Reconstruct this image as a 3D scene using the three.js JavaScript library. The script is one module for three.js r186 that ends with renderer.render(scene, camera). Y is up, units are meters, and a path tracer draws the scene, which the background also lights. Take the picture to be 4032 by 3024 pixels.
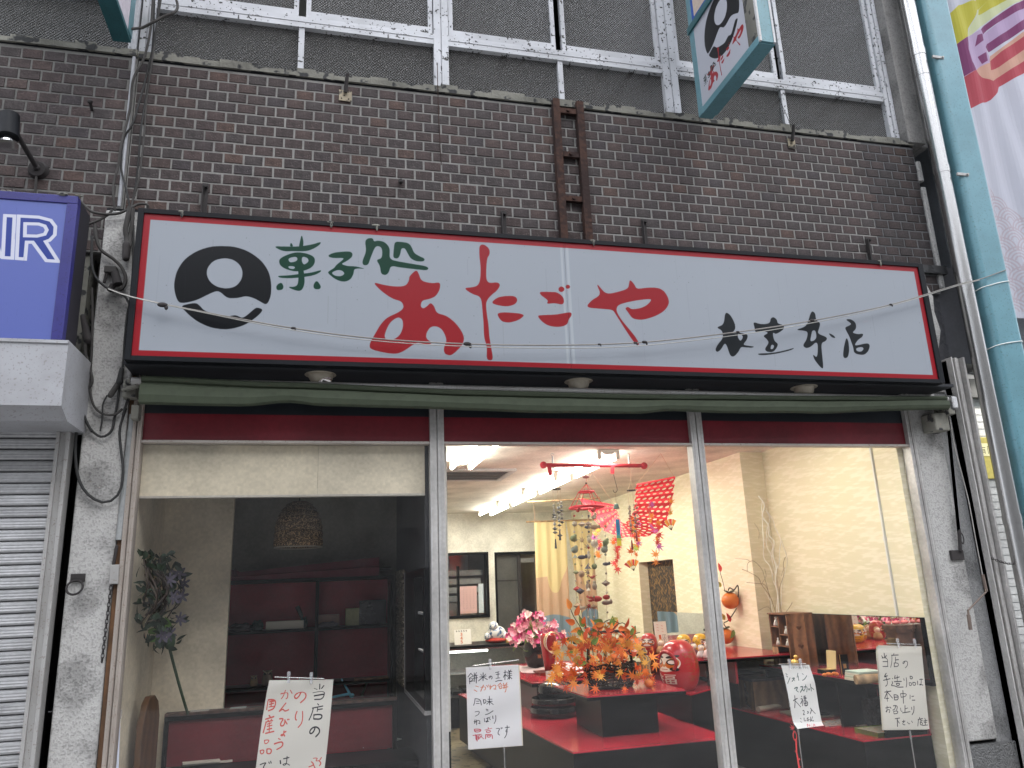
import * as THREE from 'three';
import { mergeGeometries, toCreasedNormals } from 'three/addons/utils/BufferGeometryUtils.js';
import { RoundedBoxGeometry } from 'three/addons/geometries/RoundedBoxGeometry.js';
import { RectAreaLightUniformsLib } from 'three/addons/lights/RectAreaLightUniformsLib.js';

// ---------- camera, sky, sun, exposure ----------
const scene = new THREE.Scene();
const camera = new THREE.PerspectiveCamera(53.07, 4 / 3, 0.05, 200);
const CAM = new THREE.Vector3(0, 1.6, 4.6);
camera.position.copy(CAM);
camera.rotation.order = 'YXZ';
camera.rotation.set(14.83 * Math.PI / 180, -14.112 * Math.PI / 180, -2.296 * Math.PI / 180);
camera.updateMatrixWorld(true);
const renderer = new THREE.WebGLRenderer();
renderer.toneMapping = THREE.LinearToneMapping;
renderer.toneMappingExposure = 2.1;
renderer.shadowMap.enabled = true;
RectAreaLightUniformsLib.init();
{ // overcast sky: air and cloud only, brighter towards the zenith
  const W = 128, H = 64, d = new Float32Array(W * H * 4);
  for (let r = 0; r < H; r++) for (let c = 0; c < W; c++) {
    const s = Math.sin(((r + 0.5) / H - 0.5) * Math.PI);
    const L = s > 0 ? 2.7 * (1 + 2 * s) / 3 : 0.25;
    const w = 1 + 0.05 * Math.sin(c * 0.2 + r * 0.5) * Math.sin(r * 0.37 + 1);
    const k = (r * W + c) * 4;
    d[k] = L * w * 0.94; d[k + 1] = L * w * 0.98; d[k + 2] = L * w * 1.06; d[k + 3] = 1;
  }
  const t = new THREE.DataTexture(d, W, H, THREE.RGBAFormat, THREE.FloatType);
  t.mapping = THREE.EquirectangularReflectionMapping; t.magFilter = THREE.LinearFilter; t.needsUpdate = true;
  scene.background = t; scene.environment = t;
}
const sun = new THREE.DirectionalLight(new THREE.Color(1, 0.97, 0.93), 0.7);
sun.position.set(4, 10, 7); sun.target.position.set(1.5, 2, 0);
sun.castShadow = true; sun.shadow.radius = 45;
Object.assign(sun.shadow.camera, { left: -8, right: 8, top: 8, bottom: -8, near: 0.5, far: 40 });
scene.add(sun, sun.target);

// ---------- helpers ----------
let seed = 7;
const rnd = () => { seed = (seed + 0x6d2b79f5) | 0; let t = Math.imul(seed ^ (seed >>> 15), 1 | seed); t = (t + Math.imul(t ^ (t >>> 7), 61 | t)) ^ t; return ((t ^ (t >>> 14)) >>> 0) / 4294967296; };
const rr = (a, b) => a + (b - a) * rnd();
const V = (x, y, z) => new THREE.Vector3(x, y, z);
const FOC = 3028;
// a measured sight line of the photograph (4032 x 3024 pixels) met with a plane of the place
const ray = (u, v) => V((u - 2016) / FOC, -(v - 1512) / FOC, -1).applyQuaternion(camera.quaternion);
const pz = (u, v, z) => { const d = ray(u, v); return CAM.clone().addScaledVector(d, (z - CAM.z) / d.z); };
const py = (u, v, y) => { const d = ray(u, v); return CAM.clone().addScaledVector(d, (y - CAM.y) / d.y); };
const px = (u, v, x) => { const d = ray(u, v); return CAM.clone().addScaledVector(d, (x - CAM.x) / d.x); };

const used = new Map();
function numbered(n) { const k = used.get(n) || 0; used.set(n, k + 1); return k ? n + '_' + String(k).padStart(3, '0') : n; }
function thing(name, label, category, at = [0, 0, 0], group) {
  const o = new THREE.Group(); o.name = numbered(name); o.position.set(...(at.isVector3 ? at.toArray() : at));
  o.userData = { label, category }; if (group) o.userData.group = group;
  scene.add(o); return o;
}
function flat(g) { const h = g.index ? g.toNonIndexed() : g; for (const k of Object.keys(h.attributes)) if (!['position', 'normal', 'uv'].includes(k)) h.deleteAttribute(k); if (!h.attributes.normal) h.computeVertexNormals(); return h; }
function boxUV(g) { // uv in metres from the dominant axis of each face
  const p = g.attributes.position, n = p.count, uv = new Float32Array(n * 2), a = V(), b = V(), c = V(), e = V(), f = V();
  for (let i = 0; i < n; i += 3) {
    a.fromBufferAttribute(p, i); b.fromBufferAttribute(p, i + 1); c.fromBufferAttribute(p, i + 2);
    e.subVectors(b, a).cross(f.subVectors(c, a)); const x = Math.abs(e.x), y = Math.abs(e.y), z = Math.abs(e.z);
    [a, b, c].forEach((q, k) => { const j = (i + k) * 2; if (z >= x && z >= y) { uv[j] = q.x; uv[j + 1] = q.y; } else if (x >= y) { uv[j] = q.z; uv[j + 1] = q.y; } else { uv[j] = q.x; uv[j + 1] = q.z; } });
  }
  g.setAttribute('uv', new THREE.BufferAttribute(uv, 2)); return g;
}
const join = (gs, keepUV) => { const a = [].concat(gs).map((g) => (keepUV ? flat(g) : boxUV(flat(g)))); return a.length > 1 ? mergeGeometries(a) : a[0]; };
function part(parent, name, gs, mat, opt = {}) { // geometry is given in world metres
  const g = join(gs, opt.uv), o = V();
  if (!opt.uv) { const a = g.attributes.uv, du = rnd(), dv = rnd(); for (let i = 0; i < a.count; i++) a.setXY(i, a.getX(i) + du, a.getY(i) + dv); }
  for (let q = parent; q; q = q.parent) o.add(q.position);
  g.translate(-o.x, -o.y, -o.z);
  const m = new THREE.Mesh(g, mat); m.name = name; m.castShadow = m.receiveShadow = true;
  if (opt.label) m.userData.label = opt.label; if (opt.kind) m.userData.kind = opt.kind;
  parent.add(m); return m;
}
function solo(name, label, category, gs, mat, opt = {}) { // a thing that is one mesh, its origin at its base
  const g = join(gs, opt.uv); g.computeBoundingBox(); const b = g.boundingBox, o = V((b.min.x + b.max.x) / 2, b.min.y, (b.min.z + b.max.z) / 2);
  g.translate(-o.x, -o.y, -o.z);
  const m = new THREE.Mesh(g, mat); m.name = numbered(name); m.position.copy(o); m.castShadow = m.receiveShadow = true;
  m.userData = { label, category }; if (opt.group) m.userData.group = opt.group; if (opt.kind) m.userData.kind = opt.kind;
  scene.add(m); return m;
}
function struct(name, gs, mat, opt = {}) { const m = new THREE.Mesh(join(gs, opt.uv), mat); m.name = numbered(name); m.castShadow = m.receiveShadow = true; m.userData.kind = 'structure'; if (opt.label) m.userData.label = opt.label; scene.add(m); return m; }
const bx = (x0, x1, y0, y1, z0, z1, r = 0) => {
  const w = Math.abs(x1 - x0), h = Math.abs(y1 - y0), d = Math.abs(z1 - z0);
  const g = r ? new RoundedBoxGeometry(w, h, d, 2, Math.min(r, w / 2.01, h / 2.01, d / 2.01)) : new THREE.BoxGeometry(w, h, d);
  return g.translate((x0 + x1) / 2, (y0 + y1) / 2, (z0 + z1) / 2);
};
const curve = (pts) => new THREE.CatmullRomCurve3(pts.map((p) => (p.isVector3 ? p : V(...p))), false, 'centripetal');
const tube = (pts, r, seg = 24, rad = 6) => new THREE.TubeGeometry(curve(pts), seg, r, rad, false);
function bar(a, b, r0, r1 = r0, rad = 10) { // round bar from a to b
  const d = V().subVectors(b, a), g = new THREE.CylinderGeometry(r1, r0, d.length(), rad, 1);
  g.applyQuaternion(new THREE.Quaternion().setFromUnitVectors(V(0, 1, 0), d.clone().normalize()));
  return g.translate((a.x + b.x) / 2, (a.y + b.y) / 2, (a.z + b.z) / 2);
}
function beam(a, b, w, h, up = V(0, 0, 1)) { // square bar from a to b
  const d = V().subVectors(b, a), L = d.length(); d.normalize(); const s = V().crossVectors(up, d).normalize(), t = V().crossVectors(d, s);
  const g = new THREE.BoxGeometry(w, L, h); g.applyMatrix4(new THREE.Matrix4().makeBasis(s, d, t));
  return g.translate((a.x + b.x) / 2, (a.y + b.y) / 2, (a.z + b.z) / 2);
}
const lathe = (prof, at, seg = 28) => new THREE.LatheGeometry(prof.map((p) => new THREE.Vector2(p[0], p[1])), seg).translate(at.x, at.y, at.z);
const ball = (at, r, sx = 1, sy = 1, sz = 1, n = 16) => new THREE.SphereGeometry(r, n, Math.max(6, n * 0.7 | 0)).scale(sx, sy, sz).translate(at.x, at.y, at.z);
function ext(pts, depth, bevel = 0, holes = []) { // outline in x, y pushed along z
  const s = new THREE.Shape(pts.map((p) => new THREE.Vector2(p[0], p[1])));
  for (const h of holes) s.holes.push(new THREE.Path(h.map((p) => new THREE.Vector2(p[0], p[1]))));
  return new THREE.ExtrudeGeometry(s, { depth, bevelEnabled: bevel > 0, bevelSize: bevel, bevelThickness: bevel, bevelSegments: 1, curveSegments: 6 });
}
function prism(foot, y0, y1) { // footprint of [x, z] raised from y0 to y1
  const g = new THREE.ExtrudeGeometry(new THREE.Shape(foot.map((p) => new THREE.Vector2(p[0], -p[1]))), { depth: y1 - y0, bevelEnabled: false });
  return g.rotateX(-Math.PI / 2).translate(0, y0, 0);
}
function sheet(rows) { // a thin sheet through rows of points, both sides drawn; uv 0..1
  const pos = [], uv = [], R = rows.length, K = rows[0].length, q = (i, j) => { const p = rows[i][j]; pos.push(p.x, p.y, p.z); uv.push(j / (K - 1), 1 - i / (R - 1)); };
  for (let i = 0; i < R - 1; i++) for (let j = 0; j < K - 1; j++) { q(i, j); q(i + 1, j); q(i, j + 1); q(i, j + 1); q(i + 1, j); q(i + 1, j + 1); }
  const g = new THREE.BufferGeometry(); g.setAttribute('position', new THREE.Float32BufferAttribute(pos, 3)); g.setAttribute('uv', new THREE.Float32BufferAttribute(uv, 2)); g.computeVertexNormals();
  return g;
}

// ---------- textures ----------
const hash = (x, y, s) => { let h = (x * 374761393 + y * 668265263 + s * 982451653) | 0; h = Math.imul(h ^ (h >>> 13), 1274126177); return ((h ^ (h >>> 16)) >>> 0) / 4294967296; };
function vnoise(x, y, p, s) { // tileable value noise of period p
  const ix = Math.floor(x), iy = Math.floor(y), fx = x - ix, fy = y - iy, w = (n) => ((n % p) + p) % p;
  const u = fx * fx * (3 - 2 * fx), v = fy * fy * (3 - 2 * fy);
  const a = hash(w(ix), w(iy), s), b = hash(w(ix + 1), w(iy), s), c = hash(w(ix), w(iy + 1), s), d = hash(w(ix + 1), w(iy + 1), s);
  return a + (b - a) * u + (c - a) * v + (a - b - c + d) * u * v;
}
const fbm = (u, v, p, s, o = 4) => { let t = 0, a = 0.5, n = 0; for (let i = 0; i < o; i++) { t += a * vnoise(u * p, v * p, p, s + i); n += a; a *= 0.5; p *= 2; } return t / n; };
function tex(size, f, srgb = true, rep = 1) {
  const d = new Uint8Array(size * size * 4);
  for (let y = 0; y < size; y++) for (let x = 0; x < size; x++) {
    const c = f((x + 0.5) / size, (y + 0.5) / size), k = (y * size + x) * 4;
    for (let i = 0; i < 3; i++) d[k + i] = Math.max(0, Math.min(255, 255 * (c.length ? c[i] : c)));
    d[k + 3] = 255;
  }
  const t = new THREE.DataTexture(d, size, size); t.wrapS = t.wrapT = THREE.RepeatWrapping; t.magFilter = THREE.LinearFilter; t.minFilter = THREE.LinearMipmapLinearFilter; t.generateMipmaps = true;
  if (srgb) t.colorSpace = THREE.SRGBColorSpace; t.repeat.set(rep, rep); t.needsUpdate = true; return t;
}
const again = (t, a, b = a) => { const c = t.clone(); c.repeat.set(a, b); c.needsUpdate = true; return c; };
function canvasTex(w, h, draw) { const c = document.createElement('canvas'); c.width = w; c.height = h; const g = c.getContext('2d'); draw(g, w, h); const t = new THREE.CanvasTexture(c); t.colorSpace = THREE.SRGBColorSpace; return t; }
const mix = (a, b, t) => a.map((x, i) => x + (b[i] - x) * t), st = (x, a, b) => { const t = Math.max(0, Math.min(1, (x - a) / (b - a))); return t * t * (3 - 2 * t); };

const T = {};
T.grime = tex(512, (u, v) => 0.80 + 0.28 * (fbm(u, v, 4, 1, 6) - 0.5) + 0.10 * (fbm(u, v, 64, 9, 2) - 0.5) + 0.1);           // wear over 1 m
T.grain = tex(256, (u, v) => 0.5 + 0.9 * (fbm(u, v, 48, 21, 3) - 0.5), false);
T.brick = tex(512, (u, v) => { const a = fbm(u, v, 24, 31, 4), b = fbm(u, v, 128, 37, 2), s = st(fbm(u, v, 90, 77, 2), 0.74, 0.82); return 0.80 + 0.35 * (a - 0.5) + 0.30 * (b - 0.5) + 0.35 * s; });
T.stuccoC = tex(512, (u, v) => { const a = fbm(u, v, 5, 41, 6), b = fbm(u, v, 128, 43, 2), pit = st(b, 0.52, 0.74), dirt = st(a, 0.50, 0.78); return (0.95 - 0.11 * pit) * (1 - 0.20 * dirt - 0.08 * dirt * pit); });
T.stuccoB = tex(512, (u, v) => fbm(u, v, 128, 43, 2) * 0.75 + 0.25 * fbm(u, v, 48, 44, 3), false);
T.paint = tex(512, (u, v) => { const a = fbm(u, v, 10, 51, 5), b = fbm(u, v, 64, 53, 3), chip = st(a * 0.25 + b * 0.75, 0.665, 0.685); const base = 0.97 - 0.22 * fbm(u, v, 5, 57, 4); return mix([base, base, base * 1.01], [0.13, 0.12, 0.11], chip); });
T.concrete = tex(512, (u, v) => { const a = fbm(u, v, 5, 61, 6), s = st(fbm(u, v, 20, 63, 4), 0.58, 0.7); const g = 0.72 + 0.4 * (a - 0.5); return [g * (1 - 0.55 * s), g * (1 - 0.54 * s), g * 0.96 * (1 - 0.5 * s)]; });
T.wood = tex(512, (u, v) => { const w = fbm(u, v, 4, 71, 3) * 0.5; const r = 0.5 + 0.5 * Math.sin((u * 26 + w * 9) * Math.PI * 2 * 0.5 + 3 * fbm(u, v * 0.25, 16, 73, 3)); const f = fbm(u, v, 64, 75, 2); return 0.72 + 0.22 * r + 0.14 * (f - 0.5); });
T.paper = tex(512, (u, v) => { const a = vnoise(u * 10, v * 60, 10, 81) * 0.5 + vnoise(u * 20, v * 120, 20, 82) * 0.3 + vnoise(u * 5, v * 30, 5, 83) * 0.2; const s = st(a, 0.42, 0.68); return mix([0.945, 0.93, 0.87], [0.985, 0.975, 0.945], s); });   // cloud-brushed wallpaper
T.bark = tex(512, (u, v) => { const a = fbm(u + 0.03 * Math.sin(v * 40), v * 0.5, 40, 91, 3), b = fbm(u, v, 22, 93, 3), s = st(a, 0.5, 0.6); return mix([0.20, 0.17, 0.13], [0.55, 0.42, 0.22], s * (0.5 + 0.5 * b)); });
T.glassB = tex(512, (u, v) => { const n = 36, a = Math.abs(Math.sin((u + v) * Math.PI * n)), b = Math.abs(Math.sin((u - v) * Math.PI * n)); return Math.pow(a * b, 0.7) * 0.9 + 0.1 * fbm(u, v, 60, 95, 2); }, false);  // diamond-figured glass
T.rust = tex(512, (u, v) => { const a = fbm(u, v, 8, 101, 5), b = fbm(u, v, 50, 103, 3); return mix([0.26, 0.16, 0.13], [0.42, 0.29, 0.22], st(a * 0.6 + b * 0.4, 0.42, 0.66)); });
T.weave = tex(256, (u, v) => { const a = Math.sin(u * Math.PI * 48) * Math.sin(v * Math.PI * 64), s = hash(Math.floor(u * 24), Math.floor(v * 64), 5); return mix([0.28, 0.25, 0.21], [0.92, 0.86, 0.74], st(a * 0.5 + s, 0.45, 1.1)); });
T.cloth = tex(256, (u, v) => 0.86 + 0.12 * Math.sin(u * Math.PI * 160) * Math.sin(v * Math.PI * 160) + 0.16 * (fbm(u, v, 6, 111, 4) - 0.5));
T.speck = tex(512, (u, v) => { const s = st(fbm(u, v, 128, 121, 2), 0.70, 0.80), a = fbm(u, v, 6, 123, 6); return mix(mix([0.93, 0.93, 0.93], [0.86, 0.855, 0.85], st(a, 0.3, 0.75)), [0.80, 0.78, 0.76], s); });   // paint with small spots of dirt

// ---------- materials ----------
const S = (hex) => new THREE.Color(hex), lin = (r, g, b) => new THREE.Color().setRGB(r, g, b);
const mat = (color, o = {}) => new THREE.MeshStandardMaterial({ color, roughness: 0.7, metalness: 0, map: T.grime, side: THREE.DoubleSide, ...o });
const M = {
  joint: mat(lin(0.27, 0.262, 0.25), { map: T.grime, bumpMap: T.grain, bumpScale: 0.003, roughness: 0.95 }),
  stucco: mat(lin(0.46, 0.45, 0.435), { map: T.stuccoC, bumpMap: T.stuccoB, bumpScale: 0.004, roughness: 0.95 }),
  concrete: mat(lin(0.36, 0.35, 0.33), { map: T.concrete, bumpMap: T.grain, bumpScale: 0.004, roughness: 0.95 }),
  paint: mat(lin(0.62, 0.63, 0.65), { map: T.paint, roughness: 0.6 }),
  alu: mat(lin(0.46, 0.45, 0.44), { map: T.speck, roughness: 0.45, metalness: 0.25 }),
  aluB: mat(lin(0.62, 0.60, 0.58), { roughness: 0.42, metalness: 0.3 }),
  steel: mat(lin(0.44, 0.435, 0.43), { map: null, roughness: 0.27, metalness: 0.95 }),
  chrome: mat(lin(0.8, 0.8, 0.8), { map: null, roughness: 0.1, metalness: 1 }),
  black: new THREE.MeshPhysicalMaterial({ color: lin(0.008, 0.009, 0.012), roughness: 0.55, specularIntensity: 0.35, map: T.grime, side: THREE.DoubleSide }),
  soffit: mat(lin(0.02, 0.022, 0.028), { roughness: 0.8, map: T.speck }),
  cable: mat(lin(0.03, 0.03, 0.03), { roughness: 0.8 }),
  cableG: mat(lin(0.06, 0.056, 0.053), { roughness: 0.9 }),
  wire: mat(lin(0.42, 0.41, 0.38), { roughness: 0.7 }),
  rust: mat(lin(0.34, 0.30, 0.31), { map: T.rust, bumpMap: T.grain, bumpScale: 0.003, roughness: 0.9 }),
  iron: mat(lin(0.035, 0.03, 0.03), { bumpMap: T.grain, bumpScale: 0.002, roughness: 0.85 }),
  teal: mat(lin(0.13, 0.29, 0.34), { roughness: 0.35, map: T.speck }),
  tealD: mat(lin(0.03, 0.13, 0.15), { roughness: 0.5, map: T.speck }),
  white: mat(lin(0.60, 0.60, 0.61), { map: T.speck, roughness: 0.5 }),
  cream: mat(lin(0.72, 0.63, 0.48), { roughness: 0.85 }),
  creamD: mat(lin(0.50, 0.44, 0.34), { roughness: 0.85 }),
  paperW: mat(lin(0.84, 0.79, 0.63), { map: T.paper, bumpMap: T.paper, bumpScale: 0.001, roughness: 0.9 }),
  wallW: mat(lin(0.84, 0.82, 0.74), { roughness: 0.9 }),
  ceil: mat(lin(0.84, 0.79, 0.71), { roughness: 0.9 }),
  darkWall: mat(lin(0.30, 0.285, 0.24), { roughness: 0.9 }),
  redPanel: mat(lin(0.42, 0.018, 0.035), { roughness: 0.55 }),
  redLac: new THREE.MeshPhysicalMaterial({ color: lin(0.47, 0.022, 0.042), roughness: 0.16, map: T.grime, side: THREE.DoubleSide }),
  blackLac: new THREE.MeshPhysicalMaterial({ color: lin(0.006, 0.006, 0.0065), roughness: 0.32, specularIntensity: 0.14, map: T.grime, side: THREE.DoubleSide }),
  lacquer: mat(lin(0.012, 0.012, 0.013), { roughness: 0.18, map: null }),
  wood: mat(lin(0.30, 0.13, 0.055), { map: T.wood, roughness: 0.5 }),
  woodD: mat(lin(0.13, 0.060, 0.036), { map: T.wood, roughness: 0.45 }),
  woodL: mat(lin(0.52, 0.34, 0.17), { map: T.wood, roughness: 0.6 }),
  floorT: mat(lin(0.36, 0.30, 0.20), { map: T.concrete, roughness: 0.35 }),
  clear: new THREE.MeshPhysicalMaterial({ color: 0xffffff, roughness: 0, transmission: 1, thickness: 0, ior: 1.45, side: THREE.DoubleSide }),
  plastic: new THREE.MeshPhysicalMaterial({ color: lin(0.9, 0.9, 0.92), roughness: 0.08, transmission: 0.75, thickness: 0, ior: 1.45, side: THREE.DoubleSide }),
  mirror: new THREE.MeshStandardMaterial({ color: lin(0.86, 0.88, 0.87), roughness: 0.015, metalness: 1 }),
  leafO: [lin(0.75, 0.16, 0.02), lin(0.85, 0.28, 0.04), lin(0.62, 0.08, 0.015), lin(0.80, 0.40, 0.06)].map((c) => mat(c, { map: null, roughness: 0.7 })),
  leafG: mat(lin(0.16, 0.26, 0.04), { map: null, roughness: 0.6 }),
  leafY: mat(lin(0.55, 0.5, 0.12), { map: null, roughness: 0.6 }),
  leafR: mat(lin(0.70, 0.05, 0.05), { map: null, roughness: 0.7 }),
  pink: mat(lin(0.80, 0.36, 0.46), { map: null, roughness: 0.7 }),
  pinkD: mat(lin(0.55, 0.06, 0.20), { map: null, roughness: 0.7 }),
  pinkW: mat(lin(0.86, 0.72, 0.70), { map: null, roughness: 0.7 }),
  orange: mat(lin(0.80, 0.20, 0.015), { map: T.cloth, roughness: 0.45 }),
  redCloth: mat(lin(0.62, 0.03, 0.05), { map: T.cloth, roughness: 0.8 }),
  gold: mat(lin(0.75, 0.52, 0.16), { map: null, roughness: 0.3, metalness: 0.8 }),
  thread: mat(lin(0.45, 0.30, 0.2), { map: null, roughness: 0.9 }),
};
// ---------- ground, street, the shell of the building ----------
struct('ground', bx(-60, 60, -0.2, -0.02, -40, 60), mat(lin(0.16, 0.155, 0.15), { map: T.concrete }));
struct('street', bx(-60, 60, -0.02, 0, 0.6, 9), mat(lin(0.26, 0.255, 0.245), { roughness: 0.8 }));
struct('pavement', bx(-60, 60, -0.02, 0.06, -0.3, 0.6), mat(lin(0.34, 0.33, 0.32)));
{ // the houses across the street, outside the frame: they shade the glass and the low sky
  const t = thing('opposite_building', 'long grey rendered building across the street', 'building', [2, 0, 11]);
  part(t, 'wall', bx(-30, 34, 0, 8.5, 10.5, 12), mat(lin(0.27, 0.265, 0.255)));
  for (let i = 0; i < 14; i++) part(t, 'window', bx(-28 + i * 4.4, -25.8 + i * 4.4, 4.4, 6, 10.46, 10.5), mat(lin(0.05, 0.055, 0.06), { roughness: 0.2 }));
  part(t, 'shop_shutter', bx(-28, 32, 0.1, 2.8, 10.45, 10.5), mat(lin(0.22, 0.22, 0.22)));
}
{ // steel ribs of the open arcade roof over the street, outside the frame: they glint in the figured glass and the sign
  const t = thing('arcade_roof', 'grey steel ribs of the arcade roof over the street', 'roof', [2, 8.2, 5]);
  for (let i = 0; i < 4; i++) part(t, 'purlin', bx(-14, 20, 8.2, 8.45, 1.6 + i * 2.2, 1.9 + i * 2.2), M.iron);
  for (let i = 0; i < 9; i++) part(t, 'rib', bx(-12 + i * 3.6, -11.7 + i * 3.6, 8.46, 8.8, 0.4, 9.5), M.iron);
}
const shell = mat(lin(0.06, 0.06, 0.06));
struct('roof', bx(-6, 7, 7.4, 7.6, -9.8, 0.1), shell);
struct('upper_floor', bx(-6, 7, 2.90, 3.05, -9.8, -0.22), shell);
struct('upper_wall_back', bx(-6, 7, 3.05, 7.4, -2.7, -2.5), mat(lin(0.10, 0.09, 0.08)));
struct('upper_wall_left', bx(-6.2, -6, 0, 7.4, -9.8, -0.2), shell);
struct('upper_wall_right', bx(7, 7.2, 0, 7.4, -9.8, -0.2), shell);
struct('rear_wall', bx(-6, 7, 0, 7.4, -10.0, -9.8), shell);

// ---------- brick walls ----------
const brickTones = [[0.070, 0.052, 0.049], [0.062, 0.049, 0.047], [0.078, 0.054, 0.050], [0.055, 0.046, 0.047], [0.088, 0.060, 0.052], [0.060, 0.055, 0.054], [0.050, 0.046, 0.051], [0.110, 0.066, 0.050]].map((c) => mat(lin((c[0] * 0.6 + 0.027) * 1.2, (c[1] * 0.6 + 0.0215) * 1.14, (c[2] * 0.6 + 0.0205) * 1.16), { map: T.brick, bumpMap: T.brick, bumpScale: 0.003, roughness: 0.88 }));
const pickTone = () => { const r = rnd(); return r < 0.2 ? 0 : r < 0.4 ? 1 : r < 0.56 ? 2 : r < 0.70 ? 3 : r < 0.78 ? 4 : r < 0.90 ? 5 : r < 0.96 ? 6 : 7; };
function brickGeo(w, h) { // face with a worn, chamfered edge; 22 triangles
  const d = 0.011, c = 0.0022, j = () => rr(-0.0008, 0.0008), X = w / 2, Y = h / 2;
  const out = [[-X, -Y], [X, -Y], [X, Y], [-X, Y]].map((p) => [p[0] + j(), p[1] + j()]);
  const P = [], tri = (a, b, e) => P.push(...a, ...b, ...e), quad = (a, b, e, f) => { tri(a, b, e); tri(a, e, f); };
  const A = out.map((p) => [p[0], p[1], -d]), B = out.map((p) => [p[0], p[1], -c]), F = out.map((p) => [p[0] - Math.sign(p[0]) * c, p[1] - Math.sign(p[1]) * c, 0]);
  for (let i = 0; i < 4; i++) { const k = (i + 1) % 4; quad(A[i], A[k], B[k], B[i]); quad(B[i], B[k], F[k], F[i]); }
  quad(F[0], F[1], F[2], F[3]);
  const g = new THREE.BufferGeometry(); g.setAttribute('position', new THREE.Float32BufferAttribute(P, 3)); g.computeVertexNormals(); return boxUV(g);
}
function shiftedUV(g, u, v) { const c = g.clone(), a = c.attributes.uv; for (let i = 0; i < a.count; i++) a.setXY(i, a.getX(i) + u, a.getY(i) + v); return c; }
const brickVariants = (w, h) => [0, 1, 2, 3, 4, 5].map(() => shiftedUV(brickGeo(w, h), rnd(), rnd()));
const ROW = 0.0735;
function brickWall(label, x0, x1, pitch, rows, top, off, single) {
  const t = thing('brick_wall', label, 'wall', [(x0 + x1) / 2, 3.2, -0.1]);
  const w = pitch - 0.0125, h = ROW - 0.0118, geos = brickVariants(w, h), spots = [];
  for (let r = 0; r < rows; r++) {
    const y = top - (r + 0.5) * ROW, s = off + (r % 2) * pitch / 2;
    for (let x = s; x < x1 + pitch; x += pitch) {
      if (x - w / 2 < x0 - 0.0001 || x + w / 2 > x1 + 0.0001) { // a cut brick at the ends
        const a = Math.max(x - w / 2, x0), b = Math.min(x + w / 2, x1); if (b - a > 0.02) spots.push({ x: (a + b) / 2, y, cut: b - a }); continue;
      }
      spots.push({ x, y });
    }
  }
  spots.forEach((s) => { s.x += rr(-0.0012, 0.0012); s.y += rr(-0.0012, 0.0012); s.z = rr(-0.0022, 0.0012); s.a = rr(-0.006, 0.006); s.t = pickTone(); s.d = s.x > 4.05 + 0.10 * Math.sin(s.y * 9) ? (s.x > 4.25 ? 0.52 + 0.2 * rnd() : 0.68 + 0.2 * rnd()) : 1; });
  const order = spots.slice().sort((a, b) => V(a.x, a.y, 0).distanceTo(CAM) - V(b.x, b.y, 0).distanceTo(CAM));
  order.slice(0, single).forEach((s) => {
    const m = new THREE.Mesh(s.cut ? shiftedUV(brickGeo(s.cut, h), rnd(), rnd()) : geos[(rnd() * 6) | 0], brickTones[s.t]);
    m.name = 'brick'; m.position.set(s.x - t.position.x, s.y - t.position.y, s.z - t.position.z); m.rotation.z = s.a * 0.3; m.rotation.y = s.a; m.castShadow = m.receiveShadow = true; t.add(m);
  });
  const rest = order.slice(single);
  if (rest.length) {
    const im = new THREE.InstancedMesh(geos[0], mat(0xffffff, { map: T.brick, bumpMap: T.brick, bumpScale: 0.003, roughness: 0.88 }), rest.length), o = new THREE.Object3D(), base = brickTones.map((b) => b.color);
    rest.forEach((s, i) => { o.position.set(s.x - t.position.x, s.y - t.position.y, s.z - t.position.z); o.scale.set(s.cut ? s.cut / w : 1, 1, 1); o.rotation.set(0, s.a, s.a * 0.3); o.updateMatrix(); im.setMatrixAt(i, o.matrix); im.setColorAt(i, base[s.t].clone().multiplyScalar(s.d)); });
    im.name = 'bricks'; im.userData.kind = 'stuff'; im.castShadow = im.receiveShadow = true; t.add(im);
  }
  return t;
}
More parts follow.
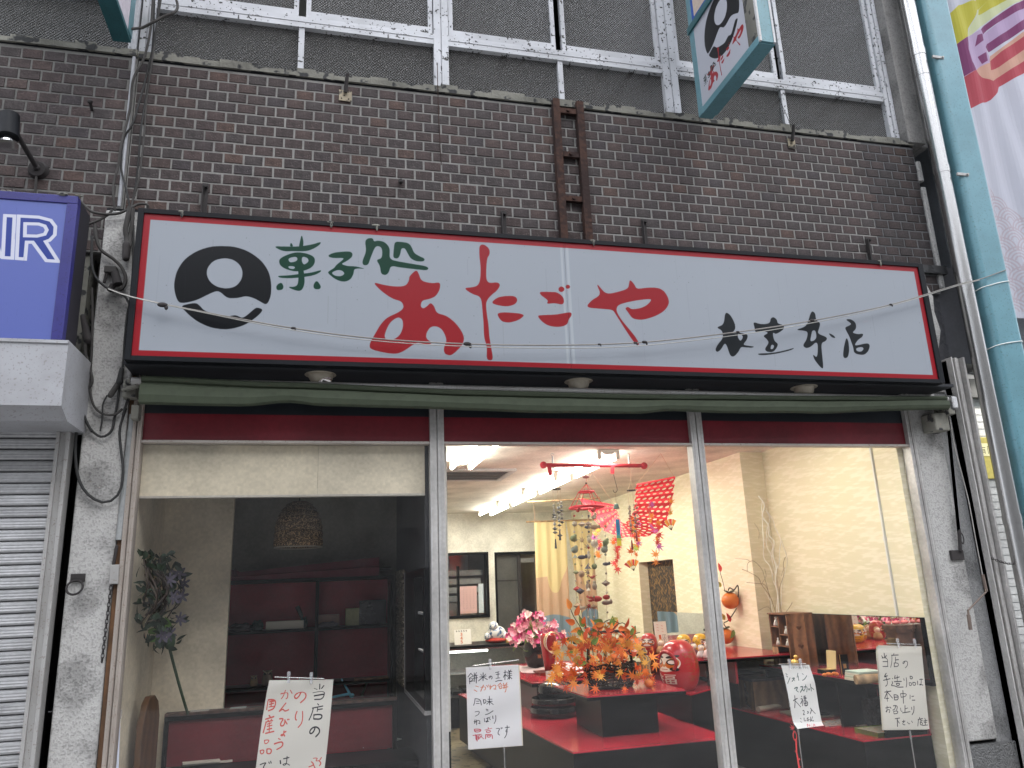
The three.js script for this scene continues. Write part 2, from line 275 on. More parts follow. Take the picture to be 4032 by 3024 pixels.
{
  const w = brickWall('dark brown brick wall above the long white shop sign', -1.195, 4.585, 0.1205, 17, 4.912, -1.20, 300);
  part(w, 'mortar', bx(-1.20, 4.10, 3.66, 4.925, -0.2, -0.0045), M.joint);
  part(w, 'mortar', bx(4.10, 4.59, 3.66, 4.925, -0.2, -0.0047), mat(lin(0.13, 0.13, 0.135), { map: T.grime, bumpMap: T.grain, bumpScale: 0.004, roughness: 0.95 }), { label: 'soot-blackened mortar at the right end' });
  // wall behind the sign, over the shop window
  part(w, 'lintel', bx(-1.20, 4.59, 2.87, 3.66, -0.2, -0.03), M.concrete);
  // ledge of crumbling mortar along the top
  const ledge = [];
  for (let i = 0; i < 48; i++) { const a = -1.2 + i * 5.79 / 48, b = -1.2 + (i + 1) * 5.79 / 48, h = 4.985 + 0.014 * Math.sin(i * 1.7) + rr(-0.008, 0.008); ledge.push(bx(a, b - 0.0005, 4.938, h, -0.16, 0.012 + rr(-0.003, 0.003))); }
  part(w, 'ledge', ledge, M.concrete);
  part(w, 'ledge_gap', bx(-1.2, 4.59, 4.925, 4.938, -0.16, -0.004), M.black);
  const n = brickWall('brown brick wall above the blue sign at the left edge', -3.6, -1.235, 0.1215, 18, 4.925, -3.62, 300);
  part(n, 'mortar', bx(-3.6, -1.205, 3.6, 4.94, -0.2, -0.0045), mat(lin(0.20, 0.195, 0.185), { map: T.grime, bumpMap: T.grain, bumpScale: 0.004, roughness: 0.95 }));
  const l2 = [];
  for (let i = 0; i < 20; i++) { const a = -3.6 + i * 2.39 / 20; l2.push(bx(a, a + 2.39 / 20 - 0.0005, 4.952, 4.995 + 0.012 * Math.sin(i * 2.3) + rr(-0.006, 0.008), -0.16, 0.014 + rr(-0.003, 0.003))); }
  part(n, 'ledge', l2, M.concrete); part(n, 'ledge_gap', bx(-3.6, -1.21, 4.94, 4.952, -0.16, -0.004), M.black);
  part(n, 'mortar', bx(-3.6, -1.36, 2.9, 3.6, -0.2, -0.03), M.concrete);
}

// ---------- upper windows ----------
const glassUp = new THREE.MeshPhysicalMaterial({ color: lin(0.38, 0.37, 0.355), roughness: 0.09, transmission: 0.88, thickness: 0, ior: 1.55, bumpMap: again(T.glassB, 1.25), bumpScale: 0.009, side: THREE.DoubleSide });
function windowBand(label, posts, y0, yr, y1, thin, jambL, jambR) {
  const xa = posts[0][0], xb = posts[posts.length - 1][1];
  const t = thing('window_band', label, 'window', [(xa + xb) / 2, y0, -0.08]);
  posts.forEach((p) => { const m = (p[0] + p[1]) / 2; part(t, 'post', [bx(p[0], m - 0.004, y0, y1, -0.11, -0.052), bx(m + 0.004, p[1], y0, y1, -0.11, -0.050), bx(m - 0.004, m + 0.004, y0, y1, -0.11, -0.060)], M.paint); });
  for (let i = 0; i + 1 < posts.length; i++) {
    const a = posts[i][1], b = posts[i + 1][0], c = thin[i];
    part(t, 'transom', [bx(a, b, yr - 0.083, yr - 0.044, -0.112, -0.057), bx(a, b, yr - 0.041, yr, -0.112, -0.054)], M.paint);
    part(t, 'glazing_bar', bx(c - 0.019, c + 0.019, y0, yr - 0.083, -0.112, -0.066), M.paint);
    for (const [p, q] of [[a, c - 0.019], [c + 0.019, b]]) {
      part(t, 'pane', bx(p, q, y0, yr - 0.083, -0.100, -0.096), glassUp);
      const s0 = p + 0.006, s1 = q - 0.006, sy = yr + 0.012; // sash
      part(t, 'sash', [bx(s0, s0 + 0.032, sy, y1, -0.108, -0.068), bx(s1 - 0.032, s1, sy, y1, -0.108, -0.068), bx(s0 + 0.032, s1 - 0.032, sy, sy + 0.052, -0.108, -0.070)], M.paint);
      part(t, 'pane', bx(s0 + 0.032, s1 - 0.032, sy + 0.052, y1, -0.094, -0.090), glassUp);
    }
  }
  return t;
}
{
  const w = windowBand('row of figured glass windows in peeling white frames above the brick wall', [[-1.22, -1.14], [0.695, 0.80], [2.465, 2.585], [4.45, 4.53]], 5.0, 5.46, 7.2, [-0.215, 1.64, 3.505]);
  part(w, 'head', bx(-1.22, 4.53, 7.2, 7.4, -0.2, -0.02), M.concrete);
  const cl = (c) => mat(c.multiplyScalar(0.75), { map: T.cloth, roughness: 0.95 });
  part(w, 'curtain', bx(-1.1, -0.1, 5, 7.2, -0.50, -0.49), cl(lin(0.46, 0.48, 0.46)));
  part(w, 'curtain', bx(-0.05, 0.28, 5, 7.2, -0.45, -0.44), cl(lin(0.55, 0.57, 0.55)));
  part(w, 'curtain', bx(0.30, 0.75, 5, 7.2, -0.52, -0.51), cl(lin(0.30, 0.22, 0.17)));
  part(w, 'curtain', bx(0.9, 1.5, 5, 5.7, -0.60, -0.59), cl(lin(0.40, 0.37, 0.33)));
  part(w, 'curtain', bx(1.72, 2.42, 5, 5.5, -0.55, -0.54), cl(lin(0.36, 0.33, 0.31)));
  part(w, 'curtain', bx(2.02, 2.06, 5, 5.6, -0.40, -0.39), cl(lin(0.50, 0.40, 0.35)));
  part(w, 'curtain', bx(2.65, 3.45, 5, 5.42, -0.55, -0.54), cl(lin(0.40, 0.37, 0.33)));
  part(w, 'curtain', bx(3.6, 4.4, 5, 5.3, -0.75, -0.74), cl(lin(0.16, 0.15, 0.14)));
  part(w, 'curtain_rail', bx(2.60, 3.48, 5.30, 5.318, -0.30, -0.28), mat(lin(0.55, 0.5, 0.42)));
  windowBand('figured glass window above the brown brick at the left edge', [[-3.6, -3.5], [-1.285, -1.235]], 5.0, 5.50, 7.2, [-2.4]);
}
{ // concrete post right of the windows
  const t = thing('concrete_post', 'weathered concrete post right of the upper windows', 'pillar', [4.64, 4.9, -0.1]);
  part(t, 'post', [bx(4.535, 4.70, 4.955, 7.4, -0.3, 0.03, 0.006), bx(4.70, 4.76, 4.955, 7.4, -0.3, -0.02)], mat(lin(0.26, 0.25, 0.24), { map: T.stuccoC, bumpMap: T.grain, bumpScale: 0.003, roughness: 0.95 }));
  part(t, 'broken_render', [bx(4.59, 4.63, 4.62, 4.80, -0.1, 0.012, 0.01), bx(4.592, 4.632, 3.70, 4.57, -0.1, 0.012, 0.008)], M.stucco);
}
// ---------- the long shop sign ----------
const blob = (g, pts) => { // closed smooth outline
  const n = pts.length; g.beginPath();
  for (let i = 0; i < n; i++) { const a = pts[i], b = pts[(i + 1) % n], m = [(a[0] + b[0]) / 2, (a[1] + b[1]) / 2], p = pts[(i + n - 1) % n]; if (!i) g.moveTo((p[0] + a[0]) / 2, (p[1] + a[1]) / 2);
    const k = 0.72, ax = a[0], ay = a[1]; g.bezierCurveTo((p[0] + ax) / 2 + (ax - p[0]) / 2 * k, (p[1] + ay) / 2 + (ay - p[1]) / 2 * k, m[0] + (ax - m[0]) * k, m[1] + (ay - m[1]) * k, m[0], m[1]); }
  g.closePath();
};
const nums = (s) => s.trim().split(/\s+/).map((p) => p.split(',').map(Number));
const emblem = { // disc with sun and hills, in its own square 0..605 x 0..520
  up: '318,615 298,560 292,500 310,420 360,345 440,295 520,270 590,266 670,270 760,300 840,360 885,430 899,510 895,580 870,635 830,612 790,590 740,576 690,590 625,592 580,550 552,546 500,570 430,605 350,622',
  sun: '608,340 665,352 705,385 722,430 712,480 675,520 620,533 560,522 515,490 494,445 500,400 540,355', low: '333,640 380,628 430,620 455,640 480,670 560,697 612,712 650,700 680,696 715,716 745,700 790,660 810,648 850,662 810,705 740,755 670,778 600,786 520,774 440,738 380,690',
};
const green = [['920,268 985,270 1070,270 1150,258 1207,240 1203,254 1175,276 1130,296 1090,300 1040,298 975,300 930,280'], ['1087,192 1099,240 1095,278 1068,278 1076,240'], ['1020,242 1036,270 1012,270'],
  ['945,350 985,325 1050,304 1120,312 1167,335 1170,370 1150,400 1105,420 1050,426 985,410 950,385', '1000,342 1058,330 1062,360 1012,372', '1090,330 1125,340 1132,364 1100,386 1086,360', '1002,390 1048,394 1040,412 1006,406'],
  ['935,452 1000,450 1080,440 1150,432 1209,415 1205,428 1165,448 1100,460 1010,468 950,464'], ['1060,370 1086,368 1102,430 1106,500 1090,540 1065,548 1020,532 1004,520 1040,522 1064,508 1068,450'], ['960,490 976,520 966,540 932,542 927,514'], ['1180,478 1208,516 1200,536 1165,535 1158,510'],
  ['1250,325 1290,306 1385,299 1404,312 1400,336 1365,362 1330,378 1370,392 1420,392 1487,409 1440,406 1412,410 1410,440 1390,476 1350,491 1300,476 1255,440 1250,426 1290,404 1302,384 1340,356 1352,340 1300,342 1262,338', '1270,432 1310,414 1342,420 1356,440 1330,456 1292,452'],
  ['1480,235 1500,217 1530,218 1536,240 1560,232 1600,240 1626,265 1636,290 1632,350 1700,365 1780,378 1860,392 1878,405 1865,418 1800,412 1700,400 1640,388 1630,430 1610,449 1580,440 1575,390 1550,352 1585,345 1590,300 1580,270 1545,265 1515,340 1500,386 1468,386 1464,360 1490,300'], ['1665,240 1700,240 1750,247 1770,270 1785,310 1820,330 1854,346 1846,363 1800,362 1765,345 1745,310 1730,280 1706,280 1700,320 1685,346 1655,340 1660,290']];
const red6 = [['1528,490 1600,510 1680,520 1735,515 1756,480 1756,455 1800,413 1816,440 1830,485 1900,500 1950,490 1946,540 1920,580 1880,597 1835,605 1825,640 1842,658 1870,640 1888,618 1912,640 1925,685 1990,700 2050,750 2090,810 2099,850 2080,890 2040,930 2010,950 1974,935 1970,900 1990,860 1980,820 1960,785 1930,765 1890,768 1865,800 1858,840 1902,872 1860,882 1810,865 1780,880 1730,915 1680,939 1600,930 1508,906 1512,868 1545,810 1580,750 1620,710 1690,680 1725,650 1710,610 1650,595 1580,545', '1690,708 1716,725 1719,770 1700,820 1660,850 1610,852 1600,820 1630,750 1660,722']];
const red7 = [['162,118 200,115 236,150 236,190 215,215 208,365 230,397 295,389 314,410 290,450 250,480 220,515 208,545 215,620 228,700 232,780 245,850 263,955 225,956 214,935 218,860 195,790 193,700 185,600 178,520 160,490 110,475 46,432 110,427 150,415 168,375 172,280 160,190'],
  ['246,538 290,500 350,489 422,489 440,520 420,551 360,567 290,556'], ['286,617 330,607 410,612 460,617 490,630 450,662 380,685 320,674'], ['594,458 680,460 725,461 770,495 777,535 762,554 710,540 648,547 662,525 640,505 610,485'], ['757,418 778,430 778,450 757,463 736,452 736,430'], ['803,406 819,415 819,430 803,439 788,430 788,414'], ['578,632 620,628 720,625 790,611 828,607 832,630 808,660 800,695 760,713 690,713 630,690'],
  ['931,574 975,520 1030,490 1038,460 1020,425 1017,402 1040,430 1070,465 1110,475 1240,440 1248,400 1254,369 1287,405 1302,440 1380,429 1455,429 1500,450 1532,500 1539,545 1510,592 1450,632 1350,664 1285,657 1262,640 1240,605 1218,580 1240,566 1265,587 1330,580 1380,555 1414,516 1390,511 1300,520 1190,545 1160,565 1155,600 1190,660 1240,720 1290,780 1327,842 1300,846 1255,785 1200,700 1150,620 1130,590 1060,583']];
const black8 = [['198,480 250,462 257,378 290,395 320,450 326,490 300,520 345,514 385,520 407,530 400,560 375,590 390,598 452,605 430,613 385,609 360,606 345,640 315,672 290,666 270,600 255,580 230,625 205,643 192,625 210,590 245,550 240,500', '340,520 368,528 375,545 358,572 340,545'], ['440,443 490,460 550,455 555,420 575,411 597,430 600,455 640,464 644,490 590,526 570,511 570,535 580,570 608,590 575,642 530,640 515,620 545,580 530,555 503,535 545,515 500,500 455,516 450,480', '560,590 580,598 570,622 552,622'], ['468,650 560,648 650,630 715,611 690,628 600,651 520,661 480,661'],
  ['718,497 770,480 795,460 820,370 847,385 850,430 881,450 870,490 860,520 927,545 915,570 885,580 890,650 901,748 885,746 840,690 829,653 860,682 865,590 850,575 820,605 790,617 763,600 790,560 800,510 770,500', '826,500 848,498 856,545 838,568 812,572 820,530'], ['930,515 965,530 981,550 955,546'], ['1041,427 1080,425 1112,450 1114,490 1085,515 1130,525 1161,519 1155,541 1125,560 1105,590 1110,600 1190,580 1205,600 1190,641 1160,662 1100,650 1095,610 1080,570 1070,540 1048,500 1040,480 1070,468 1085,455', '1112,615 1150,606 1165,618 1148,640 1116,635'], ['1050,543 1063,570 1069,630 1060,676 1035,682 1027,660 1035,600']];
const SX0 = -1.014, SX1 = 4.127, SY0 = 2.879, SY1 = 3.719;
const signTex = canvasTex(2048, 336, (g, W, H) => {
  const at = (u, v) => { const p = pz(u, v, 0.3); return [(p.x - SX0) / (SX1 - SX0) * W, (SY1 - p.y) / (SY1 - SY0) * H]; };
  const px1 = W / (SX1 - SX0);
  g.fillStyle = '#c62a36'; g.fillRect(0, 0, W, H);
  g.fillStyle = '#cdd2da'; g.fillRect(0.034 * px1, 0.036 * px1, W - 0.069 * px1, H - 0.069 * px1);
  g.fillStyle = 'rgba(240,244,250,0.55)'; const sx = (1.46 - SX0) * px1; g.fillRect(sx - 11, 0.036 * px1, 6, H - 0.069 * px1); g.fillRect(sx + 4, 0.036 * px1, 7, H - 0.069 * px1);
  const draw = (list, ox, oy, s, col) => { g.fillStyle = col; for (const shape of list) { const path = shape.map((q) => nums(q).map(([x, y]) => at(ox + x * s, oy + y * s))); blob(g, path[0]); g.fill(); if (path.length > 1) { g.save(); g.fillStyle = '#cdd2da'; for (const h of path.slice(1)) { blob(g, h); g.fill(); } g.restore(); } } };
  draw([[emblem.up, emblem.sun], [emblem.low]], 500, 800, 0.6329, '#14171c');
  draw(green, 500, 800, 0.6329, '#0d4a36');
  draw(red6, 500, 800, 0.6329, '#bf2f37'); draw(red7, 1800, 900, 0.5425, '#bf2f37'); draw(black8, 2700, 1000, 0.6027, '#2b2f33');
  // specks of dirt and drips
  for (let i = 0; i < 240; i++) { g.fillStyle = 'rgba(70,66,60,' + (0.15 + 0.5 * rnd()).toFixed(2) + ')'; const r = rr(0.4, 1.4); g.fillRect(rnd() * W, rnd() * H, r, r * rr(0.8, 2)); }
  for (let i = 0; i < 60; i++) { g.fillStyle = 'rgba(120,120,118,' + (0.04 + 0.07 * rnd()).toFixed(3) + ')'; g.fillRect(rnd() * W, rnd() * H * 0.7, rr(0.6, 2.5), rr(20, 130)); }
});
{
  const t = thing('shop_sign', 'long white sign box with red border and red brush lettering over the shop window', 'sign', [1.56, 2.855, 0.15]);
  part(t, 'sign_box', bx(-1.044, 4.168, 2.868, 3.742, -0.02, 0.27), M.black);
  part(t, 'frame', [bx(-1.046, SX0, 2.853, 3.746, 0.0, 0.312, 0.003), bx(SX1, 4.170, 2.853, 3.746, 0.0, 0.312, 0.003), bx(SX0, SX1, SY1, 3.746, 0.0, 0.311), bx(SX0, SX1, 2.853, SY0, 0.0, 0.311)], M.black);
  const face = (a, b) => { const g = new THREE.BoxGeometry(b - a, SY1 - SY0, 0.004).translate((a + b) / 2, (SY0 + SY1) / 2, 0.298), uv = g.attributes.uv, p = g.attributes.position; for (let i = 0; i < uv.count; i++) uv.setXY(i, (p.getX(i) - SX0) / (SX1 - SX0), (p.getY(i) - SY0) / (SY1 - SY0)); return g; };
  const fm = new THREE.MeshPhysicalMaterial({ color: lin(0.44, 0.45, 0.46), map: signTex, roughness: 0.28, specularIntensity: 0.5 });
  part(t, 'sign_panel', face(SX0, 1.459), fm, { uv: true }); part(t, 'sign_panel', face(1.4605, SX1), fm, { uv: true });
  const drip = []; // crusts of dirt hanging on the top edge
  for (const [u, w] of [[708, 0.02], [1300, 0.03], [1480, 0.05], [2330, 0.03], [3440, 0.02]]) { const p = pz(u, 900, 0.31); drip.push(ball(V(p.x, 3.742, 0.308), 0.012, 1 + w * 30, 0.7, 0.7, 8), ball(V(p.x + 0.006, 3.722, 0.313), 0.008, 0.9, 2.4, 0.6, 8)); }
  drip.forEach((d) => part(t, 'dirt_crust', d, M.concrete));
}
struct('soffit', bx(-1.06, 4.3, 2.846, 2.866, -0.06, 0.245), M.soffit);
function downlight(u, v, label, tilt, turn) {
  const p = py(u, v, 2.845), t = thing('recessed_spotlight', label, 'spotlight', [p.x, 2.845, p.z], 'spotlights under the long sign');
  const z0 = Math.min(0.14, Math.max(0.10, p.z)), O = V(p.x, 2.845, z0); t.position.z = z0;
  part(t, 'flange', lathe([[0.055, 0.0], [0.086, -0.004], [0.090, -0.001], [0.088, 0.002], [0.05, 0.004]], O), mat(lin(0.42, 0.37, 0.30), { roughness: 0.5 }));
  const tip = (g) => g.applyMatrix4(new THREE.Matrix4().makeRotationY(turn).multiply(new THREE.Matrix4().makeRotationX(tilt))).translate(O.x, O.y, O.z);
  const can = part(t, 'eyeball', tip(lathe([[0.068, 0.02], [0.066, -0.02], [0.058, -0.045], [0.046, -0.058], [0.044, -0.05]], V(0, 0, 0))), mat(lin(0.45, 0.40, 0.32), { roughness: 0.45 }));
  part(can, 'reflector', tip(lathe([[0.044, -0.056], [0.03, -0.040], [0.006, -0.03], [0, -0.029]], V(0, 0, 0))), M.chrome);
}
downlight(1262, 1472, 'tilted silver spotlight under the left end of the long sign', -0.55, 0.9);
downlight(2285, 1496, 'beige spotlight under the middle of the long sign', 0.15, 0.3);
downlight(3165, 1526, 'beige spotlight under the right end of the long sign', 0.35, -0.3);

// ---------- rolled green awning ----------
{
  const lerpTab = (tab, x) => { for (let i = 1; i < tab.length; i++) if (x <= tab[i][0]) { const a = tab[i - 1], b = tab[i], t = (x - a[0]) / (b[0] - a[0]); return a[1] + (b[1] - a[1]) * t * t * (3 - 2 * t); } return tab[tab.length - 1][1]; };
  const low = [[-0.98, 2.634], [-0.45, 2.634], [-0.2, 2.662], [0, 2.642], [0.6, 2.636], [1.4, 2.622], [1.9, 2.626], [2.15, 2.650], [2.5, 2.640], [3.2, 2.648], [3.8, 2.675], [4.26, 2.69]];
  const top = [[-0.98, 2.799], [-0.3, 2.782], [0.9, 2.760], [1.8, 2.756], [2.8, 2.766], [3.6, 2.778], [4.26, 2.790]];
  const rows = [[], [], [], [], [], [], [], [], [], [], []];
  for (let i = 0; i <= 80; i++) {
    const x = -0.975 + 5.23 * i / 80, a = lerpTab(top, x), b = lerpTab(low, x), f = 0.006 * Math.sin(x * 5) + 0.004 * Math.sin(x * 13 + 1);
    [[a - 0.012, 0.150], [a, 0.175], [a - 0.002, 0.205], [a - 0.016, 0.222], [a - 0.032, 0.214], [a - 0.040, 0.200 + f * 0.3], [a * 0.62 + b * 0.38, 0.224 + f], [a * 0.3 + b * 0.7, 0.230 + f], [b + 0.010, 0.220 + f], [b, 0.200 + f], [b + 0.012, 0.165]].forEach((q, k) => rows[k].push(V(x, q[0], q[1])));
  }
  const t = thing('rolled_awning', 'rolled up dark green awning hanging under the sign', 'awning', [1.6, 2.64, 0.19]);
  part(t, 'canvas', sheet(rows), mat(lin(0.060, 0.076, 0.046), { map: again(T.cloth, 30, 2), roughness: 0.85 }), { uv: true });
  part(t, 'roller', bar(V(-1.03, 2.772, 0.175), V(4.29, 2.772, 0.175), 0.022), M.alu);
  [bx(-1.09, -1.02, 2.70, 2.80, 0.02, 0.10, 0.006), bar(V(-1.06, 2.785, 0.1), V(-1.02, 2.775, 0.18), 0.02), bar(V(-1.09, 2.745, 0.08), V(-1.0, 2.745, 0.18), 0.014), bx(-1.04, -1.0, 2.58, 2.66, 0.02, 0.09, 0.004)].forEach((g) => part(t, 'bracket', g, M.concrete));
  [bx(4.27, 4.33, 2.66, 2.80, 0.05, 0.19, 0.01), bx(4.17, 4.29, 2.55, 2.68, 0.03, 0.16, 0.01)].forEach((g) => part(t, 'bracket', g, M.concrete));
  part(t, 'gear_box', bx(4.31, 4.355, 2.705, 2.79, 0.12, 0.20, 0.01), M.white);
}

// ---------- shop front: frames, glass, transom boards ----------
{
  const t = thing('shop_window', 'wide shop window of three tall glass panes in aluminium frames', 'shop window', [1.55, 0.06, 0]);
  const mull = (a, b, y0, y1, m = M.aluB) => { const c = (a + b) / 2; return [bx(a, c - 0.003, y0, y1, -0.05, 0.032, 0.003), bx(c + 0.003, b, y0, y1, -0.05, 0.034, 0.003), bx(c - 0.003, c + 0.003, y0, y1, -0.05, 0.018), bx(a + 0.014, a + 0.018, y0, y1, 0.03, 0.036), bx(b - 0.018, b - 0.014, y0, y1, 0.03, 0.038)]; };
  part(t, 'mullion', mull(0.623, 0.709, 0.1, 2.845), M.aluB); part(t, 'mullion', mull(2.353, 2.440, 0.1, 2.845), M.aluB);
  part(t, 'jamb', mull(-1.042, -0.990, 0.1, 2.845), mat(lin(0.40, 0.35, 0.31), { map: T.speck, roughness: 0.5 }));
  part(t, 'jamb', mull(4.040, 4.098, 0.1, 2.845), M.aluB);
  part(t, 'timber_strip', bx(-1.066, -1.043, 0.1, 2.845, -0.05, 0.015), mat(lin(0.16, 0.075, 0.03), { map: T.wood }));
  for (const [a, b] of [[-0.99, 0.623], [0.709, 2.353], [2.440, 4.040]]) {
    part(t, 'head_rail', bx(a, b, 2.462, 2.476, -0.045, 0.022), mat(lin(0.50, 0.45, 0.41), { map: T.speck, roughness: 0.5 }));
    part(t, 'red_board', bx(a, b, 2.476, 2.634, -0.03, -0.004), mat(lin(0.21, 0.010, 0.021), { roughness: 0.45 }), { label: 'dark red board over the glass' });
    part(t, 'black_board', bx(a, b, 2.634, 2.846, -0.03, -0.002), mat(lin(0.012, 0.016, 0.022), { roughness: 0.45 }), { label: 'blue-black board under the soffit' });
    part(t, 'sill', bx(a, b, 0.06, 0.36, -0.05, 0.02), M.aluB);
    part(t, 'pane', bx(a, b, 0.36, 2.462, -0.014, -0.009), M.clear);
  }
}
// ---------- pillars ----------
{
  const t = thing('stucco_pillar', 'dirty white stucco pillar between the shutter and the shop window', 'pillar', [-1.18, 0, -0.1]);
  part(t, 'shaft', bx(-1.292, -1.070, 0.06, 3.862, -0.30, 0.025, 0.012), M.stucco);
  part(t, 'cap_stain', bx(-1.292, -1.070, 3.862, 3.885, -0.25, 0.0), M.black);
  const r = thing('stucco_pillar', 'grey stucco pillar right of the shop window with the awning crank', 'pillar', [4.28, 0, -0.1]);
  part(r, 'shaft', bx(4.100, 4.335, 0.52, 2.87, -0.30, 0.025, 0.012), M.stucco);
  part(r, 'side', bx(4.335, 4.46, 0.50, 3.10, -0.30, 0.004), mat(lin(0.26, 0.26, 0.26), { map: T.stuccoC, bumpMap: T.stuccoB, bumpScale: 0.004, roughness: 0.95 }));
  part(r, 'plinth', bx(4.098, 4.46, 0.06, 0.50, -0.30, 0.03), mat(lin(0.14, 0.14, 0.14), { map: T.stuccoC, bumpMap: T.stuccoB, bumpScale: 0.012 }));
  part(r, 'upper_shaft', ext([[4.175, 2.87], [4.44, 2.87], [4.45, 3.2], [4.50, 3.35], [4.475, 3.5], [4.49, 3.62], [4.45, 3.72], [4.455, 3.80], [4.175, 3.80]], 0.3).translate(0, 0, -0.28), M.stucco);
  const d = thing('dark_fascia', 'dark grey fascia box beside the right end of the sign', 'fascia', [4.9, 3.1, -0.1]);
  part(d, 'box', bx(4.46, 4.98, 3.11, 3.90, -0.3, -0.03, 0.004), mat(lin(0.075, 0.075, 0.085)));
  part(d, 'cap', bx(4.10, 4.66, 3.815, 3.88, -0.3, 0.03), mat(lin(0.07, 0.07, 0.08), { map: T.concrete }));
}
// ---------- left neighbour: blue sign, white fascia, shutter ----------
{
  const t = thing('blue_sign', 'blue box sign with white outlined capital letters at the left edge', 'sign', [-2.3, 2.9, 0.25]);
  const bm = mat(lin(0.030, 0.028, 0.20), { roughness: 0.4, map: T.speck });
  part(t, 'sign_box', bx(-4.2, -1.312, 2.910, 3.715, 0.22, 0.43), mat(lin(0.016, 0.013, 0.022)));
  part(t, 'frame', [bx(-4.2, -1.31, 3.672, 3.718, 0.40, 0.452, 0.004), bx(-1.362, -1.308, 2.908, 3.672, 0.40, 0.452, 0.004)], bm);
  const X0 = -3.0, X1 = -1.362, Y0 = 2.91, Y1 = 3.672, tx = canvasTex(1024, 480, (g, W, H) => {
    g.fillStyle = '#6a78bf'; g.fillRect(0, 0, W, H);
    const at = (q) => { const p = pz(q[0] * 0.6029, 700 + q[1] * 0.6029, 0.45); return [(p.x - X0) / (X1 - X0) * W, (Y1 - p.y) / (Y1 - Y0) * H]; };
    const poly = (s) => { nums(s).map(at).forEach((p, i) => (i ? g.lineTo(...p) : g.moveTo(...p))); g.closePath(); };
    g.lineJoin = 'miter'; g.lineWidth = 11; g.strokeStyle = '#eceef4'; g.fillStyle = '#233f9a';
    for (const s of [['30,244 92,247 78,522 16,518'], ['120,247 250,254 330,275 360,315 356,370 322,405 296,414 378,543 300,538 212,418 172,418 162,528 107,524', '162,297 250,299 290,312 304,338 290,366 240,378 160,376'], ['-150,235 -80,238 2,513 -60,511 -75,466 -170,461 -185,506 -250,504']]) { g.beginPath(); s.forEach(poly); g.fill('evenodd'); g.stroke(); }
    for (let i = 0; i < 90; i++) { g.fillStyle = 'rgba(60,64,110,' + (0.05 + 0.1 * rnd()).toFixed(2) + ')'; g.fillRect(rnd() * W, rnd() * H, rr(1, 3), rr(1, 26)); }
  });
  const g = new THREE.BoxGeometry(X1 - X0, Y1 - Y0, 0.004).translate((X0 + X1) / 2, (Y0 + Y1) / 2, 0.443);
  part(t, 'sign_panel', g, new THREE.MeshPhysicalMaterial({ map: tx, color: lin(0.60, 0.60, 0.66), roughness: 0.35 }), { uv: true });
  const cr = []; for (let i = 0; i < 16; i++) cr.push(ball(V(-2.0 + i * 0.045 + rr(-0.02, 0.02), 3.722, rr(0.40, 0.45)), rr(0.008, 0.02), rr(1, 2.2), 0.5, 1, 7)); cr.forEach((d) => part(t, 'dirt_crust', d, M.concrete));

  const f = thing('white_fascia', 'white metal shutter housing below the blue sign', 'fascia', [-2.3, 2.5, 0.2]);
  const prof = [[0.46, 2.905], [0.46, 2.562], [0.34, 2.508], [-0.02, 2.508], [-0.02, 2.905]];
  const fm = mat(lin(0.42, 0.425, 0.45), { map: T.speck, roughness: 0.4 });
  const g2 = ext(prof.map((p) => [-p[0], p[1]]), 2.9).rotateY(Math.PI / 2).translate(-4.175, 0, 0); part(f, 'housing', g2, fm);
  part(f, 'drip_edge', bx(-4.175, -1.274, 2.886, 2.900, 0.455, 0.468), fm);
  const s = thing('roller_shutter', 'closed silver roller shutter at the left edge', 'shutter', [-2.4, 0.06, 0.03]);
  const sm = mat(lin(0.50, 0.50, 0.51), { roughness: 0.4, metalness: 0.35 });
  const slat = ext([[0, 0], [-0.011, 0.005], [-0.0145, 0.013], [-0.0125, 0.020], [-0.0145, 0.027], [-0.0125, 0.034], [-0.0140, 0.042], [-0.012, 0.052], [-0.001, 0.0575], [0, 0.0575]], 2.2).rotateY(Math.PI / 2);
  for (let i = 0; i < 41; i++) part(s, 'slat', slat.clone().translate(-3.6, 0.06 + i * 0.0605, 0.028 + rr(-0.0008, 0.0008)), sm);
  part(s, 'guide_rail', [bx(-1.402, -1.384, 0.06, 2.51, 0.0, 0.075, 0.002), bx(-1.384, -1.352, 0.06, 2.51, 0.0, 0.062), bx(-1.352, -1.332, 0.06, 2.51, 0.0, 0.078, 0.002)], M.alu);
  struct('recess', [bx(-1.332, -1.292, 0.06, 3.9, -0.3, -0.12), bx(-3.6, -1.332, 2.51, 2.9, -0.3, -0.05)], M.black);
  struct('wall_left_neighbour', bx(-3.7, -1.405, 0, 2.6, -0.3, -0.06), M.black);
}
{ // spot lamp over the blue sign
  const b = pz(152, 672, 0.0), h0 = pz(38, 455, 0.33), h1 = pz(32, 540, 0.35), e = pz(62, 520, 0.30);
  const t = thing('spot_lamp', 'black spot lamp on an angled arm over the blue sign', 'lamp', b);
  part(t, 'base', bar(V(b.x, b.y, 0), V(b.x, b.y - 0.005, 0.035), 0.058, 0.045, 20), M.iron);
  part(t, 'arm', [bar(V(b.x, b.y, 0.03), e, 0.014), ball(e, 0.02), ball(V(b.x, b.y, 0.035), 0.02)], M.iron);
  const hd = part(t, 'head', [bar(h1, h0, 0.052, 0.05, 20), bar(h0, h0.clone().lerp(h1, -0.06), 0.044, 0.04, 20)], M.black);
  const tip = h1.clone().add(h1.clone().sub(h0).setLength(0.055)); part(hd, 'reflector', bar(h1, tip, 0.03, 0.052, 18), M.chrome);
  part(t, 'lead', tube([V(b.x, b.y - 0.05, 0.02), V(b.x + 0.004, b.y - 0.14, 0.02), V(b.x + 0.003, 3.72, 0.03)], 0.007), M.cableG);
}
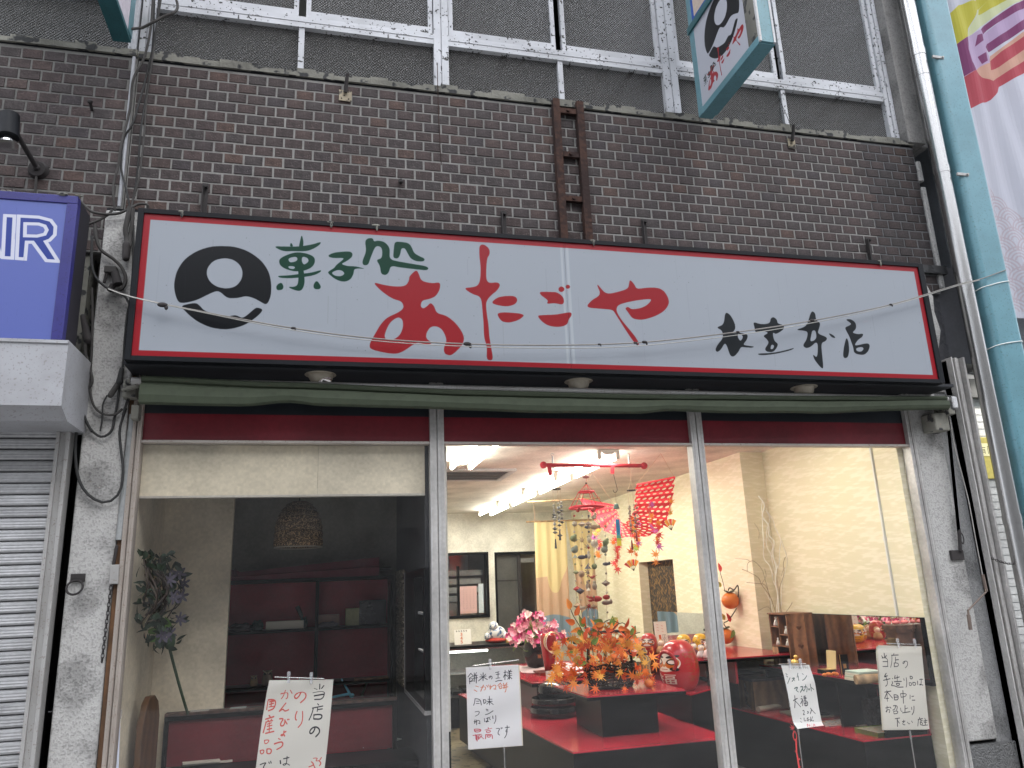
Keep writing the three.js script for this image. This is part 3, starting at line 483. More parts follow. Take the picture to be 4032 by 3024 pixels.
// ---------- conduit and cables ----------
solo('conduit', 'thin grey plastic conduit beside the cables on the brick wall', 'pipe', [bar(V(-1.222, 3.89, 0.02), V(-1.222, 4.93, 0.02), 0.0105), bar(V(-1.245, 5.0, -0.03), V(-1.245, 6.6, -0.03), 0.018)], mat(lin(0.42, 0.43, 0.46), { roughness: 0.6 }));
const cz1 = (s, z) => nums(s).map((p, i, a) => pz(p[0] * 0.6028, p[1] * 0.6028, z + 0.012 * Math.sin(i * 2.1 + p[0])));
const cz5 = (s, z) => nums(s).map((p, i) => pz(p[0] * 0.6029, 700 + p[1] * 0.6029, z + 0.008 * Math.sin(i * 1.7 + p[0])));
const czb = (s, z) => nums(s).map((p) => pz(p[0] * 0.858, 1600 + p[1] * 0.858, z));
const cable = (label, pts, r = 0.006, m = M.cable) => solo('cable', label, 'cable', tube(pts, r * 1.15, 60, 6), m);
cable('black cable hanging left of the bundle and bending back to the blue sign', cz1('1000,-60 985,180 940,380 870,520 850,700 790,960 770,1100 745,1180 740,1280 752,1390', 0.05).concat(cz5('740,195 720,230 650,275 570,305 512,318', 0.06)), 0.0065, M.cableG);
cable('dark cable crossing the conduit half way down the brick wall', cz1('1045,-60 1010,250 960,480 900,700 860,820 810,900 790,1080 830,1260 850,1370', 0.045), 0.0055);
cable('thin dark cable running straight down over the seam of the brick walls', cz1('1010,-60 1000,250 975,500 920,850 900,1100 880,1250 850,1390', 0.04), 0.005);
cable('pale-edged cable right of the bundle reaching the pillar top', cz1('1060,-60 1020,200 990,420 960,620 940,900 920,1080 905,1180 870,1300 845,1400', 0.05), 0.005, M.cableG);
cable('curled cable end looped under the upper left sign', cz1('850,190 890,186 930,180 1000,145 1060,112 1140,80 1160,40 1140,-40', 0.14), 0.0075, M.cableG);
cable('cable arching over the top left corner of the long sign', cz5('965,198 962,176 900,174 850,200 760,235 640,232 590,215 540,170 512,140', 0.06), 0.007, M.cableG);
cable('thick dusty cable from the pillar top down to the clamp', cz5('850,190 835,260 820,340 828,400 830,450', 0.055), 0.013, M.cableG);
cable('second dusty cable beside the thick one on the pillar', cz5('868,200 862,300 850,380 846,450', 0.055), 0.010, M.cableG);
cable('slack dark cable curving over the upper part of the pillar', cz5('620,300 630,400 660,470 740,530 790,580 820,650 800,720 760,740', 0.06), 0.009, M.cableG);
cable('long cable along the pillar edge hanging in a loop beside the shop window', cz5('600,380 605,600 640,670 700,720 800,760 840,810 850,900 850,1000 880,1150 900,1270 880,1380 840,1440 800,1560', 0.07).concat(czb('583,0 550,100 555,200 565,300 545,400 490,441 420,418 365,345 345,200 350,120', 0.055), cz5('510,1380 500,1340', 0.055)), 0.0065);
cable('cable running down the left side of the pillar into a shallow hook', cz5('600,720 605,900 600,1100 590,1300 590,1400 620,1500 680,1545 750,1545 800,1510', 0.05), 0.006, M.cableG);
cable('short cable below the taped joint at the pillar edge', cz5('555,1080 560,1150 590,1250 600,1340 570,1385', 0.05), 0.007, M.cableG);
cable('dark cable bowing out over the gap beside the shutter housing', cz5('545,1150 530,1200 490,1300 500,1380 530,1440 545,1540 600,1659', 0.06).concat(czb('390,60 430,120 470,140 510,115 525,50', 0.05), cz5('740,1600 770,1450 780,1340', 0.05)), 0.006);
cable('thin black cable down the right side of the pillar to a plug', cz5('872,310 870,550 850,800 830,900 815,1050 805,1200 795,1260', 0.045), 0.0055);
cable('thin cable dangling from the flat plug on the pillar', cz5('700,1420 672,1480 670,1560 655,1655', 0.04), 0.004);
const joint = (label, s, r0, r1, m) => { const p = cz5(s, 0.06); return solo('cable_joint', label, 'cable joint', [bar(p[0], p[1], r0, r1, 10), ball(p[0], r0, 1, 1, 1, 8), ball(p[1], r1, 1, 1, 1, 8)], m); };
joint('long cable joint wrapped in black tape beside the blue sign', '540,905 575,1060', 0.014, 0.024, M.iron);
joint('dark taped joint above the flat plug', '795,1250 780,1335', 0.012, 0.018, M.cable);
joint('flat brown plug hanging on the pillar', '770,1345 722,1420', 0.014, 0.016, M.cableG);
joint('dusty clamp holding the thick cables on the pillar', '828,440 822,525', 0.024, 0.020, M.iron);
{ const c = pz(440, 1060, 0.05), t = thing('junction_box', 'dusty junction box with loose plugs on the pillar', 'junction box', c);
  part(t, 'box', bx(c.x - 0.035, c.x + 0.03, c.y - 0.03, c.y + 0.012, 0.02, 0.075, 0.006), M.cableG);
  part(t, 'plug', [bar(V(c.x + 0.02, c.y - 0.02, 0.06), V(c.x + 0.045, c.y - 0.10, 0.07), 0.022, 0.026), bar(V(c.x - 0.02, c.y - 0.03, 0.06), V(c.x - 0.03, c.y - 0.09, 0.06), 0.01, 0.008), bar(V(c.x + 0.02, c.y - 0.10, 0.06), V(c.x + 0.0, c.y - 0.14, 0.06), 0.018, 0.014)], M.iron); }
{ const c = pz(306, 2282, 0.03), t = thing('ring_bolt', 'iron ring hanging from a plate on the white pillar', 'ring', c);
  part(t, 'plate', bx(c.x - 0.035, c.x + 0.035, c.y - 0.012, c.y + 0.03, 0.022, 0.034, 0.003), M.iron);
  part(t, 'ring', new THREE.TorusGeometry(0.038, 0.006, 8, 24).rotateX(-0.35).translate(c.x - 0.004, c.y - 0.04, 0.055), M.iron); }
{ const t = thing('door_latch', 'grey metal latch with a chain at the right edge of the white pillar', 'latch', [-1.055, 1.1, 0.03]);
  part(t, 'tube', bar(V(-1.058, 1.93, 0.02), V(-1.046, 2.62, 0.02), 0.017), mat(lin(0.30, 0.31, 0.31)));
  part(t, 'plate', bx(-1.082, -1.038, 1.70, 1.80, 0.02, 0.045, 0.004), M.alu); part(t, 'bolt', bar(V(-1.07, 1.80, 0.035), V(-1.062, 1.90, 0.03), 0.008), M.iron);
  const ch = []; for (let i = 0; i < 18; i++) ch.push(new THREE.TorusGeometry(0.010, 0.003, 5, 10).scale(0.7, 1.3, 1).rotateY(i % 2 ? 1.5 : 0.2).translate(-1.072 - 0.0006 * i, 1.68 - i * 0.021, 0.035)); part(t, 'chain', ch, M.iron); }

// ---------- iron fittings over the sign ----------
{ const t = thing('sign_bracket', 'rusty ladder-like iron bracket on the brick wall', 'bracket', [1.64, 3.74, 0.03]);
  for (const [a, b] of [[1.528, 1.578], [1.705, 1.757]]) part(t, 'stile', [bx(a, b, 3.75, 4.965, 0.045, 0.052), bx(a, a + 0.007, 3.75, 4.965, 0.002, 0.045), bx(b - 0.007, b, 3.75, 4.965, 0.002, 0.045)], M.rust);
  for (const y of [4.885, 4.535, 4.19, 3.86]) part(t, 'rung', [bx(1.579, 1.704, y - 0.022, y + 0.018, 0.006, 0.038), bar(V(1.64, y, 0.038), V(1.64, y, 0.05), 0.012)], M.rust); }
[[805, 770, 'iron strap on the brick above the left part of the sign'], [1985, 875, 'iron strap left of the rusty ladder bracket, just above the sign'], [2540, 905, 'iron strap right of the rusty ladder bracket, just above the sign'], [3425, 975, 'iron strap above the right end of the sign']].forEach(([u, v, label], i) => {
  const c = pz(u, v, 0.02), t = thing('iron_strap', label, 'bracket', [c.x, 3.74, 0.02]);
  part(t, 'strap', [bx(c.x - 0.018, c.x + 0.018, 3.735, c.y + 0.09, 0.004, 0.012, 0.002), bx(c.x - 0.016, c.x - 0.009, 3.735, c.y + 0.07, 0.012, 0.034)], M.iron);
  part(t, 'bolt', [bar(V(c.x + 0.006, c.y + 0.06, 0.01), V(c.x + 0.006, c.y + 0.06, 0.04), 0.010), bar(V(c.x, 3.752, 0.01), V(c.x, 3.752, 0.05), 0.012)], M.iron);
});
[[1360, 372, 290, 'rusty perforated plate with an iron stub at the ledge left of the middle'], [3118, 562, 492, 'rusty perforated plate with an iron stub below the right windows']].forEach(([u, v, v1, label], i) => {
  const c = pz(u, v, 0.012), e = pz(u + 8, v1, 0.06), t = thing('hinge_plate', label, 'bracket', [c.x, c.y, 0.01]);
  const w = i ? 0.032 : 0.042, pm = mat(lin(0.62, 0.53, 0.42), { map: T.concrete, roughness: 0.9 });
  part(t, 'plate', ext([[c.x - w, c.y - 0.045], [c.x + w, c.y - 0.05], [c.x + w, c.y + 0.03], [c.x - w, c.y + 0.035]], 0.004, 0, [[-0.6, -0.5], [-0.6, 0.4], [0.5, -0.5], [0.5, 0.4], [-0.2, -0.1]].map(([a, b]) => Array.from({ length: 7 }, (_, k) => [c.x + a * w + 0.006 * Math.cos(k * 0.9), c.y + b * 0.06 + 0.006 * Math.sin(k * 0.9)]))).translate(0, 0, 0.006), pm);
  part(t, 'stub', bar(V(c.x, c.y + 0.01, 0.02), e, 0.014, 0.012), M.iron);
});
solo('hanging_wire', 'thin wire hanging over the bricks from the window post', 'wire', tube([pz(1722, 250, -0.03), pz(1724, 350, 0.02), pz(1729, 500, 0.012), pz(1738, 650, 0.012)], 0.0028, 20, 5), M.rust);
solo('stay_wire', 'thin stay wire from the window frame to the right hinge plate', 'wire', tube([pz(3065, 385, -0.04), pz(3100, 460, 0.03), pz(3118, 510, 0.06)], 0.0025, 12, 5), M.cable);
{ const t = thing('wall_hook', 'dark iron hook with cobwebs on the brick left of the conduit', 'hook', pz(360, 415, 0.02)); const c = pz(360, 415, 0.02);
  part(t, 'hook', [bar(V(c.x, c.y - 0.02, 0), V(c.x, c.y, 0.05), 0.009), ball(V(c.x, c.y + 0.005, 0.05), 0.016, 1, 1, 1, 8)], M.iron); }
solo('bolt_stub', 'dark bolt stub in the bricks above the green lettering', 'bolt', [bar(pz(1578, 712, 0), pz(1578, 712, 0.03), 0.016, 0.011), ball(pz(1578, 716, 0.03), 0.014, 1, 1, 1, 8)], M.iron);

// ---------- wires strung across the sign ----------
{
  const W = [[425, 1137, 0.33], [500, 1164, 0.345], [816, 1231, 0.36], [1155, 1292, 0.36], [1468, 1332, 0.36], [1835, 1354, 0.36], [2272, 1358, 0.36], [2538, 1347, 0.36], [2905, 1307, 0.36], [3200, 1262, 0.36], [3508, 1199, 0.35], [3785, 1117, 0.34], [3857, 1100, 0.28], [3960, 1063, 0.25]];
  solo('strung_wire', 'twisted grey wire strung across the sign to the blue-green pole', 'wire', tube(W.map((p) => pz(...p)), 0.0042, 90, 6), mat(lin(0.28, 0.26, 0.24), { roughness: 0.8 }));
  solo('strung_wire', 'pale thin wire sagging just below the twisted one across the sign', 'wire', tube([[428, 1139, 0.335], [500, 1165, 0.35], [816, 1234, 0.37], [1155, 1300, 0.37], [1468, 1341, 0.37], [1835, 1364, 0.37], [2272, 1371, 0.37], [2538, 1360, 0.37], [2905, 1319, 0.37], [3200, 1271, 0.37], [3508, 1204, 0.355], [3785, 1121, 0.345], [3857, 1103, 0.29]].map((p) => pz(...p)), 0.0026, 90, 6), M.wire);
  [[640, 1200, 0.020], [1155, 1292, 0.011], [1840, 1354, 0.018], [2360, 1356, 0.009], [2502, 1350, 0.011], [2538, 1347, 0.014], [2905, 1307, 0.010], [3198, 1262, 0.014], [3508, 1199, 0.010]].forEach(([u, v, r], i) => { const p = pz(u, v, 0.362); solo('wire_knot', ['fuzzy dark remnant on the wire left of the emblem', 'small knot on the wire right of the emblem', 'dark lump on the wire at the first red letter', 'tiny knot on the wire in the middle of the sign', 'left of two knots on the wire below the last red letter', 'right of two knots on the wire below the last red letter', 'knot on the wire over the first black letter', 'knot on the wire over the third black letter', 'knot on the wire near the right end of the sign'][i], 'knot', [ball(p, r, 1.4, 0.7, 0.7, 8), ball(V(p.x + r, p.y - r * 0.8, p.z), r * 0.5, 1, 1.3, 1, 6)], M.iron); });
}

// ---------- projecting signs ----------
{
  const X = 2.63, a = px(2754, 461, X), yb = a.y, zf = px(2987, 149, X).z, z0 = 0.12, zw = px(2946, 160, X).z - 0.005, y1 = 6.7;
  const bar0 = px(2735, 95, X).y;
  const t = thing('projecting_sign', 'white projecting sign with emblem in a blue-green frame at the upper right', 'sign', [X + 0.05, yb, 0.5]);
  part(t, 'sign_box', bx(X + 0.006, X + 0.105, yb + 0.01, y1, z0, zf - 0.004), M.tealD);
  part(t, 'frame', [bx(X, X + 0.11, yb, y1, z0 - 0.01, z0 + 0.055, 0.003), bx(X - 0.003, X + 0.112, yb - 0.01, yb + 0.045, z0 + 0.055, zf, 0.002)], M.teal);
  part(t, 'cross_bar', bx(X - 0.012, X + 0.112, bar0 - 0.02, bar0 + 0.035, z0 - 0.02, zf), M.tealD);
  part(t, 'end_plate', [bx(X + 0.012, X + 0.098, yb, y1, zf - 0.003, zf + 0.012)], M.teal);
  part(t, 'edge_trim', [bx(X - 0.002, X + 0.012, yb, y1, zf - 0.002, zf + 0.016), bx(X + 0.098, X + 0.112, yb, y1, zf - 0.002, zf + 0.016)], M.white);
  part(t, 'side_strip', bx(X + 0.001, X + 0.006, yb + 0.045, y1, zw, zf - 0.005), mat(lin(0.30, 0.29, 0.27), { map: T.concrete }));
  const Z0 = z0 + 0.055, Z1 = zw, Y0 = yb + 0.045, Y1 = bar0 - 0.02;
  const tx = canvasTex(512, Math.round(512 * (Y1 - Y0) / (Z1 - Z0)), (g, W, H) => {
    g.fillStyle = '#d5d8e0'; g.fillRect(0, 0, W, H);
    const k = W / (Z1 - Z0), at = (z, y) => [(z - Z0) * k, (Y1 - y) * k];
    const c = px(2100 + 1360 * 0.5425, 165 * 0.5425, X), R = 0.27 * 0.9, em = (s) => nums(s).map(([x, y]) => at(c.z + (x - 595) / 303 * R, c.y - (y - 526) / 259 * R));
    g.fillStyle = '#15171c'; blob(g, em(emblem.up)); g.fill(); blob(g, em(emblem.low)); g.fill(); g.fillStyle = '#d5d8e0'; blob(g, em(emblem.sun)); g.fill();
    const p0 = px(2100 + 1300 * 0.5425, 540 * 0.5425, X), p1 = px(2100 + 1515 * 0.5425, 265 * 0.5425, X); // first and last red letters
    const s = (p1.z - p0.z) / (2.05 - 0.55);
    const map = (list, ox, oy, sc, col, z00, y00, f) => { for (const sh of list) sh.forEach((q, i) => { g.fillStyle = i ? '#d5d8e0' : col; blob(g, nums(q).map(([x, y]) => { const p = pz(ox + x * sc, oy + y * sc, 0.3); return at(z00 + (p.x - 0.55) * f, y00 + (p.y - 3.2) * f * 1.15); })); g.fill(); }); };
    map(red6, 500, 800, 0.6329, '#b8262e', p0.z, p0.y, s); map(red7, 1800, 900, 0.5425, '#b8262e', p0.z, p0.y, s);
    map(green, 500, 800, 0.6329, '#1c2a26', p0.z + 0.05, p0.y - 0.03, s * 0.8);
    for (let i = 0; i < 160; i++) { g.fillStyle = 'rgba(110,105,98,' + (0.06 + 0.14 * rnd()).toFixed(2) + ')'; g.fillRect(rnd() * W, rnd() * H, rr(1, 3), rr(1, 4)); }
  });
  const face = new THREE.PlaneGeometry(Z1 - Z0, Y1 - Y0).rotateY(-Math.PI / 2).translate(X + 0.003, (Y0 + Y1) / 2, (Z0 + Z1) / 2);
  part(t, 'sign_panel', face, new THREE.MeshPhysicalMaterial({ map: tx, color: lin(0.60, 0.60, 0.62), roughness: 0.4, side: THREE.DoubleSide }), { uv: true });
  part(t, 'upper_panel', [bx(X + 0.001, X + 0.005, bar0 + 0.035, y1, Z0 + 0.03, Z1)], mat(lin(0.62, 0.5, 0.42)), { label: 'beige upper panel' });
  part(t, 'panel_border', [bx(X - 0.001, X + 0.004, bar0 + 0.035, y1, Z0, Z0 + 0.03), bx(X - 0.001, X + 0.004, bar0 + 0.035, bar0 + 0.065, Z0 + 0.03, Z1)], mat(lin(0.03, 0.10, 0.42)));
}
{
  const t = thing('projecting_sign', 'narrow blue-green projecting sign cut off at the top left', 'sign', [-1.27, 4.96, 0.5]);
  part(t, 'sign_box', bx(-1.32, -1.232, 4.975, 6.6, 0.13, 1.0), M.tealD); part(t, 'frame', [bx(-1.325, -1.222, 4.955, 4.985, 0.12, 1.02, 0.002), bx(-1.325, -1.222, 4.985, 6.6, 0.12, 0.20, 0.003)], M.tealD);
  part(t, 'edge_strip', bx(-1.2215, -1.2185, 4.985, 6.6, 0.12, 0.20), M.teal);
  part(t, 'sign_panel', bx(-1.229, -1.224, 4.99, 6.6, 0.202, 1.0), mat(lin(0.66, 0.60, 0.66)));
  part(t, 'lettering', [bx(-1.2235, -1.2225, 5.16, 5.40, 0.30, 0.33), bx(-1.2235, -1.2225, 5.16, 5.19, 0.33, 0.42)], M.black);
}

// ---------- right edge: pipe, pole, banner, shutter rail, neighbour ----------
{
  const X = 4.655, Z = 0.165, t = thing('downpipe', 'shiny stainless steel downpipe at the right end of the facade', 'pipe', [X, 0.06, Z]);
  const ys = [0.06, 1.95, 4.65, 5.48, 5.72, 8]; for (let i = 0; i + 1 < ys.length; i++) part(t, 'pipe_length', bar(V(X, ys[i], Z), V(X, ys[i + 1] - 0.004, Z), 0.058, 0.058, 36), M.steel);
  for (const y of [1.95, 4.65, 5.72]) part(t, 'collar', bar(V(X, y - 0.055, Z), V(X, y + 0.005, Z), 0.0615, 0.0615, 36), M.steel);
  for (const y of [5.62, 4.56]) part(t, 'clip', [bx(X + 0.055, X + 0.16, y - 0.012, y + 0.012, 0.235, 0.252, 0.003), bar(V(X + 0.145, y, 0.25), V(X + 0.145, y, 0.262), 0.009)], M.alu);
  const p = thing('arcade_pole', 'blue-green painted steel pole beside the downpipe', 'pole', [4.89, 0.06, 0.05]);
  part(p, 'shaft', bx(4.745, 5.005, 0.06, 8, 0.115, 0.245, 0.04), mat(lin(0.14, 0.31, 0.37), { roughness: 0.32, map: T.speck }));
  part(p, 'cable_clamp', bx(4.738, 5.012, 6.22, 6.30, 0.108, 0.252, 0.03), M.tealD);
  for (const [y, dy, lab] of [[3.63, 0.04, 'upper white string tied around the blue-green pole'], [3.17, 0.03, 'lower white string tied around the blue-green pole']]) solo('string', lab, 'string', tube([V(4.74, y - 0.01, 0.13), V(4.748, y, 0.225), V(4.80, y + 0.012, 0.250), V(4.9, y + dy, 0.250), V(4.985, y + dy * 1.3, 0.246), V(5.008, y + dy, 0.17)], 0.0035, 40, 6), mat(lin(0.75, 0.76, 0.74), { map: null }));
}
{
  const X0 = 4.98, X1 = 6.7, Y0 = 3.515, Y1 = 7.0, at0 = (s, W, H) => nums(s).map(([x, y]) => { const p = pz(3200 + x * 0.6029, y * 0.6029, 0.0); return [(p.x - X0) / (X1 - X0) * W, (Y1 - p.y) / (Y1 - Y0) * H]; });
  const tx = canvasTex(700, 1420, (g, W, H) => {
    g.fillStyle = '#dfe0ea'; g.fillRect(0, 0, W, H);
    const f = (c, s) => { g.fillStyle = c; g.beginPath(); at0(s, W, H).forEach((p, i) => (i ? g.lineTo(...p) : g.moveTo(...p))); g.closePath(); g.fill(); };
    f('#d8cf3c', '850,140 878,105 940,45 1070,0 1140,-90 1300,-160 1240,-40 1080,60 1050,120 1010,190 1000,250 918,305 880,330'); f('#e6ecb8', '1000,250 1020,180 1060,110 1085,60 1150,0 1240,-40 1420,-120 1400,-10 1250,60 1100,170 1040,225');
    f('#d8cf3c', '1085,95 1100,50 1150,0 1300,-60 1400,-110 1420,-40 1240,10 1150,60'); f('#8a3570', '1090,200 1140,150 1250,70 1420,-20 1500,-60 1500,0 1380,60 1250,120 1160,180 1125,215');
    f('#cfb4d6', '1000,250 1100,190 1125,215 1250,120 1500,0 1500,60 1380,140 1160,270 1140,300 1170,350 1180,395 1170,400 1100,430 1060,465 1015,415 995,340'); f('#8a3570', '905,315 1000,250 995,340 1020,420 1060,465 965,515 940,520');
    f('#8a3570', '1070,235 1115,215 1120,260 1060,305'); f('#8a3570', '1080,370 1140,335 1150,390 1110,415'); f('#8a3570', '1140,300 1160,270 1380,130 1500,60 1500,120 1380,195 1170,325');
    f('#e8b39a', '1060,465 1100,430 1170,400 1180,350 1380,205 1500,130 1500,300 1380,400 1230,490 1190,520 1120,500'); f('#c84a58', '1178,385 1240,330 1380,240 1500,170 1500,240 1380,325 1240,420 1175,450');
    f('#c84a58', '945,530 1060,465 1120,500 1190,520 1230,490 1380,400 1500,320 1500,400 1380,480 1240,550 1225,590 1180,640 1012,722 985,730');
    g.strokeStyle = '#d6c9cf'; g.lineWidth = 5;
    for (let r = 0; r < 12; r++) for (let c = -1; c < 9; c++) for (let k = 0; k < 4; k++) { const q = at0('1180,1290', W, H)[0]; if (c * 90 + r % 2 * 45 > 40 + r * 60) continue; g.beginPath(); g.arc(q[0] - 30 + c * 96 + (r % 2) * 48, q[1] + r * 36, 46 - k * 11, Math.PI, 0); g.stroke(); }
  });
  const rows = []; for (let i = 0; i <= 50; i++) { const r = [], y = Y1 + (Y0 - Y1) * i / 50; for (let j = 0; j <= 60; j++) { const x = X0 + (X1 - X0) * j / 60; r.push(V(x, y, 0.0 + 0.05 * Math.sin((x - 5) * 9 - (y - 5) * 1.3) * (0.4 + 0.6 * i / 50) + 0.014 * Math.sin((x - 5) * 27 + y * 2))); } rows.push(r); }
  const t = thing('banner', 'white cloth banner with purple, yellow and red bands behind the pole', 'banner', [5.6, 3.5, 0]);
  part(t, 'cloth', sheet(rows), mat(lin(0.55, 0.55, 0.57), { map: tx, roughness: 0.8 }), { uv: true });
  part(t, 'rope', tube([V(5.05, 3.66, 0.02), V(5.1, 3.60, 0.05), V(5.12, 3.5, 0.05), V(5.09, 3.44, 0.05)], 0.004), M.wire);
}
struct('neighbour_wall', bx(4.99, 9, 3.12, 8, -0.4, -0.25), mat(lin(0.38, 0.41, 0.45), { map: T.speck }));
{
  const t = thing('shutter_rail', 'ribbed aluminium shutter rail right of the grey stucco pillar', 'rail', [4.52, 0.06, 0.02]);
  part(t, 'channel', bx(4.462, 4.575, 0.06, 3.10, -0.1, 0.055), M.alu);
  for (const [a, b, z] of [[4.462, 4.472, 0.105], [4.480, 4.502, 0.075], [4.508, 4.528, 0.09], [4.534, 4.552, 0.075], [4.560, 4.577, 0.11]]) part(t, 'rib', bx(a, b, 0.06, 3.115, 0.0, z, 0.002), M.aluB);
  const w = thing('tiled_wall', 'white tiled wall of the neighbouring shop beyond the shutter rail', 'wall', [5.2, 0, -0.4]);
  part(w, 'wall', bx(4.56, 7, 0.06, 3.11, -0.42, -0.30), M.white);
  const tl = []; for (let r = 0; r < 52; r++) for (let c = 0; c < 7; c++) tl.push(bx(4.565 + c * 0.2 + (r % 2) * 0.1 - 0.1, 4.755 + c * 0.2 + (r % 2) * 0.1 - 0.1, 0.1 + r * 0.057, 0.149 + r * 0.057, -0.305, -0.292)); part(w, 'tiles', tl, mat(lin(0.80, 0.79, 0.77), { roughness: 0.25 }), { kind: 'stuff' });
  const s = thing('yellow_sign', 'yellow name plate on the white tiled wall', 'sign', [4.9, 2.2, -0.28]), a = pz(3862, 1722, -0.28), b = pz(3890, 1885, -0.28);
  part(s, 'plate', bx(4.55, 5.5, b.y, a.y, -0.292, -0.272, 0.003), mat(lin(0.80, 0.66, 0.16)));
  const tx = canvasTex(256, 128, (g) => { g.fillStyle = '#efe6b4'; g.fillRect(0, 0, 256, 128); g.strokeStyle = '#5a5230'; g.lineWidth = 6; const L = (q) => q.split(';').forEach((k) => { g.beginPath(); nums(k).forEach((p, i) => (i ? g.lineTo(...p) : g.moveTo(...p))); g.stroke(); }); L('30,42 108,42;66,26 48,66 28,88;56,62 56,106;56,62 96,62 96,104;56,76 96,76;56,90 96,90;134,30 134,106;134,30 158,30 146,56 160,70 146,80;172,32 214,32 214,62 172,62;172,47 214,47;172,32 172,104 192,96;188,64 224,104;216,66 198,82'); });
  const c = pz(3868, 1768, -0.27); part(s, 'lettering', new THREE.PlaneGeometry(0.2, 0.1).translate(c.x + 0.045, c.y - 0.005, -0.2695), mat(0xffffff, { map: tx }), { uv: true });
}
{ // tube light of the neighbouring shop, outside the frame: it lights the tiled wall
  const t = thing('neighbour_light', 'tube light under the canopy of the neighbouring shop', 'light', [5.4, 3.02, -0.1]);
  part(t, 'housing', bx(4.9, 5.9, 3.06, 3.10, -0.16, -0.04), M.white); part(t, 'tube', bar(V(4.92, 3.03, -0.1), V(5.88, 3.03, -0.1), 0.014), new THREE.MeshStandardMaterial({ color: 0xffffff, emissive: lin(1, 0.97, 0.9), emissiveIntensity: 6 }));
  const l = new THREE.RectAreaLight(new THREE.Color(1, 0.97, 0.9), 22, 0.95, 0.05); l.rotation.x = -Math.PI / 2; l.position.y = -0.01; t.add(l);
}
{ // awning crank, rod and chain
  const t = thing('awning_crank', 'long awning crank rod with bent handle hanging on the grey pillar', 'crank', pz(3775, 2090, 0.08));
  part(t, 'rod', [beam(pz(3725, 1590, 0.10), pz(3775, 2090, 0.06), 0.020, 0.010), bar(pz(3726, 1600, 0.1), pz(3748, 1690, 0.1), 0.006)], mat(lin(0.28, 0.28, 0.28)));
  part(t, 'latch', [bar(pz(3776, 2085, 0.06), pz(3782, 2170, 0.05), 0.012), new THREE.TorusGeometry(0.022, 0.004, 6, 16).scale(0.6, 1.6, 1).translate(...pz(3788, 2120, 0.06).toArray()), bx(pz(3741, 2185, 0.03).x, pz(3790, 2185, 0.03).x, pz(3765, 2206, 0.03).y, pz(3765, 2166, 0.03).y, 0.024, 0.045, 0.004)], M.iron);
  part(t, 'cord', tube([pz(3738, 1640, 0.13), pz(3760, 1760, 0.12), pz(3812, 1965, 0.1), pz(3843, 2131, 0.1), pz(3869, 2266, 0.1)], 0.0035, 30, 6), M.wire);
  part(t, 'handle', [bar(pz(3869, 2262, 0.1), pz(3884, 2329, 0.1), 0.011), bar(pz(3884, 2329, 0.1), pz(3812, 2403, 0.12), 0.006), bar(pz(3812, 2403, 0.12), pz(3814, 2425, 0.12), 0.007), bar(pz(3813, 2420, 0.12), pz(3822, 2480, 0.12), 0.012, 0.012)], mat(lin(0.16, 0.12, 0.10)));
  const ch = [], c = [pz(3850, 2155, 0.0), pz(3880, 2185, 0.06), pz(3930, 2208, 0.12), pz(3978, 2222, 0.14)], k = curve(c); for (let i = 0; i < 20; i++) { const p = k.getPoint(i / 19); ch.push(new THREE.TorusGeometry(0.009, 0.0026, 5, 10).scale(1.3, 0.7, 1).rotateX(i % 2 ? 1.5 : 0.2).translate(p.x, p.y, p.z)); }
  solo('chain', 'iron chain from the grey pillar to the downpipe', 'chain', ch, M.iron);
}
// ---------- inside: rooms ----------
struct('shop_floor', bx(-1.3, 4.5, 0, 0.10, -9.8, -0.06), M.floorT);
struct('ceiling', bx(0.6, 4.4, 2.74, 2.86, -7.36, -0.06), M.ceil);
struct('ceiling_display', bx(-1.3, 0.6, 2.46, 2.86, -2.0, -0.06), M.creamD);
{ // right wall with pilaster and alcove
  struct('wall_right', [bx(4.0, 4.1, 0.1, 2.74, -1.8, -0.06), bx(3.88, 4.1, 0.1, 2.74, -3.68, -2.62), bx(3.88, 4.1, 1.845, 2.74, -4.68, -3.68), bx(3.88, 4.1, 0.1, 2.74, -7.3, -4.68)], mat(lin(0.86, 0.82, 0.68), { map: again(T.paper, 1.1), bumpMap: T.paper, bumpScale: 0.0015, roughness: 0.9 }));
  struct('pilaster', bx(3.77, 4.1, 0.1, 2.74, -2.62, -1.8), mat(lin(0.84, 0.78, 0.66), { map: again(T.paper, 1.3), bumpMap: T.paper, bumpScale: 0.0015, roughness: 0.9 }));
  solo('alcove_panel', 'dark bark-patterned panel in the recess of the right wall', 'panel', bx(4.0, 4.02, 0.1, 1.845, -4.68, -3.68), mat(0xffffff, { map: again(T.bark, 1.6), roughness: 0.85 }));
}
struct('wall_back', [bx(0.6, 1.72, 0.1, 2.74, -7.4, -7.3), bx(1.72, 2.50, 0.1, 1.20, -7.4, -7.3), bx(1.72, 2.50, 2.14, 2.74, -7.4, -7.3), bx(2.50, 2.62, 0.1, 2.74, -7.4, -7.3), bx(2.62, 3.3, 2.12, 2.74, -7.4, -7.3), bx(3.3, 4.1, 0.1, 2.74, -7.4, -7.3)], M.wallW);
struct('wall_left', bx(0.60, 0.66, 0.1, 2.74, -7.3, -2.0), M.wallW);
struct('kitchen_wall', [bx(0.6, 4.4, 0.1, 2.86, -9.8, -9.6), bx(4.2, 4.4, 0.1, 2.86, -9.6, -7.4), bx(0.5, 0.6, 0.1, 2.86, -9.6, -7.4)], mat(lin(0.42, 0.32, 0.26)));
struct('kitchen_ceiling', bx(0.5, 4.4, 2.8, 2.9, -9.6, -7.4), M.wallW);
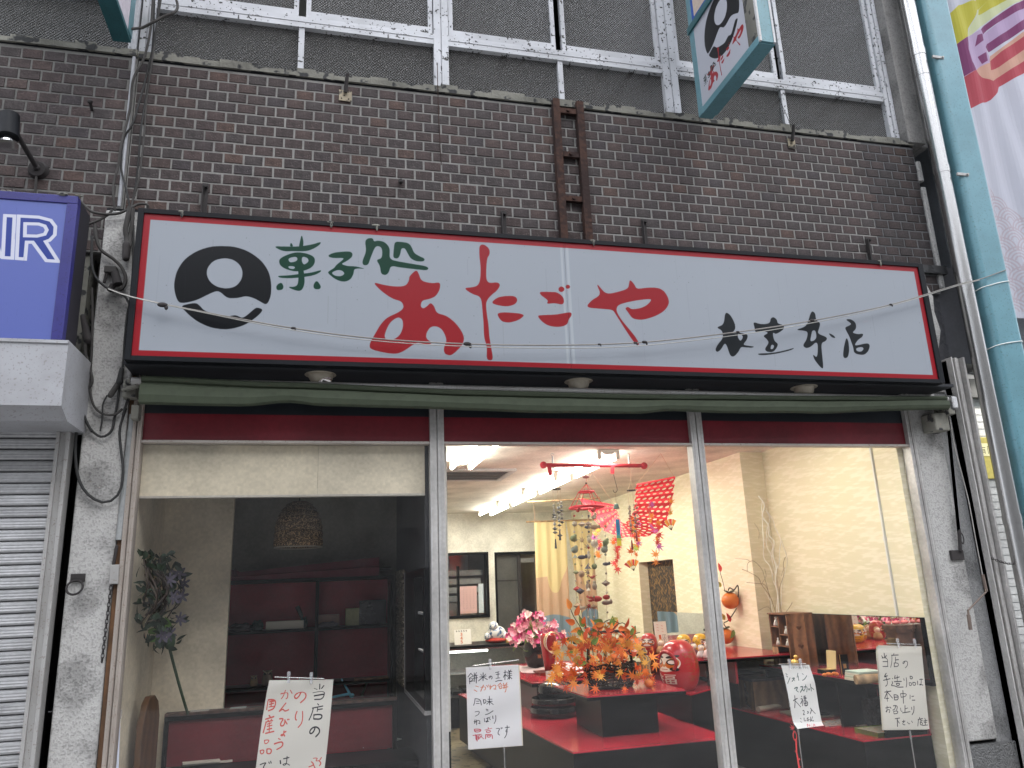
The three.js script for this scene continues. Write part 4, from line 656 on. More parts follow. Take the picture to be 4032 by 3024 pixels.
{ // partition with its little window
  const pm = mat(lin(0.05, 0.05, 0.054), { roughness: 0.8 });
  struct('partition', [bx(0.60, 0.66, 1.735, 2.74, -2.0, -0.06), bx(0.60, 0.66, 0.1, 0.93, -2.0, -0.06), bx(0.60, 0.66, 0.93, 1.735, -2.0, -1.16)], pm);
  const t = thing('partition_window', 'black framed window in the dark partition behind the left post', 'window', [0.62, 0.93, -0.6]);
  part(t, 'sill_trim', [bx(0.585, 0.665, 0.925, 0.947, -1.17, -0.05), bx(0.585, 0.665, 0.947, 1.735, -1.17, -1.150)], M.alu);
  part(t, 'frame', [bx(0.59, 0.655, 0.948, 1.0, -1.149, -0.05), bx(0.59, 0.655, 1.69, 1.735, -1.149, -0.05), bx(0.59, 0.655, 1.0, 1.69, -1.149, -0.58), bx(0.59, 0.655, 1.0, 1.69, -0.12, -0.05)], M.blackLac);
  part(t, 'pane', bx(0.62, 0.621, 1.0, 1.69, -0.58, -0.12), new THREE.MeshPhysicalMaterial({ color: 0xffffff, roughness: 0, transmission: 1, thickness: 0, ior: 1.3, specularIntensity: 0.15, side: THREE.DoubleSide }));
  part(t, 'glazing_bar', [bx(0.615, 0.63, 1.46, 1.475, -0.58, -0.12), bx(0.615, 0.63, 1.24, 1.25, -0.58, -0.12)], M.white);
  solo('woven_screen', 'coarse woven reed screen on the partition', 'screen', bx(0.578, 0.598, 0.95, 1.76, -1.75, -1.19), mat(0xffffff, { map: again(T.weave, 2.4), bumpMap: T.weave, bumpScale: 0.006, roughness: 0.9 }));
  solo('partition_post', 'white grooved post at the end of the partition', 'post', [bx(0.668, 0.735, 0.83, 2.46, -0.16, -0.055), bx(0.69, 0.694, 0.83, 2.46, -0.055, -0.052)], mat(lin(0.62, 0.60, 0.55)));
  struct('partition_base', bx(0.668, 0.733, 0.1, 0.829, -0.16, -0.056), M.blackLac);
}
{ // left display: cream boards, dark recess
  struct('display_side_board', bx(-1.3, -1.0, 0.1, 2.46, -0.86, -0.06), M.cream);
  struct('display_back_board', bx(-1.0, -0.575, 0.1, 2.46, -0.92, -0.86), M.cream);
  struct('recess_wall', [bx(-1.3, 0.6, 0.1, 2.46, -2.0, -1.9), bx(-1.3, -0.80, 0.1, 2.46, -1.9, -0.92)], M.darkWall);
  const t = thing('header_board', 'cream header boards across the top of the dark left display', 'board', [-0.2, 2.15, -0.05]);
  part(t, 'board', bx(-0.99, -0.0315, 2.172, 2.461, -0.075, -0.05), mat(lin(0.70, 0.62, 0.47), { roughness: 0.8 })); part(t, 'board', bx(-0.030, 0.60, 2.172, 2.461, -0.075, -0.0505), mat(lin(0.72, 0.64, 0.49), { roughness: 0.8 }));
  part(t, 'lip', bx(-0.99, 0.60, 2.158, 2.1715, -0.085, -0.044, 0.002), mat(lin(0.50, 0.46, 0.40)));
}
// ---------- left display ----------
{
  const X = pz(1176, 2100, -0.95).x, O = V(X, 0, -0.95), t = thing('woven_lamp', 'bell-shaped lampshade of woven straw bands hanging in the dark display', 'lamp', [X, 1.91, -0.95]);
  const prof = [[0.158, 1.925], [0.158, 1.985], [0.156, 2.035], [0.150, 2.085], [0.138, 2.13], [0.118, 2.17], [0.09, 2.205], [0.05, 2.235]];
  for (let i = 0; i < 7; i++) { const a = prof[i], b = prof[i + 1], c = [0.95, 0.86, 0.80, 0.72, 0.46, 0.40, 0.36][i];
    part(t, 'straw_band', lathe([[a[0] - 0.004, a[1]], [a[0] + 0.003, a[1] + 0.004], [(a[0] + b[0]) / 2 + 0.006, (a[1] + b[1]) / 2], [b[0] + 0.001, b[1] - 0.003], [b[0] - 0.005, b[1]]], O, 40), mat(lin(c, c * 0.78, c * 0.58), { map: again(T.weave, 5, 3), bumpMap: T.weave, bumpScale: 0.002, roughness: 0.9 })); }
  part(t, 'rim', new THREE.TorusGeometry(0.157, 0.005, 6, 40).rotateX(Math.PI / 2).translate(X, 1.922, -0.95), M.creamD);
  part(t, 'cord', bar(V(X, 2.23, -0.95), V(X, 2.46, -0.95), 0.004), M.cable);
}
const petals = (at, n, r, turn, cup = 0.3, wide = 0.42) => { // an open flower of n petals
  const gs = []; for (let i = 0; i < n; i++) { const a = i / n * Math.PI * 2; const g = new THREE.CircleGeometry(1, 6); g.scale(r * 0.5, r * wide, 1).translate(r * 0.52, 0, 0).rotateY(-cup).rotateZ(a); gs.push(g); }
  const g = mergeGeometries(gs.map(flat)); g.applyMatrix4(new THREE.Matrix4().makeRotationFromEuler(turn)); return g.translate(at.x, at.y, at.z);
};
function leafGeo(L, W, bend = 0.15) { // pointed leaf, folded at the midrib
  const rows = []; for (let i = 0; i <= 5; i++) { const t = i / 5, w = W * Math.sin(Math.PI * Math.pow(t, 0.75)) * 0.5, z = -bend * L * t * t; rows.push([V(-w, t * L, z + w * 0.3), V(0, t * L, z), V(w, t * L, z + w * 0.3)]); } return sheet(rows);
}
const MAPLE = []; { const A = [-2.3, -1.45, -0.72, 0, 0.72, 1.45, 2.3], R = [0.55, 0.8, 0.95, 1.05, 0.95, 0.8, 0.55]; for (let i = 0; i < 7; i++) { const a = Math.PI / 2 - A[i]; MAPLE.push([Math.cos(a + 0.13) * R[i] * 0.6, Math.sin(a + 0.13) * R[i] * 0.6], [Math.cos(a) * R[i], Math.sin(a) * R[i]], [Math.cos(a - 0.13) * R[i] * 0.6, Math.sin(a - 0.13) * R[i] * 0.6]); if (i < 6) { const b = Math.PI / 2 - (A[i] + A[i + 1]) / 2; MAPLE.push([Math.cos(b) * 0.3, Math.sin(b) * 0.3]); } } MAPLE.push([0.05, -0.15], [0.03, -0.75], [-0.03, -0.75], [-0.05, -0.15]); }
const mapleBase = (() => { const g = flat(new THREE.ShapeGeometry(new THREE.Shape(MAPLE.map((p) => new THREE.Vector2(...p))))), p = g.attributes.position; for (let i = 0; i < p.count; i++) p.setZ(i, -0.22 * (p.getX(i) ** 2 + p.getY(i) ** 2) + 0.1 * Math.abs(p.getX(i))); g.computeVertexNormals(); return g; })();
const place = (g, at, e, s = 1) => { const c = g.clone(); c.scale(s, s, s); c.applyMatrix4(new THREE.Matrix4().makeRotationFromEuler(e)); return c.translate(at.x, at.y, at.z); };
const E3 = (a = 3.14) => new THREE.Euler(rr(-a, a), rr(-a, a), rr(-3.14, 3.14));
{
  const t = thing('flower_wreath', 'dark twig wreath with mauve flowers on the left wall of the display', 'wreath', px(600, 2560, -0.93));
  const C = (u, v) => px(u, v, -0.92), tw = []; for (let i = 0; i < 26; i++) { const u0 = rr(560, 640), v0 = rr(2190, 2300), a = C(u0, v0), b = C(u0 + rr(-20, 30), v0 + rr(120, 240)), m = C((u0 + u0) / 2 + rr(-40, 40), v0 + 100); m.x += rr(0, 0.10); tw.push(tube([a, m, b], rr(0.003, 0.007), 10, 5)); }
  part(t, 'twigs', tw, mat(lin(0.03, 0.018, 0.012), { map: null }));
  const lv = []; for (let i = 0; i < 230; i++) { const q = C(rr(558, 655), rr(2175, 2550)); q.x += rr(-0.03, 0.10); lv.push(place(leafGeo(rr(0.04, 0.075), rr(0.02, 0.035)), q, E3())); } part(t, 'leaves', lv, mat(lin(0.015, 0.028, 0.014), { map: null }));
  for (const [u, v] of [[600, 2285], [618, 2355], [652, 2350], [570, 2505], [600, 2500], [640, 2260], [660, 2300], [645, 2440]]) { const q = C(u, v); q.x += 0.09; part(t, 'flower', petals(q, 6, 0.048, new THREE.Euler(rr(-0.3, 0.3), 0.6 + rr(-0.4, 0.4), rr(0, 3)), 0.25, 0.2), mat(lin(0.07, 0.06, 0.085), { map: null })); }
  const s = thing('artificial_flower', 'long dark green stem with a drooping flower head leaning in the display', 'flower', pz(742, 2812, -0.78));
  part(s, 'stem', tube([pz(668, 2555, -0.66), pz(690, 2640, -0.70), pz(718, 2740, -0.74), pz(740, 2812, -0.78)], 0.0085, 20, 6), mat(lin(0.025, 0.05, 0.025), { map: null }));
  part(s, 'bud', ball(pz(668, 2530, -0.66), 0.032, 1, 1.3, 1, 10), mat(lin(0.03, 0.06, 0.025), { map: null }));
  for (const [u, v, r] of [[655, 2488, 1.2], [640, 2500, 2.0], [668, 2480, 0.3], [650, 2510, 2.4], [630, 2480, 1.6]]) part(s, 'leaf', place(leafGeo(0.085, 0.04), pz(u, v, -0.64), new THREE.Euler(0.3, 0.3, r)), mat(lin(0.10, 0.19, 0.04), { map: null }));
}
solo('wooden_board', 'rounded brown wooden board leaning in the left corner of the display', 'board', ext([[0, 0], [0.22, 0], [0.22, 0.87], [0.19, 0.95], [0.14, 0.985], [0.08, 0.985], [0.04, 0.95], [0, 0.85]], 0.028, 0.004).rotateY(1.38).translate(-0.955, 0.1, -0.30), mat(lin(0.11, 0.05, 0.02), { map: T.wood, roughness: 0.5 }));
{ // red and black shelf unit
  const x0 = -0.72, x1 = 0.55, zf = -1.60, zb = -1.86, t = thing('display_shelf', 'tall black shelf unit with dark red back in the left display', 'shelf', [(x0 + x1) / 2, 0.1, -1.75]);
  part(t, 'side_panel', bx(x0, x0 + 0.025, 0.1, 1.73, zb, zf, 0.002), M.blackLac); part(t, 'side_panel', bx(x1 - 0.025, x1, 0.1, 1.73, zb, zf, 0.002), M.blackLac); part(t, 'divider', bx(-0.035, -0.01, 0.1, 1.705, zb, zf - 0.004, 0.002), M.blackLac);
  part(t, 'top_board', bx(x0, x1, 1.706, 1.73, zb, zf + 0.003, 0.002), M.blackLac);
  for (const y of [1.345, 0.955]) part(t, 'shelf_board', bx(x0 + 0.026, x1 - 0.026, y, y + 0.022, zb, zf + 0.002), M.blackLac);
  for (const [a, b] of [[x0 + 0.026, -0.036], [-0.009, x1 - 0.026]]) for (const [c, d] of [[0.1, 0.955], [0.977, 1.345], [1.367, 1.705]]) part(t, 'back_panel', bx(a, b, c, d, zb - 0.01, zb + 0.006), M.redPanel);
  const on = (u, y, z = -1.68) => V(pz(u, 2400, z).x, y, z);
  const B = (name, label, cat, u0, u1, y0, y1, z0, z1, m, r = 0.003) => solo(name, label, cat, bx(pz(u0, 2450, z1).x, pz(u1, 2450, z1).x, y0, y1, z0, z1, r), m);
  B('white_box', 'long white box with a red end on the middle shelf', 'box', 1047, 1196, 1.3675, 1.425, -1.76, -1.66, mat(lin(0.85, 0.80, 0.68), { map: null }));
  B('brown_box', 'brown wrapped box right of the shelf divider', 'box', 1249, 1336, 1.3675, 1.455, -1.78, -1.70, mat(lin(0.36, 0.18, 0.12), { roughness: 0.3 }));
  B('green_card', 'pale green upright packet on the middle shelf', 'packet', 1360, 1414, 1.3675, 1.495, -1.76, -1.72, mat(lin(0.62, 0.63, 0.36)));
  B('black_box', 'black shrink-wrapped box at the right end of the middle shelf', 'box', 1414, 1520, 1.3675, 1.55, -1.80, -1.74, mat(lin(0.02, 0.018, 0.022), { roughness: 0.15 }));
  const crumple = (c, w, h, d) => { const g = new THREE.IcosahedronGeometry(1, 3), p = g.attributes.position; for (let i = 0; i < p.count; i++) { const q = V().fromBufferAttribute(p, i), k = 0.75 + 0.5 * vnoise(q.x * 3 + 9, q.y * 3 + q.z * 2 + 9, 64, 3); p.setXYZ(i, q.x * k * w, Math.max(-0.6, q.y * k) * h, q.z * k * d); } g.computeVertexNormals(); return g.translate(c.x, c.y + 0.6 * h, c.z); };
  const wrap = (c) => mat(c, { map: null, roughness: 0.12 });
  solo('plastic_packet', 'crumpled dark plastic packet left on the middle shelf', 'packet', crumple(on(950, 1.3675), 0.10, 0.035, 0.05), wrap(lin(0.045, 0.04, 0.045)));
  solo('plastic_packet', 'dark green crumpled packet beside the white box', 'packet', crumple(on(1015, 1.3675, -1.66), 0.05, 0.045, 0.04), wrap(lin(0.03, 0.06, 0.055)));
  solo('plastic_bag', 'grey crumpled plastic bag in front of the brown box', 'bag', crumple(on(1292, 1.367, -1.63), 0.085, 0.025, 0.03), wrap(lin(0.14, 0.13, 0.15)));
  { const c = on(1196, 1.3675, -1.70), b = thing('wrapped_bottle', 'dark green bottle in wrapping beside the shelf divider', 'bottle', c); part(b, 'body', crumple(c, 0.035, 0.05, 0.035), wrap(lin(0.02, 0.05, 0.05))); part(b, 'neck', bar(c.clone().add(V(0, 0.06, 0)), c.clone().add(V(-0.05, 0.16, 0)), 0.014, 0.018), wrap(lin(0.02, 0.03, 0.03))); }
  // bundle of folded cloth on top
  const fr = [[], [], [], [], [], []]; for (let i = 0; i <= 30; i++) { const k = i / 30, x = -0.66 + 1.10 * k, h = 0.055 + 0.085 * k, w = 0.004 * Math.sin(k * 40); [[0, -1.62], [h * 0.45, -1.60 + w], [h * 0.55, -1.625], [h + 0.02 * (i < 2), -1.64 + w], [h, -1.75], [0, -1.78]].forEach((q, j) => fr[j].push(V(x, 1.732 + q[0], q[1]))); }
  const fl = thing('folded_banner', 'long dark red folded banner lying on top of the shelf unit', 'banner', [-0.1, 1.731, -1.7]); part(fl, 'cloth', sheet(fr), mat(lin(0.24, 0.035, 0.06), { map: T.cloth, roughness: 0.9 })); part(fl, 'end_fold', crumple(V(-0.64, 1.735, -1.64), 0.045, 0.05, 0.03), mat(lin(0.13, 0.012, 0.03), { map: T.cloth })); part(fl, 'stick', bar(V(0.40, 1.775, -1.62), V(0.53, 1.785, -1.62), 0.012), M.blackLac);
  // small things on the lower shelf
  const owl = (u, label, r, col) => { const c = on(u, 0.9775, -1.66), o = thing('owl_figure', label, 'figurine', c); part(o, 'body', lathe([[0, 0], [r * 0.85, 0.003], [r, r * 0.8], [r * 0.8, r * 1.7], [r * 0.75, r * 2.1], [r * 0.4, r * 2.5], [0, r * 2.55]], c, 14), mat(col, { map: T.wood })); for (const s of [-1, 1]) { part(o, 'eye', ball(c.clone().add(V(s * r * 0.32, r * 2.0, r * 0.62)), r * 0.26, 1, 1, 0.4, 8), mat(lin(0.02, 0.02, 0.02), { map: null })); part(o, 'brow', bar(c.clone().add(V(s * r * 0.1, r * 2.1, r * 0.75)), c.clone().add(V(s * r * 0.75, r * 2.55, r * 0.45)), r * 0.14, r * 0.06, 6), mat(lin(0.45, 0.36, 0.22), { map: null })); } };
  owl(1012, 'pale carved owl figure left on the lower shelf', 0.030, lin(0.6, 0.36, 0.16)); owl(1064, 'brown owl figure with dark brows on the lower shelf', 0.042, lin(0.36, 0.25, 0.15));
  solo('plastic_scoop', 'pale blue plastic scoop leaning on the lower shelf', 'scoop', [bar(pz(1345, 2675, -1.66), pz(1382, 2740, -1.60), 0.007, 0.010), bar(pz(1310, 2745, -1.58), pz(1378, 2732, -1.60), 0.008, 0.012), ball(pz(1385, 2738, -1.6), 0.02, 1, 0.8, 0.6, 8)], mat(lin(0.22, 0.52, 0.70), { map: null }));
  solo('wooden_spatula', 'pointed wooden spatula leaning on the lower shelf', 'spatula', beam(pz(1446, 2682, -1.68), pz(1425, 2738, -1.62), 0.016, 0.006), M.woodL);
  solo('wooden_plank', 'thin wooden plank lying on the lower shelf', 'plank', [bx(pz(1395, 2740, -1.6).x, pz(1530, 2740, -1.6).x, 0.978, 0.990, -1.68, -1.59, 0.003)], mat(lin(0.30, 0.17, 0.09), { map: T.wood }));
}
{ // desk in front of the shelf
  const t = thing('display_desk', 'black desk with a low dark red back board in the left display', 'desk', [-0.2, 0.1, -0.75]);
  part(t, 'back_board', bx(-0.875, 0.47, 0.64, 0.897, -0.81, -0.80), mat(lin(0.15, 0.007, 0.013), { roughness: 0.5 }));
  part(t, 'frame', [bx(-0.90, 0.50, 0.898, 0.924, -0.815, -0.78), bx(-0.90, -0.876, 0.635, 0.898, -0.815, -0.78), bx(0.471, 0.50, 0.635, 0.898, -0.815, -0.78)], M.blackLac);
  part(t, 'ledge', bx(-0.90, 0.50, 0.925, 0.942, -0.856, -0.775, 0.002), mat(lin(0.10, 0.055, 0.04), { map: T.wood }));
  part(t, 'desk_top', bx(-0.95, 0.59, 0.605, 0.634, -0.815, -0.40, 0.003), M.blackLac); part(t, 'desk_front', bx(-0.95, 0.59, 0.1, 0.605, -0.815, -0.43), M.blackLac);
  const slip = (q, y, th = 0.003) => prism(q.map(([u, v]) => { const p = py(u, v, y); return [p.x, p.z]; }), y, y + th);
  solo('paper_slip', 'pale paper slip on the ledge, left of the other one', 'paper', bx(pz(750, 2800, -0.8).x, pz(822, 2800, -0.8).x, 0.9425, 0.945, -0.85, -0.778), mat(lin(0.45, 0.42, 0.37)));
  solo('paper_slip', 'pale paper slip on the ledge, right of the other one', 'paper', bx(pz(905, 2790, -0.8).x, pz(968, 2790, -0.8).x, 0.9425, 0.945, -0.852, -0.780), mat(lin(0.48, 0.46, 0.42)));
  solo('paper_sheets', 'white folded paper sheets lying at the right of the black desk', 'paper', [slip([[1318, 2912], [1465, 2892], [1582, 2912], [1430, 2946], [1380, 2932]], 0.652, 0.006), slip([[1340, 2920], [1430, 2938], [1400, 2950], [1378, 2938]], 0.640, 0.004)], mat(lin(0.62, 0.62, 0.58), { map: null }));
  solo('notebook', 'cream notebook lying open at the left of the desk', 'notebook', [slip([[708, 2978], [840, 2958], [868, 3000], [720, 3012]], 0.655, 0.008), slip([[700, 2992], [905, 2962], [915, 3000], [720, 3020]], 0.640, 0.012)], mat(lin(0.50, 0.45, 0.37), { map: null }));
  solo('envelopes', 'stack of white envelopes beside the notebook on the desk', 'envelopes', slip([[925, 2955], [1015, 2945], [1015, 2985], [925, 2995]], 0.64, 0.02), mat(lin(0.48, 0.45, 0.42), { map: null }));
}
// ---------- shop: lights ----------
function tubeLight(label, x, z0, z1, power = 13) {
  const t = thing('fluorescent_light', label, 'light', [x, 2.66, (z0 + z1) / 2], 'ceiling tube lights');
  const hm = mat(lin(0.80, 0.78, 0.70), { map: null, roughness: 0.5 });
  part(t, 'housing', ext([[-0.10, 2.739], [0.10, 2.739], [0.035, 2.700], [-0.035, 2.700]], z1 - z0 - 0.02).translate(x, 0, z0 + 0.01), hm);
  for (const z of [z0 + 0.02, z1 - 0.02]) for (const s of [-1, 1]) part(t, 'socket', bx(x + s * 0.085 - 0.018, x + s * 0.085 + 0.018, 2.655, 2.735, z - 0.018, z + 0.018, 0.01), hm);
  const em = new THREE.MeshStandardMaterial({ color: 0xffffff, emissive: lin(1, 0.97, 0.86), emissiveIntensity: 15 });
  for (const s of [-1, 1]) part(t, 'tube', bar(V(x + s * 0.085, 2.675, z0 + 0.04), V(x + s * 0.085, 2.675, z1 - 0.04), 0.016, 0.016, 14), em);
  const l = new THREE.RectAreaLight(new THREE.Color(1, 0.955, 0.83), power, 0.20, z1 - z0 - 0.08); l.rotation.x = -Math.PI / 2; l.position.set(0, 2.652 - t.position.y, 0); t.add(l);
}
tubeLight('double tube light at the front end of the long ceiling row', 2.43, -2.92, -1.68);
tubeLight('second double tube light from the window in the long ceiling row', 2.42, -4.22, -2.98);
tubeLight('third double tube light from the window in the long ceiling row', 2.40, -5.52, -4.28);
tubeLight('double tube light nearest the back wall', 2.38, -6.84, -5.60);
tubeLight('double tube light above the left part of the shop', 1.22, -2.32, -1.06);
tubeLight('double tube light close to the window, above the right counter', 3.05, -0.98, -0.14, 6);
{ const t = thing('air_conditioner', 'white ceiling air conditioner with a dark grille', 'air conditioner', [1.4, 2.70, -3.1]);
  part(t, 'frame', [bx(0.85, 1.86, 2.715, 2.74, -2.80, -2.74, 0.004), bx(0.85, 1.86, 2.715, 2.74, -3.48, -3.42, 0.004), bx(0.85, 0.91, 2.715, 2.74, -3.42, -2.80), bx(1.80, 1.86, 2.715, 2.74, -3.42, -2.80)], M.white);
  part(t, 'grille', bx(0.91, 1.80, 2.725, 2.739, -3.42, -2.80), mat(lin(0.05, 0.055, 0.06))); for (let i = 0; i < 5; i++) part(t, 'louvre', bx(0.92, 1.79, 2.716, 2.724, -3.36 + i * 0.12, -3.33 + i * 0.12), mat(lin(0.15, 0.155, 0.16))); }
// ---------- back of the shop ----------
{ const t = thing('kitchen_window', 'black framed window to the kitchen in the back wall', 'window', [2.1, 1.2, -7.3]);
  part(t, 'frame', [bx(1.70, 2.50, 1.185, 1.225, -7.42, -7.27), bx(1.70, 2.50, 2.115, 2.15, -7.42, -7.27), bx(2.462, 2.50, 1.225, 2.115, -7.42, -7.27), bx(1.70, 1.735, 1.225, 2.115, -7.42, -7.27), bx(2.02, 2.05, 1.225, 1.95, -7.40, -7.31)], M.blackLac);
  part(t, 'pane', bx(1.735, 2.462, 1.225, 2.115, -7.36, -7.355), M.clear);
  const k = thing('kitchen_rack', 'stainless steel trays and ducts behind the kitchen window', 'rack', [2.2, 0.1, -8.2]);
  part(k, 'duct', bar(V(2.1, 1.85, -8.4), V(2.1, 2.8, -8.4), 0.28, 0.28, 24), M.alu); for (let i = 0; i < 4; i++) part(k, 'tray', bx(1.75, 2.48 + 0.03 * (i % 2), 1.42 + i * 0.13, 1.51 + i * 0.13, -8.3, -7.8, 0.01), mat(lin(0.42, 0.42, 0.40), { roughness: 0.4 })); part(k, 'stand', bx(1.7, 2.5, 0.1, 1.40, -8.35, -7.8), mat(lin(0.3, 0.28, 0.26)));
  solo('pink_notice', 'pink notice with writing behind the kitchen window', 'notice', new THREE.BoxGeometry(0.26, 0.40, 0.004).translate(2.20, 1.45, -7.42), mat(lin(0.72, 0.46, 0.44), { map: canvasTex(64, 96, (g) => { g.fillStyle = '#fff'; g.fillRect(0, 0, 64, 96); g.strokeStyle = '#777'; for (let c = 0; c < 4; c++) for (let j = 0; j < 9; j++) { g.beginPath(); g.moveTo(52 - c * 13, 12 + j * 8); g.lineTo(55 - c * 13 - rr(0, 6), 15 + j * 8); g.stroke(); } }) }), { uv: true });
  solo('white_notice', 'pale blue notice beside the pink one behind the kitchen window', 'notice', bx(2.36, 2.44, 1.25, 1.68, -7.43, -7.425), mat(lin(0.62, 0.70, 0.74), { map: null }));
  const d = thing('kitchen_door', 'grey glass kitchen door in the back wall', 'door', [2.95, 0.1, -7.35]);
  part(d, 'frame', [bx(2.60, 3.30, 2.10, 2.14, -7.42, -7.28), bx(2.60, 2.63, 0.1, 2.10, -7.42, -7.28)], M.blackLac); part(d, 'dark_panel', bx(2.63, 2.97, 0.1, 2.10, -7.40, -7.36), mat(lin(0.085, 0.085, 0.08))); part(d, 'stile', [bx(2.97, 3.02, 0.1, 2.10, -7.42, -7.32), bx(2.63, 2.97, 1.70, 1.72, -7.362, -7.352)], M.iron); part(d, 'glass', bx(3.02, 3.30, 0.1, 2.10, -7.38, -7.375), M.clear); part(d, 'door_closer', bx(3.02, 3.24, 1.97, 2.04, -7.36, -7.30, 0.01), mat(lin(0.2, 0.2, 0.2)));
}
{ // noren
  const z = -5.7, P = (u, v) => pz(u, v, z), tx = canvasTex(256, 512, (g) => { g.fillStyle = '#ecd9a2'; g.fillRect(0, 0, 256, 512); g.fillStyle = '#d9b596'; g.beginPath(); g.moveTo(0, 250); g.lineTo(90, 245); g.bezierCurveTo(100, 330, 180, 340, 200, 270); g.lineTo(256, 200); g.lineTo(256, 460); g.lineTo(0, 460); g.fill(); g.fillStyle = '#8ba3b4'; g.beginPath(); g.moveTo(0, 440); g.bezierCurveTo(60, 400, 150, 400, 256, 425); g.lineTo(256, 512); g.lineTo(0, 512); g.fill(); });
  const t = thing('noren_curtain', 'split cream, beige and blue cloth curtain before the kitchen door', 'curtain', P(2180, 2500));
  const cm = new THREE.MeshPhysicalMaterial({ map: tx, color: lin(0.8, 0.8, 0.8), roughness: 0.95, transmission: 0.15, thickness: 0, side: THREE.DoubleSide });
  const panel = (a, b, c, d, f) => { const rows = []; for (let i = 0; i <= 12; i++) { const r = []; for (let j = 0; j <= 24; j++) { const p = P(a[0] + (b[0] - a[0]) * j / 24, a[1] + (b[1] - a[1]) * j / 24).lerp(P(d[0] + (c[0] - d[0]) * j / 24, d[1] + (c[1] - d[1]) * j / 24), i / 12); p.z += 0.02 * Math.sin(j * 0.9 + f) * (0.3 + i / 14); r.push(p); } rows.push(r); } return sheet(rows); };
  part(t, 'cloth_panel', panel([2103, 2052], [2226, 2048], [2250, 2515], [2118, 2520], 0), cm, { uv: true }); part(t, 'cloth_panel', panel([2228, 2048], [2330, 2046], [2362, 2480], [2300, 2490], 2), cm, { uv: true });
  part(t, 'rod', bar(P(2072, 2055), P(2345, 2046), 0.012), M.woodL); for (const u of [2105, 2320]) part(t, 'cord', bar(P(u, 2050), V(P(u, 2050).x, 2.74, z), 0.004), M.thread);
  solo('bamboo_pole', 'thin bamboo pole hung from the ceiling before the curtain', 'pole', bar(pz(2078, 1977, -4.6), pz(2362, 1960, -4.0), 0.010), M.woodL);
}
{ // glass showcase
  const t = thing('glass_showcase', 'glass display counter with a black top at the back of the shop', 'showcase', [1.8, 0.1, -4.9]);
  part(t, 'top', bx(0.9, 2.62, 0.945, 0.975, -5.3, -4.6, 0.004), M.blackLac); part(t, 'glass_front', bx(0.9, 2.60, 0.42, 0.944, -4.64, -4.634), M.clear); part(t, 'base', bx(0.9, 2.60, 0.1, 0.42, -5.3, -4.62), M.blackLac); part(t, 'back_board', bx(0.9, 2.60, 0.42, 0.944, -5.30, -5.27), mat(lin(0.55, 0.56, 0.52)));
  part(t, 'shelf', bx(0.92, 2.58, 0.66, 0.668, -5.26, -4.70), M.plastic); part(t, 'rail', [bx(0.9, 2.60, 0.422, 0.436, -4.66, -4.62), bx(0.9, 2.60, 0.925, 0.944, -4.66, -4.62)], M.steel);
  part(t, 'tube', bar(V(1.0, 0.905, -4.72), V(1.92, 0.905, -4.72), 0.012), new THREE.MeshStandardMaterial({ color: 0xffffff, emissive: lin(0.95, 1, 0.92), emissiveIntensity: 4 }));
  const l = new THREE.RectAreaLight(new THREE.Color(0.95, 1, 0.93), 6, 0.9, 0.03); l.rotation.x = -Math.PI / 2; l.position.set(1.46 - 1.8, 0.888 - 0.1, -4.72 + 4.9); t.add(l);
  for (let i = 0; i < 12; i++) part(t, 'sweet_tray', bx(0.98 + i * 0.13, 1.08 + i * 0.13, 0.437, 0.455 + 0.02 * (i % 3), -5.1, -4.72, 0.004), i % 3 ? M.lacquer : M.white);
  const a = pz(1795, 2525, -4.8), b = pz(1848, 2465, -4.8);
  solo('price_card', 'white card with orange numbers standing on the showcase', 'card', new THREE.BoxGeometry(0.20, 0.17, 0.004).rotateX(-0.15).translate(pz(1822, 2500, -4.8).x, 1.062, -4.8), mat(lin(0.8, 0.8, 0.76), { map: canvasTex(96, 80, (g) => { g.fillStyle = '#fff'; g.fillRect(0, 0, 96, 80); g.fillStyle = '#e0703a'; g.font = 'bold 24px sans-serif'; ['3', '4', '5'].forEach((s, i) => g.fillText(s, 34, 34 + i * 20)); g.strokeStyle = '#444'; g.lineWidth = 2; for (let i = 0; i < 5; i++) { g.beginPath(); g.moveTo(10 + i * 14, 6); g.lineTo(18 + i * 14, 10); g.moveTo(14 + i * 14, 4); g.lineTo(13 + i * 14, 13); g.stroke(); } }) }), { uv: true });
  const c = V(pz(1952, 2510, -4.8).x, 0.976, -4.8), f = thing('porcelain_figure', 'round blue and white porcelain figure on a red cushion on the showcase', 'figurine', c);
  part(f, 'cushion', ball(c.clone().add(V(0, 0.03, 0)), 0.13, 1, 0.25, 0.8), mat(lin(0.6, 0.05, 0.03), { map: T.cloth })); const blue = canvasTex(128, 64, (g) => { g.fillStyle = '#e6e9ea'; g.fillRect(0, 0, 128, 64); for (let i = 0; i < 46; i++) { g.fillStyle = i % 2 ? '#46689a' : '#8fa6c4'; g.beginPath(); g.ellipse(rnd() * 128, rnd() * 64, rr(2, 7), rr(1.5, 4), rnd() * 3, 0, 7); g.fill(); } });
  part(f, 'body', [ball(c.clone().add(V(0.01, 0.11, 0)), 0.10, 1.15, 0.85, 0.8), ball(c.clone().add(V(-0.03, 0.195, 0.03)), 0.055, 1.1, 0.9, 1), ball(c.clone().add(V(-0.11, 0.08, 0.04)), 0.04), ball(c.clone().add(V(0.10, 0.08, 0.03)), 0.045)], new THREE.MeshPhysicalMaterial({ map: blue, color: lin(0.85, 0.85, 0.85), roughness: 0.15 }), { uv: true });
  solo('gold_block', 'small gold block beside the porcelain figure', 'ornament', prism([[pz(1990, 2510, -4.75).x, -4.78], [pz(2017, 2510, -4.75).x, -4.78], [pz(2015, 2510, -4.7).x, -4.70], [pz(1992, 2510, -4.7).x, -4.70]], 0.976, 1.01), M.gold);
}
